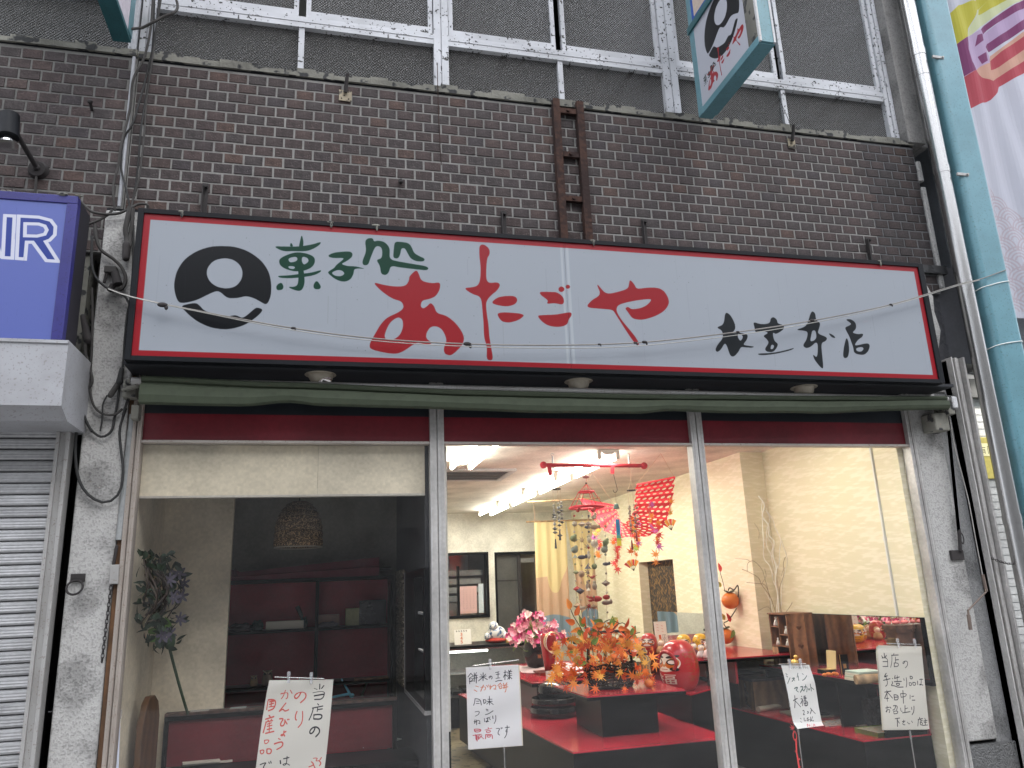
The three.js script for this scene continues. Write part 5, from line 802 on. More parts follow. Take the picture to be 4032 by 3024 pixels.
// ---------- display tables ----------
{
  const top = (x0, x1, y, z0, z1) => bx(x0, x1, y - 0.010, y, z0, z1, 0.003), edge = (x0, x1, y, z0, z1, h) => bx(x0 - 0.002, x1 + 0.002, y - h, y - 0.0101, z0 - 0.002, z1 + 0.002);
  const a = thing('low_display_table', 'low black display table with a red top behind the middle pane', 'table', [2.1, 0.1, -1.9]);
  const foot = [[1.545, -0.372], [2.625, -0.380], [2.640, -3.5], [1.360, -3.5]];
  part(a, 'top', prism(foot, 0.590, 0.600), M.redLac); part(a, 'body', prism(foot.map(([x, z]) => [x + (x < 2 ? 0.003 : -0.003), z + (z > -1 ? -0.003 : 0.003)]), 0.18, 0.5899), M.blackLac); part(a, 'plinth', prism([[1.62, -0.45], [2.6, -0.45], [2.6, -3.45], [1.44, -3.45]], 0.1, 0.18), M.blackLac);
  const b = thing('display_riser', 'black riser with a red top carrying the maple basket', 'riser', [2.1, 0.6, -1.0]);
  part(b, 'top', prism([[1.765, -0.690], [2.475, -0.665], [2.475, -1.36], [1.73, -1.36]], 0.862, 0.872), M.redLac); part(b, 'top_edge', prism([[1.763, -0.688], [2.477, -0.663], [2.477, -1.362], [1.728, -1.362]], 0.842, 0.8618), M.blackLac); part(b, 'body', bx(1.875, 2.285, 0.601, 0.842, -1.30, -0.735, 0.002), M.blackLac);
  const c = thing('display_riser', 'long black riser with a red top carrying the pink flower pot', 'riser', [2.1, 0.6, -2.8]);
  part(c, 'top', top(1.68, 2.55, 0.85, -3.45, -1.82), M.redLac); part(c, 'top_edge', edge(1.68, 2.55, 0.85, -3.45, -1.82, 0.035), M.blackLac); part(c, 'body', bx(1.74, 2.5, 0.601, 0.815, -3.42, -1.90), mat(lin(0.03, 0.012, 0.012), { roughness: 0.4 }));
  const d = thing('corner_counter', 'black counter with a red top carrying the large round red doll', 'counter', [2.8, 0.1, -1.8]);
  const fd = [[2.636, -0.93], [3.02, -1.215], [3.30, -3.0], [2.645, -3.0]]; part(d, 'top', prism(fd, 0.79, 0.80), M.redLac); part(d, 'body', prism(fd.map(([x, z]) => [x + 0.004, z - 0.004]), 0.1, 0.7899), M.blackLac);
  const e = thing('doll_shelf', 'raised red shelf with black edge and a thin leg, full of dolls', 'shelf', [3.1, 0.8, -2.1]);
  part(e, 'board', bx(2.76, 3.765, 0.988, 1.0, -4.05, -1.25, 0.003), M.redLac); part(e, 'board_edge', bx(2.757, 3.765, 0.968, 0.9878, -4.05, -1.248), M.blackLac); part(e, 'leg', bx(2.96, 2.985, 0.801, 0.968, -1.29, -1.26), M.blackLac); part(e, 'leg', bx(2.77, 2.79, 0.801, 0.968, -3.1, -3.07), M.blackLac); part(e, 'back_board', bx(3.20, 3.22, 0.801, 0.968, -3.1, -1.27), mat(lin(0.30, 0.015, 0.025), { roughness: 0.4 }));
  struct('window_ledge', bx(2.99, 3.76, 0.1, 0.80, -3.4, -1.83), M.blackLac);
  const f = thing('right_counter', 'black counter with a red top behind the right pane', 'counter', [3.7, 0.1, -1]);
  const ff = [[3.46, -0.16], [3.99, -0.165], [3.99, -1.79], [3.41, -1.79]]; part(f, 'top', prism(ff, 0.540, 0.55), M.redLac); part(f, 'body', prism(ff.map(([x, z]) => [x + (x < 3.6 ? 0.004 : 0), z - 0.004]), 0.1, 0.5399), M.blackLac);
  const g = thing('right_shelf', 'red shelf board with black edge above the right counter', 'shelf', [3.8, 0.55, -0.9]);
  part(g, 'board', bx(3.605, 3.955, 0.885, 0.897, -1.60, -0.14, 0.002), M.redLac); part(g, 'board_edge', bx(3.600, 3.955, 0.858, 0.8848, -1.60, -0.138), M.blackLac); for (const z of [-1.56, -1.05, -0.62, -0.17]) part(g, 'divider', bx(3.64, 3.955, 0.551, 0.858, z - 0.012, z + 0.012), M.blackLac); part(g, 'back_board', bx(3.955, 3.965, 0.551, 0.858, -1.6, -0.14), mat(lin(0.34, 0.012, 0.03), { roughness: 0.4 }));
  const m = thing('mirror', 'wide low mirror standing on the right shelf against the wall', 'mirror', [3.96, 0.9, -0.7]);
  part(m, 'glass', bx(3.958, 3.962, 0.898, 1.295, -1.42, -0.06), M.mirror); part(m, 'backing', bx(3.9625, 3.99, 0.86, 1.297, -1.425, -0.05), M.blackLac);
  const m2 = thing('mirror', 'small frameless mirror on the right wall above the dolls', 'mirror', [3.7, 1.0, -2.9]);
  part(m2, 'glass', bx(0, 0.004, 1.001, 1.275, -0.66, 0.66).rotateY(-0.02).translate(3.755, 0, -3.32), M.mirror);
}
// ---------- things on the tables ----------
{ // black lacquer trays
  const tray = (label, O, r, h, in0) => { const t = thing('round_tray', label, 'tray', O); part(t, 'bowl', lathe([[0, 0.004], [r - 0.012, 0.004], [r - 0.010, h - 0.004], [r - 0.004, h], [r, h - 0.006], [r, h * 0.55], [r + 0.004, h * 0.5], [r, h * 0.45], [r, 0.002], [0, 0]], O, 48), M.lacquer); if (in0) part(t, 'lid', lathe([[0, h + 0.02], [r * 0.6, h + 0.018], [r - 0.02, h + 0.004], [r - 0.012, h - 0.004]], O, 48), M.lacquer); return t; };
  tray('largest black lacquer tray at the bottom of the stack', V(1.83, 0.601, -1.75), 0.185, 0.075);
  tray('middle black lacquer tub of the stack', V(1.835, 0.677, -1.75), 0.178, 0.065);
  tray('small black lacquer tub on top of the stack', V(1.84, 0.743, -1.75), 0.125, 0.095, true);
}
{ // pink flowers in a black pot
  const O = V(2.03, 0.851, -2.95), t = thing('flower_pot', 'round black pot full of pink and white artificial flowers', 'flower pot', O);
  part(t, 'pot', lathe([[0, 0], [0.075, 0], [0.10, 0.05], [0.122, 0.14], [0.120, 0.20], [0.106, 0.235], [0.100, 0.23], [0.105, 0.19], [0, 0.18]], O, 32), M.lacquer);
  part(t, 'painted_motif', [bx(O.x - 0.025, O.x + 0.025, O.y + 0.125, O.y + 0.128, O.z + 0.119, O.z + 0.124), bx(O.x - 0.016, O.x + 0.016, O.y + 0.095, O.y + 0.123, O.z + 0.116, O.z + 0.122)], mat(lin(0.35, 0.12, 0.05), { map: null }));
  const gs = [[], [], []], st2 = []; for (let i = 0; i < 190; i++) { const a = rr(0, 6.28), e = Math.sqrt(rnd()), h = 1 - e * e; const p = V(O.x + Math.cos(a) * e * 0.33, O.y + 0.23 + h * rr(0.10, 0.27) + 0.05 * (1 - e), O.z + Math.sin(a) * e * 0.24); gs[i % 7 === 0 ? 2 : i % 3 === 0 ? 1 : 0].push(petals(p, 5, rr(0.030, 0.042), new THREE.Euler(rr(-1.0, 0.5), rr(-1.1, 1.1), rr(0, 6)), 0.5, 0.34)); if (i % 4 === 0) st2.push(tube([O.clone().add(V(rr(-0.03, 0.03), 0.19, 0)), V((O.x + p.x) / 2, p.y - 0.07, (O.z + p.z) / 2), p], 0.0028, 6, 4)); }
  part(t, 'pink_flowers', gs[0], M.pink); part(t, 'crimson_flowers', gs[1], M.pinkD); part(t, 'white_flowers', gs[2], M.pinkW); part(t, 'stems', st2, M.leafG);
  const lv = []; for (let i = 0; i < 40; i++) { const a = rr(0, 6.28), e = rr(0.2, 1); lv.push(place(leafGeo(0.06, 0.02), V(O.x + Math.cos(a) * e * 0.27, O.y + rr(0.2, 0.36), O.z + Math.sin(a) * e * 0.2), E3())); } part(t, 'leaves', lv, M.leafG);
  const rows = []; for (let i = 0; i <= 10; i++) { const r = []; for (let j = 0; j <= 16; j++) r.push(V(1.80 + 0.62 * j / 16, 0.853 + 0.006 * (1 + Math.sin(i * 1.4 + j)), -3.2 + 0.75 * i / 10 + 0.03 * Math.sin(j * 1.7))); rows.push(r); }
  solo('lace_cloth', 'thin pink and white cloth under the flower pot', 'cloth', sheet(rows), new THREE.MeshPhysicalMaterial({ color: lin(0.78, 0.58, 0.62), map: T.cloth, roughness: 0.95, transmission: 0.3, thickness: 0, side: THREE.DoubleSide }));
}
{ const O = V(2.0, 0.874, -2.40), t = thing('red_vase', 'tall glossy red vase with gold and white cord rings', 'vase', O), gl = new THREE.MeshPhysicalMaterial({ color: lin(0.34, 0.02, 0.025), roughness: 0.12, clearcoat: 0.6 });
  part(t, 'body', lathe([[0, 0], [0.042, 0], [0.050, 0.06], [0.066, 0.17], [0.074, 0.26], [0.072, 0.30], [0.062, 0.315], [0.06, 0.30], [0, 0.28]], O, 32), gl);
  for (let i = 0; i < 4; i++) part(t, 'cord_ring', new THREE.TorusGeometry(0.078 + i * 0.003, 0.0028, 6, 40).scale(1, 1.05, 1).rotateZ(i * 0.2).rotateY(0.15 * i).translate(O.x + 0.012 + i * 0.004, O.y + 0.25 - 0.004 * i, O.z + 0.082), i % 2 ? mat(lin(0.8, 0.78, 0.74), { map: null }) : M.gold);
  solo('vase_stand', 'flat red-brown wooden base under the tall red vase', 'base', bx(1.88, 2.12, 0.8505, 0.873, -2.52, -2.28, 0.003), mat(lin(0.20, 0.03, 0.02), { roughness: 0.3, map: T.wood })); }
{ const a = py(2182, 2680, 0.86); solo('name_card', 'small white card standing at the front of the long riser', 'card', bx(a.x - 0.035, a.x + 0.035, 0.852, 0.925, -1.90, -1.897), mat(lin(0.78, 0.77, 0.72), { map: null }));
  const t = thing('tasting_tray', 'black tray with pale plates behind the name card', 'tray', [2.15, 0.851, -2.05]); part(t, 'tray', bx(1.92, 2.42, 0.851, 0.867, -2.14, -1.93, 0.004), M.lacquer); for (let i = 0; i < 4; i++) part(t, 'plate', lathe([[0, 0.002], [0.04, 0.002], [0.052, 0.014], [0.05, 0.015], [0.04, 0.006], [0, 0.005]], V(2.0 + i * 0.105, 0.867, -2.03), 20), mat(lin(0.6, 0.58, 0.52), { map: null })); }
{ // maple basket
  const O = V(2.075, 0.873, -1.06), t = thing('maple_basket', 'dark wicker basket overflowing with orange maple leaves and persimmons', 'basket', O);
  const wk = []; for (let i = 0; i < 46; i++) { const a = i / 46 * 6.28, k = Math.sin(i * 5.1) * 0.4, p = (an, y, r) => V(O.x + Math.cos(an) * r * 1.05, O.y + y, O.z + Math.sin(an) * r * 0.8); wk.push(tube([p(a, 0.0, 0.14), p(a + k * 0.5, 0.07, 0.175), p(a + k, 0.14, 0.185), p(a + k * 1.2, 0.165, 0.17)], rr(0.0035, 0.0065), 10, 5)); }
  for (let i = 0; i < 7; i++) { const pts = []; for (let j = 0; j <= 24; j++) { const a = j / 24 * 6.28, r = 0.155 + 0.03 * Math.sin(Math.min(1, i / 5) * 1.6); pts.push(V(O.x + Math.cos(a) * r * 1.05, O.y + 0.012 + i * 0.025 + 0.008 * Math.sin(j * 1.9 + i), O.z + Math.sin(a) * r * 0.8)); } wk.push(tube(pts, 0.006, 50, 5)); }
  part(t, 'basket', wk, mat(lin(0.022, 0.014, 0.010), { map: null, roughness: 0.6 })); part(t, 'basket_base', lathe([[0, 0.002], [0.15, 0.002], [0.15, 0.012], [0, 0.012]], O, 24).applyMatrix4(new THREE.Matrix4().makeTranslation(0, 0, 0)), M.blackLac);
  part(t, 'handle', tube([O.clone().add(V(-0.17, 0.16, 0)), O.clone().add(V(-0.13, 0.36, 0.02)), O.clone().add(V(0.0, 0.385, 0.03)), O.clone().add(V(0.12, 0.37, 0.02)), O.clone().add(V(0.18, 0.16, 0))], 0.011, 30, 7), mat(lin(0.03, 0.02, 0.015), { map: null }));
  for (let i = 0; i < 165; i++) { // maple leaves, each its own
    const u = rr(2185, 2575), v = rr(2500, 2690), c = Math.abs(u - 2385) / 190, vv = v + c * 30 - (1 - c) * 30, q = pz(u, vv, O.z + rr(-0.05, 0.26) - c * 0.05); if (q.y < O.y + 0.02) q.y = O.y + 0.02 + rnd() * 0.05;
    part(t, 'maple_leaf', place(mapleBase, q, new THREE.Euler(rr(-0.9, 0.7), rr(-0.8, 0.8), rr(-3.1, 3.1)), rr(0.040, 0.068)), M.leafO[(rnd() * 4) | 0]); }
  for (const [u, v, s, k] of [[2168, 2672, 0.06, 3], [2178, 2655, 0.05, 1], [2345, 2710, 0.055, 0], [2350, 2655, 0.05, 1], [2460, 2710, 0.04, 0], [2580, 2615, 0.055, 1], [2540, 2640, 0.05, 0], [2230, 2650, 0.055, 2]]) { const q = pz(u, v, O.z + 0.22); part(t, 'maple_leaf', place(mapleBase, q, new THREE.Euler(-0.2, 0.1, rr(2, 4)), s), M.leafO[k]); }
  for (let i = 0; i < 70; i++) { const u = rr(2235, 2520), v = rr(2445, 2620), q = pz(u, v, O.z + rr(-0.1, 0.16)); part(t, 'leaf', place(leafGeo(rr(0.055, 0.095), rr(0.028, 0.045)), q, new THREE.Euler(rr(-1, 1), rr(-1, 1), rr(-3, 3))), [M.leafO[0], M.leafO[1], M.leafY, M.leafG, M.leafO[2]][(rnd() * 5) | 0]); }
  for (const [u, v, r] of [[2408, 2523, 0.029], [2248, 2548, 0.027], [2472, 2540, 0.034], [2415, 2590, 0.032], [2433, 2548, 0.026], [2458, 2582, 0.027], [2362, 2465, 0.028]]) { const q = pz(u, v, O.z + 0.10), f = part(t, 'persimmon', ball(q, r, 1, 0.9, 1), M.orange); part(f, 'calyx', petals(q.clone().add(V(0, r * 0.86, 0)), 4, r * 0.8, new THREE.Euler(-1.5, 0, 0.4), 0.1, 0.35), M.leafG); }
  for (const pts of [[[2330, 2600], [2290, 2480], [2255, 2420], [2245, 2392]], [[2340, 2600], [2320, 2500], [2290, 2440], [2268, 2405]], [[2350, 2600], [2362, 2470], [2400, 2440], [2440, 2455]], [[2420, 2590], [2470, 2520], [2500, 2495], [2520, 2490]], [[2380, 2600], [2420, 2470], [2450, 2452], [2462, 2458]]]) part(t, 'twig', tube(pts.map(([u, v]) => pz(u, v, O.z + 0.05)), 0.0035, 14, 5), mat(lin(0.07, 0.05, 0.03), { map: null }));
  for (const [u, v, r, k] of [[2246, 2400, 0.3, 0], [2262, 2425, -0.6, 1], [2265, 2455, 1.2, 1], [2375, 2452, 1.3, 3], [2400, 2450, -1.3, 2], [2480, 2500, -0.8, 3], [2298, 2470, 0.4, 3], [2300, 2505, 0.9, 3], [2300, 2530, 1.4, 2], [2335, 2500, -1.7, 0], [2330, 2520, 1.7, 0], [2405, 2470, -0.3, 3]]) part(t, 'leaf', place(leafGeo(0.085, 0.048), pz(u, v, O.z + 0.06), new THREE.Euler(0.2, 0.2, r)), [M.leafO[1], M.leafO[0], M.leafY, M.leafG][k]);
  const m = thing('mandarin', 'single orange mandarin lying beside the maple basket', 'fruit', [2.29, 0.872, -0.86]); part(m, 'fruit', ball(V(2.29, 0.903, -0.86), 0.034, 1, 0.88, 1), M.orange); part(m, 'stem_end', ball(V(2.29, 0.933, -0.86), 0.005, 1.4, 0.5, 1.4, 7), M.leafG);
}
// ---------- round dolls ----------
function dollTex(base, gold, big) {
  return canvasTex(512, 512, (g) => { // u around the body, v up; the face sits round u = 0.5
    g.fillStyle = base; g.fillRect(0, 0, 512, 512); const cx = 256;
    g.strokeStyle = gold; g.lineWidth = 3; for (let i = 0; i < 60; i++) { const s = i % 2 ? 1 : -1, x = cx + s * rr(110, 190), y = rr(90, 400); g.beginPath(); g.arc(x, y, rr(8, 24), rr(0, 6), rr(6, 9)); g.stroke(); }
    g.fillStyle = '#ece7da'; g.beginPath(); g.ellipse(cx, 222, 78, 92, 0, 0, 7); g.fill();
    for (const s of [-1, 1]) { g.fillStyle = '#d9742e'; g.beginPath(); g.ellipse(cx + s * 40, 226, 32, 52, s * 0.2, 0, 7); g.fill(); g.fillStyle = '#171310'; g.beginPath(); g.ellipse(cx + s * 40, 214, 27, 30, 0, 0, 7); g.fill(); g.fillStyle = '#f4f1ea'; g.beginPath(); g.arc(cx + s * 39, 214, 19, 0, 7); g.fill(); g.fillStyle = '#15120f'; g.beginPath(); g.ellipse(cx + s * 42, 160, 36, 14, -s * 0.35, 0, 7); g.fill(); g.beginPath(); g.ellipse(cx + s * 50, 284, 22, 18, s * 0.5, 0, 7); g.fill(); g.fillStyle = '#d9742e'; g.beginPath(); g.arc(cx + s * 50, 284, 7, 0, 7); g.fill(); }
    g.fillStyle = '#c98c5a'; g.beginPath(); g.ellipse(cx, 250, 10, 14, 0, 0, 7); g.fill(); g.fillStyle = '#a03024'; g.fillRect(cx - 20, 284, 40, 5);
    if (big) { g.strokeStyle = '#f2ead6'; g.lineWidth = 9; g.lineCap = 'round'; const L = (q) => q.split(';').forEach((k) => { g.beginPath(); nums(k).forEach((p, i) => (i ? g.lineTo(p[0] + cx - 60, p[1] + 332) : g.moveTo(p[0] + cx - 60, p[1] + 332))); g.stroke(); }); L('22,6 30,18;6,28 44,28 10,66;26,44 26,100;30,52 44,62;60,10 110,10;66,26 104,26 104,42 66,42 66,26;60,56 110,56 110,98 60,98 60,56;85,56 85,98;60,77 110,77'); }
    else { g.strokeStyle = gold; g.lineWidth = 8; g.beginPath(); g.arc(cx, 380, 40, 3.6, 8.6); g.stroke(); }
  });
}
function roundDoll(label, O, H, Wd, base, gold, turn, big, group) {
  const t = thing('round_doll', label, 'doll', O, group); const R = Wd / 2, prof = [[0, 0], [0.50, 0.0], [0.68, 0.03], [0.88, 0.15], [1.0, 0.34], [0.98, 0.52], [0.90, 0.70], [0.76, 0.85], [0.52, 0.955], [0.25, 0.995], [0, 1.0]];
  const pts = new THREE.SplineCurve(prof.map(([r, y]) => new THREE.Vector2(Math.max(0, r) * R, y * H))).getPoints(40).map((p) => new THREE.Vector2(Math.max(0, p.x), Math.max(0, p.y)));
  const g = new THREE.LatheGeometry(pts, 48, Math.PI, Math.PI * 2), uv = g.attributes.uv, pos = g.attributes.position; for (let i = 0; i < uv.count; i++) uv.setY(i, pos.getY(i) / H);
  g.rotateY(turn).translate(O.x, O.y, O.z);
  part(t, 'body', g, new THREE.MeshPhysicalMaterial({ map: dollTex(base, gold, big), color: lin(0.85, 0.85, 0.85), roughness: 0.28, clearcoat: 0.3 }), { uv: true });
  if (big) { const ring = []; for (let i = 0; i <= 30; i++) { const a = -0.6 + (Math.PI + 1.2) * i / 30, th = Math.cos(a) * 0.72, y = H * (0.565 + 0.215 * Math.sin(a)), k = pts.reduce((b, p) => (Math.abs(p.y - y) < Math.abs(b.y - y) ? p : b)).x; ring.push(V(O.x + Math.sin(th + turn) * (k + 0.002), O.y + y, O.z + Math.cos(th + turn) * (k + 0.002))); } part(t, 'hood', tube(ring, H * 0.036, 50, 10), mat(lin(0.48, 0.025, 0.03), { map: T.cloth, roughness: 0.35 })); }
  return t;
}
roundDoll('large round red doll with a white bearded face and gold ornament', V(pz(2683, 2720, -1.18).x, 0.801, -1.18), 0.362, 0.30, '#b8262c', '#8a6a35', -1.3, true);
roundDoll('small round red doll on the doll shelf by the white sign card', V(2.80, 1.001, -2.00), 0.17, 0.15, '#b4282c', '#caa040', -0.7);
roundDoll('small round yellow doll with black markings, left of the two yellow ones', V(pz(2696, 2570, -1.9).x, 1.001, -1.9), 0.15, 0.135, '#e0b02c', '#2a2418', -0.5);
roundDoll('small round yellow doll at the right end of the doll shelf', V(pz(2762, 2570, -1.8).x, 1.001, -1.8), 0.155, 0.14, '#e6b41e', '#2a2418', 0.5);
{ const O = V(pz(2545, 2660, -1.25).x, 0.801, -1.25), t = thing('carved_figure', 'small carved pale wooden figure beside the big red doll', 'figurine', pz(2546, 2665, -1.0)); const B = pz(2546, 2668, -1.0);
  part(t, 'body', [lathe([[0, 0], [0.042, 0.002], [0.045, 0.02], [0.034, 0.028], [0.032, 0.07], [0.036, 0.10], [0.03, 0.135], [0.018, 0.155], [0, 0.16]], B, 16), ball(B.clone().add(V(0, 0.178, 0)), 0.021), ball(B.clone().add(V(0, 0.200, 0)), 0.010), ball(B.clone().add(V(-0.02, 0.11, 0.022)), 0.013, 1, 1.8, 1, 8), ball(B.clone().add(V(0.02, 0.11, 0.022)), 0.013, 1, 1.8, 1, 8)], M.woodL); void O; }
{ const dl = [[2570, 2535, 0.05, [0.55, 0.3, 0.12], 'amber'], [2605, 2540, 0.045, [0.6, 0.35, 0.16], 'tan'], [2655, 2530, 0.04, [0.85, 0.8, 0.72], 'white'], [2705, 2560, 0.04, [0.75, 0.6, 0.62], 'pale pink'], [2735, 2572, 0.045, [0.25, 0.08, 0.1], 'plum'], [2765, 2570, 0.04, [0.8, 0.74, 0.72], 'cream'], [2795, 2575, 0.05, [0.85, 0.62, 0.6], 'pink']];
  dl.forEach(([u, v, r, c, n], i) => { const B = px(u, v + 30, 2.85 + 0.02 * i); B.y = 1.001; const t = thing('small_doll', n + ' little doll among the dolls on the raised red shelf', 'doll', B); part(t, 'body', lathe([[0, 0], [r * 0.9, 0], [r, r * 0.6], [r * 0.7, r * 1.3], [r * 0.35, r * 1.5], [0, r * 1.52]], B, 16), mat(lin(...c), { map: T.cloth })); const hd = part(t, 'head', ball(B.clone().add(V(0, r * 1.95, 0)), r * 0.62, 1, 0.95, 1, 12), mat(lin(0.8, 0.7, 0.6), { map: null })); part(hd, 'hair', ball(B.clone().add(V(0, r * 2.1, -r * 0.12)), r * 0.62, 1, 0.85, 1, 12), mat(lin(...c).multiplyScalar(0.6), { map: null })); });
  const q = px(2618, 2520, 3.0); const a = pz(2576, 2450, q.z), b = pz(2633, 2570, q.z); solo('sign_card', 'upright white card with small pictures among the dolls', 'card', new THREE.BoxGeometry(b.x - a.x, a.y - 1.0, 0.006).rotateX(-0.1).translate((a.x + b.x) / 2, (a.y + 1.0) / 2 + 0.004, q.z), mat(lin(0.82, 0.8, 0.75), { map: canvasTex(64, 128, (g) => { g.fillStyle = '#fff'; g.fillRect(0, 0, 64, 128); g.fillStyle = '#d9652e'; g.fillRect(18, 58, 12, 36); g.strokeStyle = '#555'; for (let i = 0; i < 6; i++) g.strokeRect(38 + (i % 2) * 10, 58 + ((i / 2) | 0) * 18, 8, 14); g.strokeStyle = '#c55'; for (let i = 0; i < 6; i++) { g.beginPath(); g.moveTo(12 + (i % 2) * 24, 12 + i * 6); g.lineTo(22 + (i % 2) * 24, 15 + i * 6); g.stroke(); } }) }), { uv: true }); }

// ---------- right counter ----------
{ const a = py(2930, 2790, 0.55), t = thing('wooden_box', 'old wooden box with a dark lid on the right counter', 'box', [3.62, 0.551, -1.62]);
  part(t, 'body', bx(3.47, 3.78, 0.551, 0.775, -1.74, -1.50, 0.003), mat(lin(0.20, 0.12, 0.055), { map: T.wood, roughness: 0.7 })); part(t, 'lid', bx(3.455, 3.795, 0.776, 0.798, -1.755, -1.485, 0.004), mat(lin(0.06, 0.05, 0.045), { map: T.wood, roughness: 0.6 })); part(t, 'ink_writing', [0, 1, 2, 3].map((i) => beam(V(3.467, 0.75 - i * 0.05, -1.62 + rr(-0.02, 0.02)), V(3.467, 0.72 - i * 0.05, -1.60 + rr(-0.03, 0.03)), 0.012, 0.001, V(1, 0, 0))), mat(lin(0.05, 0.035, 0.02), { map: null })); void a; }
solo('paper_roll', 'cream paper roll lying on the right counter before the wooden box', 'roll', [bar(py(2985, 2793, 0.572), py(3120, 2772, 0.572), 0.021, 0.021, 18)], mat(lin(0.66, 0.58, 0.42), { map: T.cloth }));
{ const slip = (q, y, th) => prism(q.map(([u, v]) => { const p = py(u, v, y); return [p.x, p.z]; }), y, y + th);
  solo('photo_board', 'flat dark picture with a pale border on the right counter', 'picture', slip([[3070, 2805], [3180, 2795], [3285, 2822], [3140, 2830]], 0.552, 0.010), mat(lin(0.30, 0.28, 0.2)));
  solo('black_folder', 'black folder lying on the pale bordered picture', 'folder', slip([[3160, 2800], [3230, 2795], [3265, 2815], [3200, 2820]], 0.563, 0.012), M.blackLac);
  const pt = canvasTex(128, 128, (g) => { g.fillStyle = '#c9bfb8'; g.fillRect(0, 0, 128, 128); for (let i = 0; i < 60; i++) { g.fillStyle = ['#9a8f96', '#c98a70', '#8fa0b0', '#e2dcd4'][i % 4]; g.beginPath(); g.ellipse(rnd() * 128, rnd() * 128, rr(3, 14), rr(2, 6), rnd() * 3, 0, 7); g.fill(); } }); pt.wrapS = pt.wrapT = THREE.RepeatWrapping; const rp = again(pt, 4);
  solo('patterned_paper', 'glossy patterned paper in front of the paper note, left sheet', 'paper', slip([[3235, 2840], [3330, 2830], [3365, 2852], [3250, 2862]], 0.552, 0.004), mat(lin(0.8, 0.78, 0.76), { map: rp, roughness: 0.2 }));
  solo('patterned_paper', 'glossy patterned paper next to the black woven bag, right sheet', 'paper', slip([[3335, 2836], [3430, 2832], [3445, 2856], [3370, 2858]], 0.552, 0.004), mat(lin(0.8, 0.78, 0.76), { map: rp, roughness: 0.2 }));
  const t = thing('green_box', 'flat green gift box with pale leaf pattern at the front of the right counter', 'box', [3.7, 0.551, -0.3]); part(t, 'box', slip([[3366, 2884], [3458, 2905], [3612, 2886], [3520, 2868]], 0.551, 0.032), mat(lin(0.17, 0.24, 0.04))); part(t, 'lid_print', slip([[3372, 2868], [3460, 2887], [3604, 2870], [3515, 2854]], 0.5835, 0.002), mat(lin(0.6, 0.62, 0.5), { map: rp, roughness: 0.3 }));
  const O = py(3452, 2862, 0.551), w = thing('woven_bag', 'black woven bag standing on the right counter behind the paper note', 'bag', O); part(w, 'body', bx(O.x - 0.03, O.x + 0.14, 0.551, 0.735, O.z - 0.10, O.z, 0.012), mat(lin(0.018, 0.018, 0.018), { bumpMap: T.weave, bumpScale: 0.008 })); part(w, 'handle', tube([V(O.x, 0.73, O.z - 0.05), V(O.x, 0.84, O.z - 0.05), V(O.x + 0.10, 0.84, O.z - 0.05), V(O.x + 0.11, 0.73, O.z - 0.05)], 0.0035, 20, 6), M.cable); }
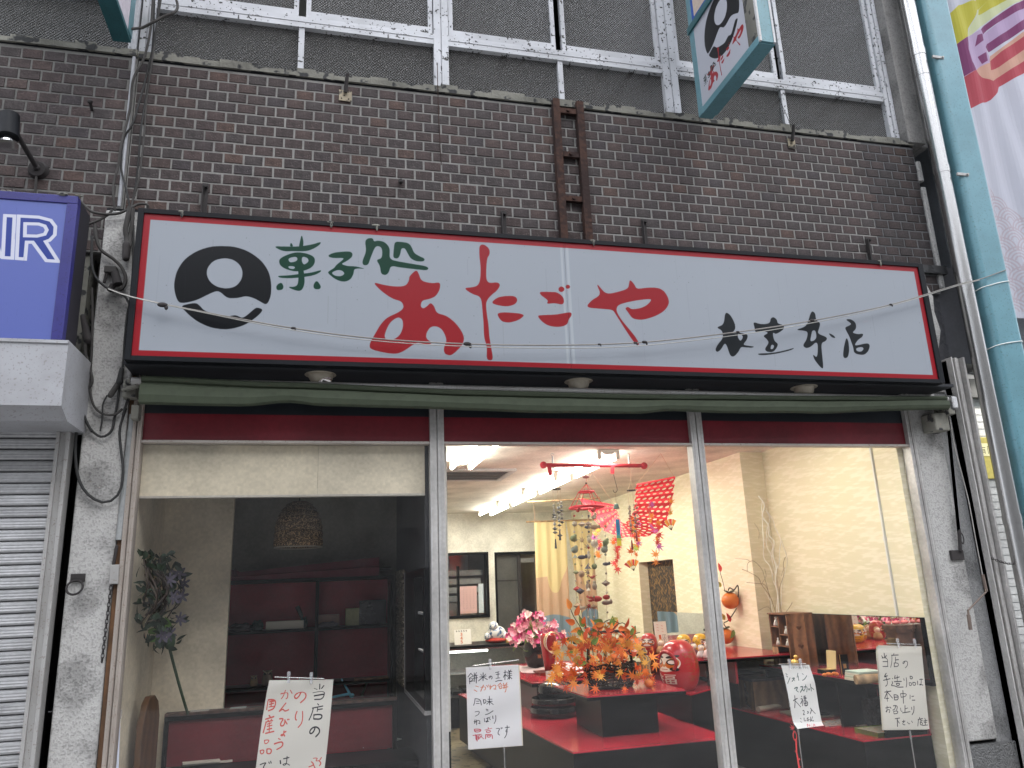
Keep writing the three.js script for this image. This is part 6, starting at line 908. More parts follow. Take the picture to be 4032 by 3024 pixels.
{ // curio shelf with cut-out front board
  const z0 = -1.46, z1 = -1.20, t = thing('curio_shelf', 'open dark wooden curio shelf in front of the mirror', 'shelf', [3.78, 0.898, -1.35]);
  part(t, 'side', bx(3.665, 3.90, 0.898, 1.30, z0, z0 + 0.012), M.wood); part(t, 'side', bx(3.665, 3.90, 0.898, 1.30, z1 - 0.012, z1), M.wood); part(t, 'divider', bx(3.667, 3.90, 1.05, 1.288, -1.335, -1.325), M.wood); part(t, 'top', bx(3.655, 3.905, 1.3005, 1.312, z0 - 0.008, z1 + 0.008, 0.002), M.wood);
  for (const [y, a, b] of [[1.20, z0 + 0.013, -1.336], [1.14, -1.324, z1 - 0.013], [1.05, z0 + 0.013, z1 - 0.013]]) part(t, 'shelf_board', bx(3.667, 3.90, y, y + 0.010, a, b), M.wood); part(t, 'back', bx(3.901, 3.906, 0.898, 1.30, z0, z1), M.woodD);
  part(t, 'drawer', bx(3.66, 3.668, 0.91, 1.045, z0 + 0.013, z0 + 0.09), M.woodL);
  const heart = (c, s) => Array.from({ length: 20 }, (_, i) => { const a = i / 20 * 6.283; return [c[0] + s * 16 * Math.sin(a) ** 3 / 16, c[1] - s * (13 * Math.cos(a) - 5 * Math.cos(2 * a) - 2 * Math.cos(3 * a) - Math.cos(4 * a)) / -16]; });
  const b = thing('cutout_board', 'upright wooden board with heart-shaped cut-outs beside the curio shelf', 'board', [3.70, 0.898, -1.15]);
  part(b, 'board', ext([[-0.052, 0.898], [0.052, 0.898], [0.052, 1.31], [-0.052, 1.31]], 0.012, 0.001, [heart([0, 1.20], 0.022), heart([0, 1.06], 0.024)]).rotateY(-0.9).translate(3.72, 0, -1.12), M.wood);
  const fig = (label, x, y, z, s) => { const B = V(x, y, z), f = thing('white_figure', label, 'figurine', B); part(f, 'body', [lathe([[0, 0], [s, 0.001], [s * 0.8, s * 0.8], [s * 0.5, s * 1.6], [s * 0.3, s * 2.0], [0, s * 2.1]], B, 12), ball(B.clone().add(V(0, s * 2.4, 0)), s * 0.42, 1, 1, 1, 10), ball(B.clone().add(V(-s * 0.5, s * 1.1, s * 0.3)), s * 0.4, 1, 1, 1, 8)], mat(lin(0.78, 0.77, 0.72), { map: null, roughness: 0.3 })); };
  fig('white seated figurine in the top left cell of the curio shelf', 3.69, 1.211, -1.395, 0.026); fig('white figurine in the right cell of the curio shelf', 3.69, 1.151, -1.26, 0.022); fig('white figurine on the lowest curio board', 3.69, 1.061, -1.26, 0.020); fig('slim white figurine in the left middle cell of the curio shelf', 3.69, 1.061, -1.40, 0.020);
  const q = pz(3128, 2592, -1.0), g = thing('gold_bird', 'small gilded bird ornament in front of the cut-out board', 'ornament', V(q.x, 0.898, -1.0)); part(g, 'body', ball(V(q.x, 0.955, -1.0), 0.030, 1, 1.1, 0.9), M.gold); part(g, 'head', ball(V(q.x + 0.006, 1.0, -0.99), 0.016), M.gold); part(g, 'tail', [bar(V(q.x - 0.01, 0.94, -1.0), V(q.x - 0.07, 0.912, -0.99), 0.012, 0.004), bar(V(q.x + 0.0, 0.898, -1.0), V(q.x, 0.93, -1.0), 0.02, 0.01)], M.gold);
  // things on the shelf board
  const at = (u, v) => py(u, v, 0.898), c = at(3262, 2650), j = thing('jewel_box', 'open gold-lined jewel box on the right shelf', 'box', c); part(j, 'tray', bx(c.x - 0.06, c.x + 0.03, 0.898, 0.925, c.z - 0.05, c.z + 0.05, 0.004), M.blackLac); part(j, 'lining', bx(c.x - 0.055, c.x + 0.025, 0.9252, 0.928, c.z - 0.045, c.z + 0.045), M.gold); part(j, 'lid', bx(-0.004, 0.004, 0, 0.13, -0.055, 0.055, 0.003).rotateZ(-0.12).translate(c.x + 0.032, 0.925, c.z), mat(lin(0.62, 0.5, 0.26), { map: null, roughness: 0.35 }));
  const k = at(3330, 2655); const kc = thing('black_gold_card', 'upright black card with gold edge and gold square on the right shelf', 'card', k); part(kc, 'card', bx(k.x - 0.035, k.x + 0.035, 0.898, 1.035, k.z - 0.008, k.z + 0.002), M.blackLac); part(kc, 'gold_edge', [bx(k.x - 0.0351, k.x - 0.029, 0.898, 1.035, k.z + 0.0021, k.z + 0.004), bx(k.x - 0.012, k.x + 0.012, 0.94, 0.97, k.z + 0.0021, k.z + 0.004)], M.gold);
  const b1 = at(3400, 2680); for (let i = 0; i < 4; i++) solo('booklet', ['bottom booklet of the pile on the right shelf', 'second booklet from the bottom of the pile on the right shelf', 'third booklet from the bottom of the pile on the right shelf', 'top booklet of the pile on the right shelf'][i], 'booklet', bx(b1.x - 0.06, b1.x + 0.12, 0.898 + i * 0.016, 0.9125 + i * 0.016, b1.z - 0.12 + i * 0.006, b1.z + 0.04 + (i % 2) * 0.012, 0.002), mat(lin(...[[0.6, 0.56, 0.42], [0.5, 0.54, 0.42], [0.66, 0.62, 0.5], [0.42, 0.5, 0.42]][i]), { map: null }));
  const w = at(3415, 2690); solo('wood_log', 'short pale wooden log lying before the booklets', 'ornament', bar(V(w.x - 0.10, 0.928, w.z + 0.02), V(w.x + 0.10, 0.93, w.z + 0.06), 0.03, 0.028, 14), mat(lin(0.42, 0.27, 0.14), { map: T.wood }));
  const oc = at(3272, 2664); solo('orange_ornament', 'small orange cloth ornament on the right shelf', 'ornament', [0, 1, 2, 3, 4].map((i) => ball(V(oc.x - 0.05 + i * 0.024, 0.912 + 0.006 * (i % 2), oc.z + 0.012 * (i % 2)), 0.016, 1.2, 0.8, 1, 8)), M.orange);
  const sh = at(3060, 2625); solo('seashells', 'pale seashells lying at the left end of the right shelf', 'shells', [0, 1, 2, 3].map((i) => ball(V(3.66 + i * 0.03, 0.912, -1.52 + 0.02 * (i % 2)), 0.02, 1.2, 0.7, 0.9, 8)), mat(lin(0.62, 0.42, 0.36), { map: null })); void sh;
}
{ // dark wooden cabinet at the right end
  const X = 3.87, Zc = -0.165, t = thing('dark_cabinet', 'dark wooden six-sided cabinet with a lattice panel at the right end of the shelf', 'cabinet', [X, 0.898, Zc]);
  const hex = (r, k = 1) => Array.from({ length: 6 }, (_, i) => [X + Math.cos(i * Math.PI / 3 + 0.35) * r, Zc + Math.sin(i * Math.PI / 3 + 0.35) * r * k]);
  part(t, 'body', prism(hex(0.094), 0.925, 1.225), M.woodD); part(t, 'plinth', prism(hex(0.110), 0.898, 0.925), M.woodD); part(t, 'top', prism(hex(0.112), 1.225, 1.252), M.woodD); part(t, 'cornice', prism(hex(0.103), 1.205, 1.2249), M.woodD);
  const A = hex(0.0945)[2], B = hex(0.0945)[3], m = V((A[0] + B[0]) / 2, 1.12, (A[1] + B[1]) / 2), th = Math.atan2(m.x - X, m.z - Zc); const bars = []; for (let i = -4; i <= 4; i++) for (const s of [-1, 1]) bars.push(new THREE.BoxGeometry(0.004, 0.13, 0.004).rotateZ(s * 0.7).translate(i * 0.016, 0, 0)); bars.push(new THREE.BoxGeometry(0.10, 0.008, 0.008).translate(0, 0.055, 0), new THREE.BoxGeometry(0.10, 0.008, 0.008).translate(0, -0.055, 0)); part(t, 'lattice', bars.map((g) => g.scale(0.6, 0.85, 1).rotateY(th).translate(m.x + Math.sin(th) * 0.004, m.y, m.z + Math.cos(th) * 0.004)), mat(lin(0.26, 0.17, 0.08), { map: T.wood }));
  solo('trinkets', 'red and white trinkets lying on top of the dark cabinet', 'trinkets', [0, 1, 2, 3, 4].map((i) => ball(V(X - 0.08 + i * 0.035, 1.268, Zc + 0.02 * (i % 2)), 0.016, 1.3, 0.8, 1, 8)), mat(lin(0.72, 0.2, 0.18), { map: null }));
}
{ // branches
  const t = thing('bare_branches', 'tall white and tan bare branches standing before the pilaster', 'branches', [3.72, 0.9, -1.62]), z = -1.62, W = mat(lin(0.82, 0.80, 0.72), { map: null }), B = mat(lin(0.36, 0.28, 0.18), { map: null });
  const L = (s) => nums(s).map(([x, y], i) => { const p = pz(2650 + x * 0.4823, 1700 + y * 0.4823, z); p.z += 0.03 * Math.sin(i * 2 + x); return p; });
  const br = (s, r, m) => part(t, 'branch', tube(L(s), r, 40, 5), m);
  br('850,1560 848,1480 840,1320 830,1215 850,1120 825,1000 812,890 790,850 770,760 740,690 735,600 712,520', 0.006, W); br('848,1480 835,1300 830,1210 800,1190 780,1090 750,1040 725,900 745,760 720,680 735,610 745,560', 0.0035, W); br('832,1210 850,1130 880,1080 885,960 888,870 850,800 800,720 765,640 775,620', 0.0035, W); br('850,1120 820,1010 780,930 755,820 780,700 760,640', 0.003, W); br('830,1215 810,1120 790,1000 800,930 765,850 775,780', 0.003, W); br('880,1420 890,1250 910,1150 920,1050 900,930 880,850 860,790', 0.003, W); br('800,1480 790,1380 740,1300', 0.003, W);
  br('825,1480 790,1350 735,1250 680,1190 600,1130 565,1125', 0.0028, B); br('830,1480 780,1320 740,1250 680,1240 605,1230', 0.0025, B); br('815,1480 780,1330 750,1200 735,1130 700,1075 640,1055 600,1080 598,1140', 0.0025, B); br('640,1062 590,1045 515,1035', 0.002, B); br('880,1480 882,1300 890,1160 905,1060 950,960 985,900 995,840', 0.0028, B); br('900,1480 960,1400 1000,1330 1010,1200 1010,1100 1040,1050 1075,980', 0.0028, B); br('1000,1340 1060,1290 1120,1230 1160,1135', 0.0025, B); br('880,1180 920,1120 980,1060 1035,1040', 0.002, B); br('800,1480 760,1430 690,1460', 0.002, B); br('740,1240 770,1180 740,1120', 0.002, B); br('715,870 690,810 668,745', 0.002, B);
  part(t, 'vase', lathe([[0, 0], [0.05, 0], [0.06, 0.1], [0.045, 0.25], [0.05, 0.28], [0.045, 0.28], [0, 0.1]], V(pz(3060, 2420, z).x, 0.90, z), 20), M.lacquer);
}
solo('cable_cover', 'thin white cable cover running down the right wall', 'cable cover', [bx(3.985, 4.0, 1.86, 2.74, -0.322, -0.308), bx(3.982, 4.0, 1.825, 1.86, -0.325, -0.305), bx(3.985, 4.0, 1.30, 1.825, -0.322, -0.308)], mat(lin(0.70, 0.70, 0.66), { map: null }));
{ // hanging persimmon on the pilaster
  const P = (u, v, d = 0.06) => px(u, v, 3.77 - d), t = thing('persimmon_garland', 'cloth persimmon garland hanging on the side of the pilaster', 'garland', P(2860, 2540));
  for (const [u, v, r] of [[2876, 2365, 0.080], [2858, 2505, 0.074]]) { const c = P(u, v, 0.075), f = part(t, 'persimmon', ball(c, r, 1, 0.94, 1, 24), M.orange); part(f, 'calyx', petals(c.clone().add(V(0, r * 0.86, 0)), 4, r * 0.85, new THREE.Euler(-1.5, 0, 0.4), 0.35, 0.4), mat(lin(0.10, 0.11, 0.05), { map: T.cloth })); }
  part(t, 'vine', [tube([P(2868, 2325), P(2872, 2315), P(2890, 2322), P(2905, 2305), P(2908, 2330), P(2906, 2350, 0.02)], 0.006, 24, 6), tube([P(2900, 2395), P(2885, 2420), P(2865, 2445), P(2850, 2455), P(2862, 2475)], 0.005, 24, 6), tube([P(2835, 2250), P(2846, 2290), P(2855, 2330)], 0.003, 16, 5)], mat(lin(0.07, 0.045, 0.03), { map: T.cloth }));
  for (const [u, v, m, r] of [[2836, 2238, M.leafR, 0], [2842, 2292, M.leafY, 1.2], [2876, 2435, M.leafR, 0.3], [2856, 2425, M.leafY, 0.8], [2890, 2465, M.leafG, 2.6]]) part(t, 'leaf', place(leafGeo(0.09, 0.05), P(u, v + 15), new THREE.Euler(0, 0.3, r)), m);
}
// ---------- hanging decorations ----------
{ const z = -1.8, P = (u, v, dz = 0) => pz(u, v, z + dz), red = M.redCloth, t = thing('hanging_rod', 'red cloth-wrapped rod hung from the ceiling on two chains', 'rod', P(2330, 1834));
  const a = P(2140, 1831), b = P(2536, 1834); part(t, 'rod', bar(a, b, 0.017), red); part(t, 'knob', ball(a, 0.032, 1, 1, 1, 10), red); part(t, 'knob', ball(b, 0.032, 1, 1, 1, 10), red); part(t, 'cloth_strip', sheet([[P(2153, 1832, 0.02), P(2170, 1832, 0.02)], [P(2157, 1852, 0.025), P(2172, 1852, 0.025)], [P(2162, 1873, 0.02), P(2174, 1871, 0.02)]]), red); part(t, 'cloth_strip', sheet([[P(2406, 1834, 0.02), P(2420, 1834, 0.02)], [P(2404, 1866, 0.02), P(2418, 1866, 0.02)]]), red);
  for (const u of [2177, 2478]) { const q = P(u, 1832); const ch = [bar(q, V(q.x, 2.70, z), 0.008), new THREE.TorusGeometry(0.022, 0.003, 5, 14).translate(q.x, q.y, z), new THREE.TorusGeometry(0.012, 0.003, 5, 12, 4.5).translate(q.x, 2.715, z)]; part(t, 'chain', ch, mat(lin(0.35, 0.37, 0.4), { map: null, roughness: 0.4, metalness: 0.5 })); }
}
{ // the big hanging mobile
  const z = -1.8, P = (u, v, dz = 0) => pz(u, v, z + dz), t = thing('hanging_mobile', 'hanging mobile of red rings with strings of little cloth figures', 'mobile', P(2308, 2480)), C = P(2308, 1937), D = P(2310, 1998);
  const cols = [[0.25, 0.30, 0.16], [0.55, 0.50, 0.40], [0.45, 0.06, 0.06], [0.10, 0.10, 0.13], [0.30, 0.34, 0.28], [0.50, 0.36, 0.24], [0.36, 0.30, 0.25], [0.68, 0.62, 0.52]].map((c) => mat(lin(...c), { map: T.cloth, roughness: 0.8 }));
  part(t, 'ring', new THREE.TorusGeometry(0.068, 0.008, 8, 6).rotateX(Math.PI / 2).rotateY(0.5).translate(C.x, C.y, C.z), M.redCloth); part(t, 'ring', new THREE.TorusGeometry(0.150, 0.013, 8, 6).rotateX(Math.PI / 2).rotateY(0.5).translate(D.x, D.y, D.z), M.redCloth);
  part(t, 'top_cushion', ball(P(2307, 1878), 0.030, 1.1, 0.45, 1.1, 10), mat(lin(0.36, 0.12, 0.12), { map: T.cloth })); part(t, 'bead', ball(P(2308, 1903), 0.010, 1, 1, 1, 8), M.iron); part(t, 'hook', tube([P(2305, 1838), P(2302, 1846), P(2308, 1850), P(2309, 1870)], 0.003, 12, 5), M.steel);
  const th = [bar(P(2309, 1870), P(2308, 1905), 0.002)]; for (let i = 0; i < 6; i++) { const a = i / 6 * 6.283 + 0.5, p = V(C.x + Math.cos(a) * 0.068, C.y, C.z + Math.sin(a) * 0.068), q = V(D.x + Math.cos(a) * 0.15, D.y, D.z + Math.sin(a) * 0.15); th.push(bar(P(2308, 1905), p, 0.0022, 0.0022, 5), bar(p, q, 0.0035, 0.0035, 5)); }
  part(t, 'threads', th, M.redCloth);
  const star = (c, s) => place(mapleBase, c, new THREE.Euler(0, 0, rr(0, 3)), s), shapes = [(c, s) => ball(c, s, 1, 1, 1, 10), (c, s) => new THREE.ConeGeometry(s * 1.1, s * 1.5, 10).translate(c.x, c.y, c.z), (c, s) => mergeGeometries([ball(c, s, 0.8, 1.1, 0.8, 8), ball(c.clone().add(V(0, s * 1.3, 0)), s * 0.55, 1, 1, 1, 8)]), (c, s) => mergeGeometries([ball(c, s, 1.5, 0.7, 0.6, 8), ball(c.clone().add(V(s * 1.5, 0.2 * s, 0)), s * 0.5, 1, 1.4, 0.4, 6)]), (c, s) => new THREE.OctahedronGeometry(s * 1.2, 0).scale(1.2, 0.8, 1).translate(c.x, c.y, c.z), (c, s) => mergeGeometries([star(c, s * 1.6), flat(ball(c, s * 0.5, 1, 1, 1, 6))].map((g) => boxUV(flat(g))))];
  const strings = [[2258, 2385, -0.02], [2292, 2395, 0.13], [2315, 2470, -0.13], [2340, 2470, 0.10], [2382, 2450, 0.02], [2318, 2385, 0.02]];
  strings.forEach(([u, v1, dz], k) => { const a = P(u, 2000, dz), b = P(u + 14 * (k === 0 ? 1 : k === 1 ? -0.4 : k === 4 ? 0.6 : 0), v1, dz); const g = [bar(a, b, 0.0016, 0.0016, 4)]; part(t, 'string', g, M.thread);
    const n = 12; for (let i = 1; i <= n; i++) { const c = a.clone().lerp(b, i / n); c.x += rr(-0.006, 0.006); const big = i % 2 === 0; part(t, big ? 'charm' : 'bead', shapes[big ? (rnd() * 6) | 0 : 0](c, big ? rr(0.019, 0.030) : rr(0.007, 0.011)), big && i % 6 === 4 ? cols[(k + i) % 8] : cols[(rnd() * 8) | 0]); } });
  for (const [u, v, s, k] of [[2275, 2010, 0.018, 2], [2336, 2008, 0.024, 2], [2340, 2035, 0.026, 6], [2258, 2120, 0.030, 0], [2262, 2165, 0.032, 4], [2340, 2140, 0.034, 7], [2380, 2165, 0.030, 4], [2385, 2135, 0.028, 0]]) part(t, 'charm', mergeGeometries([ball(P(u, v, 0.05), s, 1, 0.9, 0.9, 12), ball(P(u + 6, v - 10, 0.05), s * 0.55, 1, 1, 1, 8)]), cols[k]);
  const f = P(2350, 2358, 0.08), fish = part(t, 'fish_charm', [ball(f, 0.032, 1.5, 0.75, 0.7, 12), ball(f.clone().add(V(0.085, 0.01, 0)), 0.026, 1.3, 0.8, 0.6, 10), ...[-1, 1].map((s) => ball(f.clone().add(V(-0.055, 0.012 * s, 0)), 0.014, 1.6, 0.7, 0.4, 8))], mat(lin(0.50, 0.05, 0.05), { map: T.cloth })); part(fish, 'eye', ball(f.clone().add(V(0.105, 0.018, 0.016)), 0.006, 1, 1, 0.6, 6), M.black);
  part(t, 'crane_charm', [bar(P(2330, 2275, 0.06), P(2310, 2262, 0.06), 0.006, 0.001, 6), bar(P(2330, 2275, 0.06), P(2352, 2264, 0.06), 0.006, 0.001, 6), new THREE.OctahedronGeometry(0.016, 0).scale(1.3, 0.8, 0.8).translate(...P(2331, 2274, 0.06).toArray())], cols[2]);
}
function chime(label, u, v, w, len, tint) { const z = -1.75, P = (a, b, dz = 0) => pz(a, b, z + dz), t = thing('wind_chime', label, 'wind chime', P(u, v + len)); const c = P(u, v); part(t, 'ring', new THREE.TorusGeometry(w, 0.005, 6, 24).rotateX(Math.PI / 2).translate(c.x, c.y, c.z), M.iron); const g = [bar(P(u - 4, 1846), P(u - 2, v - 40), 0.0016, 0.0016, 4)]; for (let i = 0; i < 5; i++) { const a = i / 5 * 6.283 + 0.3, q = V(c.x + Math.cos(a) * w, c.y, c.z + Math.sin(a) * w), L = P(u, v + len * (0.72 + 0.07 * i)).y; g.push(bar(P(u - 2, v - 40), q, 0.0012, 0.0012, 4), bar(q, V(q.x, L, q.z), 0.0012, 0.0012, 4)); for (let j = 0; j < 6; j++) part(t, 'bead', j % 3 === 2 ? new THREE.OctahedronGeometry(rr(0.014, 0.022), 0).scale(1.2, 0.7, 1).translate(q.x, q.y + (L - q.y) * (0.35 + 0.1 * j), q.z) : ball(V(q.x, q.y + (L - q.y) * (0.35 + 0.1 * j), q.z), rr(0.008, 0.014), 1, 1, 1, 8), tint[j % tint.length]); if (i % 2) part(t, 'tassel', bar(V(q.x, L + 0.01, q.z), V(q.x, L - 0.07, q.z), 0.005, 0.011, 7), tint[tint.length - 1]); } part(t, 'threads', g, M.thread); }
const gr = (...c) => mat(lin(...c), { map: T.cloth });
chime('grey wind chime with dark tassels left of the hanging mobile', 2190, 1926, 0.036, 215, [gr(0.42, 0.42, 0.36), gr(0.30, 0.32, 0.32), gr(0.07, 0.08, 0.09)]);
chime('wind chime with a black ring and red tassels right of the hanging mobile', 2486, 1931, 0.036, 215, [gr(0.46, 0.42, 0.32), gr(0.30, 0.22, 0.18), gr(0.40, 0.05, 0.05)]);
{ const z = -1.75, P = (u, v) => pz(u, v, z), t = thing('wind_bell', 'small green bell on a wire hook with a blue and yellow paper strip', 'wind bell', P(2435, 2150)); part(t, 'hook', tube([P(2416, 1868), P(2424, 1900), P(2430, 1925), P(2428, 1936), P(2418, 1938), P(2414, 1928)], 0.003, 24, 5), M.iron); part(t, 'thread', [bar(P(2422, 1938), P(2427, 1985), 0.0015), bar(P(2428, 2000), P(2431, 2046), 0.0015)], M.thread); part(t, 'bell', lathe([[0.004, 0.045], [0.018, 0.04], [0.022, 0.02], [0.028, 0], [0.024, 0]], P(2427, 2003), 18), mat(lin(0.10, 0.18, 0.16), { map: null, roughness: 0.4 }));
  const tz = canvasTex(32, 160, (g) => { const gd = ['#2f8fc4', '#2f8fc4', '#3fa0c8', '#59b39a', '#b9cf58', '#e6dc4a']; gd.forEach((c, i) => { g.fillStyle = c; g.fillRect(0, [0, 50, 90, 105, 120, 132][i], 32, 60); }); g.strokeStyle = '#245a80'; g.lineWidth = 2; for (let i = 0; i < 7; i++) { g.beginPath(); g.moveTo(11, 30 + i * 11); g.lineTo(21, 26 + i * 11); g.moveTo(16, 24 + i * 11); g.lineTo(15, 33 + i * 11); g.stroke(); } });
  part(t, 'paper_strip', sheet([[P(2423, 2044), P(2440, 2044)], [P(2426, 2090), P(2443, 2090)], [P(2430, 2148), P(2448, 2150)]]), mat(0xffffff, { map: tz }), { uv: true }); }
{ // red paper net and maple garlands
  const L = [[2505, 1906, -1.95], [2502, 1960, -2.0], [2492, 2020, -2.1], [2466, 2056, -2.25], [2446, 2056, -2.5], [2434, 2025, -2.75], [2424, 1988, -3.0]], R = [[2657, 1875, -1.75], [2650, 1945, -1.8], [2632, 2030, -1.9], [2590, 2095, -2.05], [2500, 2116, -2.3], [2385, 2092, -2.6], [2282, 1962, -3.0]];
  const cl = curve(L.map((p) => pz(...p))), cr = curve(R.map((p) => pz(...p))), rows = []; for (let i = 0; i <= 56; i++) { const a = cl.getPoint(i / 56), b = cr.getPoint(i / 56), r = []; for (let j = 0; j <= 16; j++) { const p = a.clone().lerp(b, j / 16); p.z += 0.018 * Math.sin(i * 1.57); r.push(p); } rows.push(r); }
  const am = canvasTex(512, 1024, (g) => { g.fillStyle = '#fff'; g.fillRect(0, 0, 512, 1024); g.fillStyle = '#000'; for (let r = 0; r < 25; r++) for (let c = -1; c < 7; c++) { g.beginPath(); g.ellipse(48 + c * 84 + (r % 2) * 42, 30 + r * 40, 26, 9, -0.12, 0, 7); g.fill(); } }); am.colorSpace = THREE.NoColorSpace;
  const t = thing('paper_net', 'red cut-paper net draped from the ceiling', 'decoration', pz(2500, 2112, -2.3)); part(t, 'net', sheet(rows), new THREE.MeshPhysicalMaterial({ color: lin(0.78, 0.03, 0.05), roughness: 0.85, alphaMap: am, alphaTest: 0.5, transmission: 0.2, thickness: 0, side: THREE.DoubleSide }), { uv: true });
  const h = V(pz(2604, 1812, -1.85).x, 2.735, -1.85); part(t, 'cord', [bar(h, pz(2508, 1906, -1.95), 0.0018), bar(h, pz(2655, 1878, -1.75), 0.0018), bar(V(pz(2332, 1908, -3).x, 2.735, -3.0), pz(2287, 1965, -3.0), 0.002), bar(V(pz(2332, 1908, -3).x, 2.735, -3.0), pz(2420, 1988, -3.0), 0.002)], M.thread);
  const leafM = [M.leafR, M.leafO[1], M.leafO[0], mat(lin(0.55, 0.10, 0.40), { map: null }), mat(lin(0.35, 0.5, 0.08), { map: null }), M.leafO[3]];
  const gar = (label, u, v0, v1, z, n, ks, sp) => { const g = thing('maple_garland', label, 'garland', pz(u, v1, z)); part(g, 'thread', bar(pz(u - 4, v0, z), pz(u, v1, z), 0.0015), M.thread); for (let i = 0; i < n; i++) { const k = i / (n - 1), q = pz(u + rr(-sp, sp) * 0.8, v0 + (v1 - v0) * k, z + rr(-0.05, 0.05)); part(g, 'maple_leaf', place(mapleBase, q, new THREE.Euler(rr(-0.5, 0.5), rr(-0.6, 0.6), rr(-3, 3)), rr(0.042, 0.062)), leafM[ks[i % ks.length]]); } };
  gar('red paper maple garland hanging below the left part of the net', 2425, 2115, 2240, -2.2, 12, [0, 0, 2, 0], 15); gar('orange and purple maple garland below the middle of the net', 2500, 2040, 2185, -1.9, 13, [2, 1, 3, 1, 4, 2], 22); gar('maple garland of orange leaves below the right part of the net', 2585, 2060, 2150, -1.8, 7, [1, 0, 3, 0], 14); gar('two orange paper maple leaves on a thread before the dark alcove', 2583, 2185, 2215, -1.8, 2, [1, 1], 4); gar('purple and orange maple garland in the middle of the mobile', 2350, 2090, 2190, -2.4, 8, [5, 1, 3, 0, 1, 3], 22); gar('orange maple leaf and yellow leaf hanging at the right corner of the net', 2642, 1975, 2020, -1.75, 2, [1, 5], 5); gar('small purple and orange leaves pinned to the red net', 2560, 1985, 2075, -1.85, 5, [3, 0, 1, 1], 14);
  for (const [u, v, z, lab] of [[2640, 2068, -1.75, 'small folded paper fan hanging at the right corner of the net'], [2492, 2228, -1.9, 'small folded paper fan hanging below the middle garland']]) { const g = thing('paper_fan', lab, 'fan', pz(u, v + 20, z)), c = pz(u + 4, v + 20, z); for (let i = 0; i < 7; i++) { const a = 1.0 + i * 0.22, d = V(Math.cos(a), Math.sin(a), 0); part(g, 'fold', sheet([[c.clone().addScaledVector(d, 0.10), c.clone().add(V(Math.cos(a + 0.22), Math.sin(a + 0.22), 0.15 * (i % 2 ? 1 : -1)).multiplyScalar(0.10))], [c.clone().addScaledVector(d, 0.045), c.clone().add(V(Math.cos(a + 0.22), Math.sin(a + 0.22), 0).multiplyScalar(0.045))]]), [leafM[1], leafM[5], leafM[0], M.gold][i % 4]); } part(g, 'ribs', Array.from({ length: 5 }, (_, i) => bar(c, c.clone().add(V(Math.cos(1.1 + i * 0.33), Math.sin(1.1 + i * 0.33), 0).multiplyScalar(0.05)), 0.002, 0.002, 4)), M.black); }
}
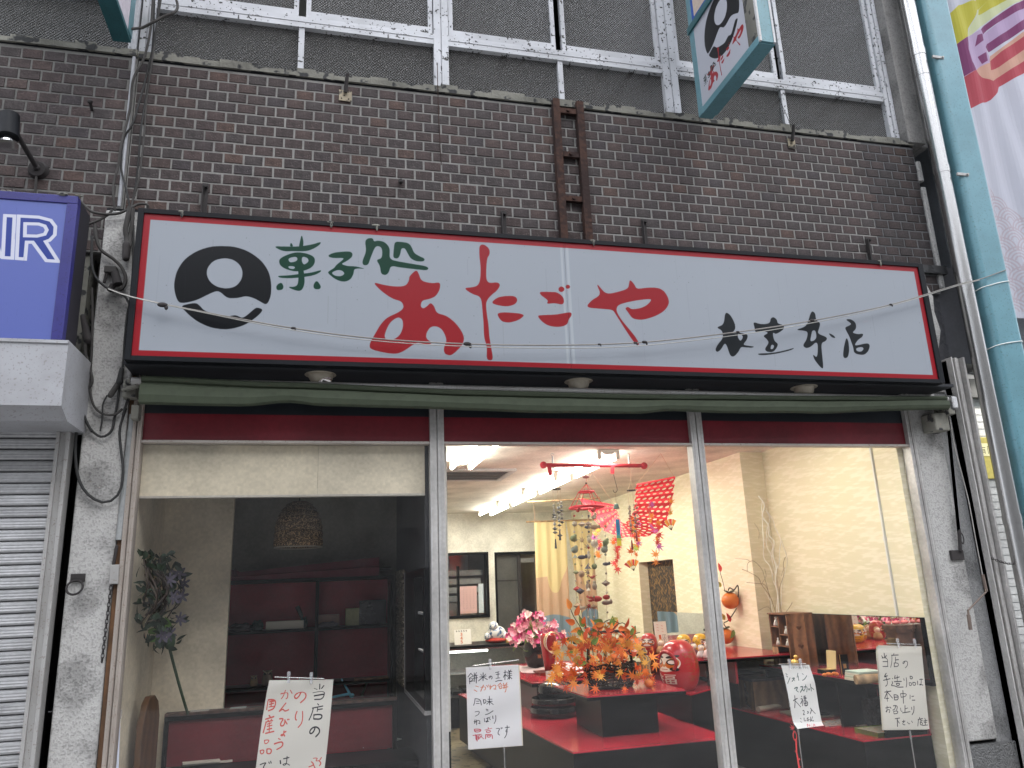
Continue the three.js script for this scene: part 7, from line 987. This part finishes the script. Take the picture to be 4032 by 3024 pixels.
// ---------- handwritten notes on stands ----------
const NOTE = [
  { ox: 1000, oy: 2620, s: 340 / 1396, z: -0.12, rows: [[250, 240, 1283, 228], [210, 420, 1268, 440], [130, 900, 1228, 900], [70, 1350, 1175, 1400], [20, 1720, 1135, 1720], [-40, 2050, 1090, 2050]], bg: '#d9d5cc',
    label: 'tall white handwritten note with red and black brush writing in the dark left display', bar: [[335, 190], [1132, 215]], clips: [[562, 190], [925, 205]], pole: [720, 2100],
    ink: [['#1c1822', 15, '1065,300 1062,385;975,372 1020,388;1130,325 1092,375;955,437 1145,398 1128,545 980,550;975,490 1125,468;1030,620 1045,640;945,690 1112,655;960,690 940,780 890,880;1030,690 1022,745;1030,712 1105,705;970,800 965,868;968,800 1105,778 1092,870 970,868;990,1000 975,1060 930,1110 900,1095 905,1050 950,1005 1010,992 1060,1030 1060,1090 1000,1150;425,1540 430,1590;480,1510 565,1490;535,1470 530,1590 490,1620 460,1600 520,1580 575,1610;100,1605 210,1555 160,1620 150,1680 170,1720;240,1560 248,1585;270,1550 278,1580'],
      ['#cf5a50', 16, '765,425 745,480 690,540 655,525 660,480 720,435 790,422 845,465 835,530 755,600;695,745 670,800 668,870 685,882;785,745 790,850 770,940 715,1000;435,462 510,440 550,440 545,520 520,540;510,400 490,470 445,540;585,398 615,450;515,608 450,690 395,755 470,700 495,745 560,715;415,865 490,850 430,930 430,980 480,975 500,920 500,880;505,900 535,945;540,870 545,880;562,868 566,878;485,1065 480,1120 450,1140 430,1125 480,1110 495,1140;485,1085 515,1070;395,1185 425,1195;330,1270 430,1230 470,1250 460,1310 370,1365;225,585 205,715;230,560 360,535 335,700 235,732;255,590 320,575;250,630 315,615;285,580 275,665;245,675 320,660;245,810 260,830;190,870 320,830;225,890 245,905;285,870 270,895;190,915 300,895;195,925 150,1085;215,950 280,930;215,985 290,970;250,930 245,1080;215,1035 285,1020;190,1100 320,1065;170,1210 250,1195 230,1250 175,1272 170,1210;100,1380 165,1360 155,1425 110,1437 100,1380;210,1355 285,1340 275,1425 205,1430 210,1355;960,1500 1040,1490 990,1550 1060,1540 1090,1490;1060,1550 1090,1580 1060,1620;930,1560 985,1600 890,1640;960,1600 985,1660']] },
  { ox: 1820, oy: 2580, s: 260 / 1106, z: -0.13, rows: [[60, 205, 938, 155], [75, 650, 960, 620], [88, 1120, 982, 1080], [100, 1580, 1000, 1510]], bg: '#e4e2e4',
    label: 'white handwritten note with orange and red words in the lower left of the middle pane', bar: [[175, 180], [945, 80]], clips: [[465, 150]], pole: [700, 1500],
    ink: [['#1f1f2c', 12, '145,300 95,365;150,310 180,340;115,385 180,350;120,385 125,480;120,400 180,385 175,420 120,440;125,445 185,430;200,295 205,330;240,290 215,330;190,350 250,335;185,385 255,375;205,340 200,440;235,335 235,465;350,295 348,425;310,320 325,340;395,315 370,340;295,365 400,350;345,365 275,430;350,365 420,405;480,345 470,380 448,385 450,355 490,345 505,375 490,400;560,290 615,275;600,285 600,380;570,325 625,315;565,390 630,380;560,440 610,420 665,425;700,290 740,280;718,255 715,410;715,320 690,370;720,320 740,345;775,250 785,270;815,245 795,270;755,285 830,270;755,315 825,305;750,345 830,335;790,275 790,400;760,360 785,375;830,395 800,360;760,400 785,380;215,730 210,790 190,840;215,730 300,725 320,835;240,770 285,768;235,810 285,805;355,745 365,810;360,745 400,740 395,800 365,805;430,740 500,735;420,775 500,770;455,690 458,830;455,780 410,820;460,780 520,825;215,950 290,925 280,990 220,1020;400,905 430,915;405,930 435,935;515,930 450,980 390,995;215,1080 205,1145;195,1110 225,1095 210,1140;240,1085 242,1165;225,1120 270,1080 300,1110 290,1145 265,1135 300,1150;370,1060 375,1115;400,1060 470,1035;430,1045 425,1115 400,1120 395,1100 440,1110;455,1060 470,1080;510,1020 515,1060;560,1010 570,1080 535,1145;570,1230 640,1215 600,1280 600,1320 625,1335;650,1215 655,1230;668,1210 672,1225;720,1215 790,1205;752,1180 755,1310 710,1385;750,1240 728,1260 735,1290 755,1280'],
      ['#cf6a3c', 12, '225,515 275,530;200,580 245,605;310,540 400,520 385,580 365,580;355,500 310,605;410,505 430,535;440,495 450,520;470,500 465,575;460,530 500,515 465,570;490,530 540,490 570,520 550,575 520,560 565,570;640,465 595,510;640,480 665,500;615,520 625,565 660,555;620,520 660,510 655,540;690,470 695,490;750,460 730,490;680,510 755,495;680,545 765,530;705,500 700,560;735,500 735,600 715,618'],
      ['#c03c4c', 13, '205,1240 310,1230 310,1280 210,1290 205,1240;210,1265 310,1255;180,1345 320,1325;225,1330 235,1420;285,1330 270,1400;230,1360 280,1355;225,1390 280,1380;245,1340 250,1440;300,1350 360,1400;330,1345 270,1410;435,1215 440,1235;380,1255 495,1225;405,1270 475,1255 470,1290 410,1300 405,1270;390,1330 500,1310 505,1395;395,1330 390,1400;420,1345 475,1335 470,1370 425,1375 420,1345']] },
  { ox: 3040, oy: 2560, s: 220 / 1073, z: -0.11, rows: [[172, 292, 712, 282], [215, 450, 770, 450], [260, 640, 825, 630], [305, 850, 860, 850], [345, 1080, 895, 1080], [390, 1330, 935, 1290], [415, 1410, 960, 1390], [490, 1512, 995, 1448]], bg: '#e2e2e0', curl: 0.03,
    label: 'narrow curled white note with green and black handwriting behind the right pane', bar: [[130, 272], [650, 262]], clips: [[335, 265], [545, 255]], pole: [500, 1560],
    ink: [['#8a8c8a', 8, '400,335 430,335;420,315 415,360;440,335 455,350;465,335 490,335;510,320 540,350;545,325 515,350;600,320 605,350;620,325 650,320 640,350;665,320 668,350;685,315 690,365'], ['#2f4a48', 11, '265,450 290,470;275,495 300,515;345,530 300,640;385,545 440,520 415,560;405,530 435,590;385,600 430,540;495,440 480,520;500,495 512,578;580,450 600,465;665,490 630,560 585,578;430,735 500,695 470,760;460,765 505,805;550,705 600,690 580,750 545,808;580,755 612,785;615,710 675,690 670,780 665,800;645,665 640,730 620,770;690,745 695,755;705,740 710,750;725,740 710,770;735,655 755,785;755,720 800,755'],
      ['#20202c', 11, '410,970 485,925;435,875 445,960 435,1105;445,975 550,1088;560,885 575,895;555,935 600,920 550,1030;585,950 585,1065;610,890 640,880;610,915 655,905 655,935 615,945 610,915;610,975 680,965 688,1065 620,1075 610,975;645,970 650,1065;615,1020 685,1012;590,1165 615,1155 620,1190 595,1245 625,1235;680,1180 700,1175 695,1210 680,1215;740,1115 765,1150;760,1145 735,1220;765,1150 830,1220;545,1310 560,1325;545,1370 570,1388;615,1305 615,1360 640,1365 655,1340;670,1315 700,1305;685,1300 685,1350 670,1355;705,1330 690,1365;740,1285 735,1370;705,1330 730,1340;775,1280 740,1370 770,1340 785,1370 800,1345'],
      ['#cf4a54', 9, '665,1430 700,1425;680,1415 685,1475;695,1440 680,1470;715,1420 725,1470;705,1450 740,1440;755,1415 765,1425;755,1460 775,1455;795,1415 800,1470;795,1420 830,1415 810,1445 845,1465']] },
  { ox: 3440, oy: 2510, s: 240 / 1021, z: -0.05, rows: [[75, 128, 803, 148], [62, 240, 815, 300], [105, 700, 852, 700], [140, 1150, 895, 1150], [168, 1545, 935, 1535]], bg: '#d8d3c8',
    label: 'white handwritten note with plain dark writing at the right end of the window', bar: [[215, 103], [780, 118]], clips: [[405, 95], [690, 100]], pole: [615, 1650],
    ink: [['#27222c', 10, '175,265 182,325;135,310 155,340;212,300 195,330;140,345 235,325 235,485;155,405 230,405;155,485 240,485;340,262 335,295;300,300 412,293;305,300 310,400 285,500;365,330 365,420;370,375 415,372;345,430 345,490;345,430 415,425 415,485 350,490;525,400 510,430 490,445 488,420 520,395 560,395 572,430 560,480 530,508;210,600 185,640;180,660 230,640;165,720 275,690;200,645 235,740 225,800 200,815;315,685 320,690;310,740 330,760 285,810 350,810 400,835 495,830;360,640 350,680;350,685 430,660;395,640 395,740;345,740 465,735;380,770 440,765 430,805 385,805 380,770;505,690 510,720;545,675 560,760 545,830;610,650 650,650 650,690 612,695 610,650;595,760 640,755 635,805 598,810 595,760;655,755 705,750 705,800 660,805 655,755;735,730 740,790;770,705 825,700;795,690 800,790 770,800 770,780 825,800;185,915 290,900;220,885 232,1070;225,920 185,1020;230,915 315,1015;205,1025 250,1020;340,960 350,1045;340,960 415,955 410,1045 350,1048;345,1000 410,998;450,945 460,1000;450,945 555,935 540,990 460,1000;490,890 500,1100;610,965 610,1030;640,990 670,985;645,1050 690,1050;200,1180 260,1170;225,1150 225,1250 205,1250 210,1230 260,1200 275,1230 260,1260;275,1165 290,1185;330,1145 405,1130 385,1215;370,1140 360,1200 320,1215;335,1235 340,1275;335,1235 410,1225 400,1275 345,1280;450,1180 455,1240 480,1235;525,1140 525,1250;530,1195 570,1180;485,1265 610,1245;635,1170 640,1210;675,1150 680,1230 645,1295;360,1360 435,1350;395,1360 400,1490;400,1390 430,1435;480,1410 525,1400;500,1385 515,1430 490,1420;485,1445 500,1465 525,1462;565,1420 590,1455 605,1440;635,1400 650,1425;770,1340 770,1360;745,1375 820,1360;750,1375 740,1485;790,1375 790,1420;790,1400 815,1395;780,1425 820,1420 815,1465 785,1468 780,1425;855,1355 865,1370;840,1400 895,1390;865,1370 865,1465;845,1425 890,1420;820,1475 905,1465']] },
];
NOTE.forEach((n, ni) => {
  const R = n.rows, row = (t) => { const f = t * (R.length - 1), i = Math.min(R.length - 2, f | 0), k = f - i; return R[i].map((a, j) => a + (R[i + 1][j] - a) * k); };
  const W = 512, H = 900, cells = Array.from({ length: 401 }, (_, i) => row(i / 400));
  const inv = (x, y) => { let best = 1e9, t = 0; cells.forEach((c, i) => { const d = Math.abs((c[2] - c[0]) * (y - c[1]) - (c[3] - c[1]) * (x - c[0])); if (d < best) { best = d; t = i / 400; } }); const c = row(t); return [(x - c[0]) / (c[2] - c[0]) * W, t * H]; };
  const unit = W / (R[0][2] - R[0][0]);
  const tx = canvasTex(W, H, (g) => { g.fillStyle = n.bg; g.fillRect(0, 0, W, H); g.lineCap = g.lineJoin = 'round'; for (const [c, w, s] of n.ink) { g.strokeStyle = c; for (const q of s.split(';')) { const p = nums(q).map(([x, y]) => inv(x, y)); g.lineWidth = w * unit * rr(0.85, 1.25); g.beginPath(); p.forEach((a, i) => { if (!i) g.moveTo(...a); else if (i < p.length - 1) g.quadraticCurveTo(a[0], a[1], (a[0] + p[i + 1][0]) / 2, (a[1] + p[i + 1][1]) / 2); else g.lineTo(...a); }); g.stroke(); } } });
  const P = (x, y, dz = 0) => pz(n.ox + x * n.s, n.oy + y * n.s, n.z + dz);
  const rows = []; for (let i = 0; i <= 24; i++) { const c = row(i / 24), r = []; for (let j = 0; j <= 8; j++) { const x = c[0] + (c[2] - c[0]) * j / 8, y = c[1] + (c[3] - c[1]) * j / 8; r.push(P(x, y, 0.004 * Math.sin(i * 0.5 + j * 0.4 + ni) + (n.curl && i > 20 ? n.curl * (i - 20) / 4 : 0))); } rows.push(r); }
  const pt = thing('paper_note', n.label, 'note', P((R[R.length - 1][0] + R[R.length - 1][2]) / 2, R[R.length - 1][1]));
  part(pt, 'sheet', sheet(rows), new THREE.MeshPhysicalMaterial({ map: tx, color: lin(0.9, 0.9, 0.9), roughness: 0.9, transmission: 0.12, thickness: 0, side: THREE.DoubleSide }), { uv: true });
  if (ni === 3 || ni === 1) part(pt, 'backing_sheet', sheet(rows.map((r) => r.map((p) => V(p.x + (ni === 3 ? -0.006 : 0.009), p.y - 0.004, p.z - 0.008)))), mat(lin(0.60, 0.56, 0.46), { map: null }));
  const a = P(...n.bar[0], 0.003), b = P(...n.bar[1], 0.003), st = thing('sign_stand', 'thin steel stand holding ' + ['the tall note in the dark left display', 'the note with orange words in the middle pane', 'the narrow curled note behind the right pane', 'the plain note at the right end of the window'][ni], 'stand', V((a.x + b.x) / 2, 0.1, n.z));
  part(st, 'cross_bar', bar(a, b, 0.0034), M.steel);
  const m = a.clone().lerp(b, 0.5), e = P(...n.pole, -0.012); part(st, 'pole', [bar(V(m.x, m.y, n.z - 0.012), V(e.x, e.y, n.z - 0.012), 0.0036), bar(V(e.x, e.y, n.z - 0.012), V(e.x, 0.11, n.z - 0.012), 0.0046), bar(V(e.x, e.y - 0.02, n.z - 0.012), V(e.x, e.y + 0.03, n.z - 0.012), 0.0075)], M.steel); part(st, 'foot', bar(V(e.x, 0.10, n.z - 0.012), V(e.x, 0.108, n.z - 0.012), 0.09, 0.085, 24), M.steel);
  for (const [x, y] of n.clips) { const c = P(x, y, 0.004); part(st, 'clip', [bx(c.x - 0.009, c.x + 0.009, c.y + 0.002, c.y + 0.030, c.z - 0.006, c.z + 0.008, 0.004), bx(c.x - 0.007, c.x + 0.007, c.y - 0.030, c.y + 0.002, c.z + 0.001, c.z + 0.009, 0.003)], M.plastic); }
});
{ // folded paper pinned at the left jamb
  const t = thing('paper_tag', 'pale blue paper strip hanging on a clip at the left post of the window', 'paper', pz(455, 3100, -0.07)); part(t, 'sheet', sheet([[pz(452, 2795, -0.07), pz(462, 2805, -0.07), pz(474, 2830, -0.07)], [pz(443, 2860, -0.07), pz(458, 2862, -0.06), pz(473, 2868, -0.07)], [pz(436, 3060, -0.07), pz(450, 3062, -0.06), pz(466, 3064, -0.07)]]), mat(lin(0.62, 0.66, 0.78), { map: null })); part(t, 'clip', [bx(pz(468, 2805, -0.065).x - 0.012, pz(468, 2805, -0.065).x + 0.014, pz(468, 2815, -0.065).y - 0.02, pz(468, 2795, -0.065).y, -0.075, -0.055, 0.004)], M.plastic); part(t, 'red_stamp', [bx(pz(457, 2905, -0.055).x - 0.006, pz(457, 2905, -0.055).x + 0.006, pz(457, 2912, -0.055).y, pz(457, 2900, -0.055).y, -0.0565, -0.0555), bx(pz(456, 2930, -0.055).x - 0.006, pz(456, 2930, -0.055).x + 0.006, pz(456, 2938, -0.055).y, pz(456, 2926, -0.055).y, -0.0565, -0.0555)], M.leafR);
}
{ // red cut-paper ribbon by the narrow note
  const t = thing('paper_ribbon', 'red cut-paper ribbon hanging before the black front of the right counter', 'ribbon', pz(3135, 3010, -0.13)), P = (u, v) => pz(u, v, -0.135); part(t, 'bow', place(mapleBase, P(3122, 2868), new THREE.Euler(0, 0, 0.4), 0.028), M.leafR); part(t, 'loop', new THREE.TorusGeometry(0.018, 0.0045, 5, 18).scale(0.7, 1.4, 1).translate(...P(3130, 2898).toArray()), M.leafR); part(t, 'tail', sheet([[P(3131, 2915), P(3138, 2915)], [P(3134, 2960), P(3139, 2960)], [P(3143, 3020), P(3150, 3020)], [P(3146, 3090), P(3152, 3090)]]), M.leafR); for (const [u, v] of [[3136, 2958], [3148, 2990], [3150, 3020]]) part(t, 'leaf', place(mapleBase, P(u, v), new THREE.Euler(0, 0, rr(0, 3)), 0.014), M.leafR);
}
camera.updateProjectionMatrix();
renderer.setSize(1024, 768);
renderer.render(scene, camera);
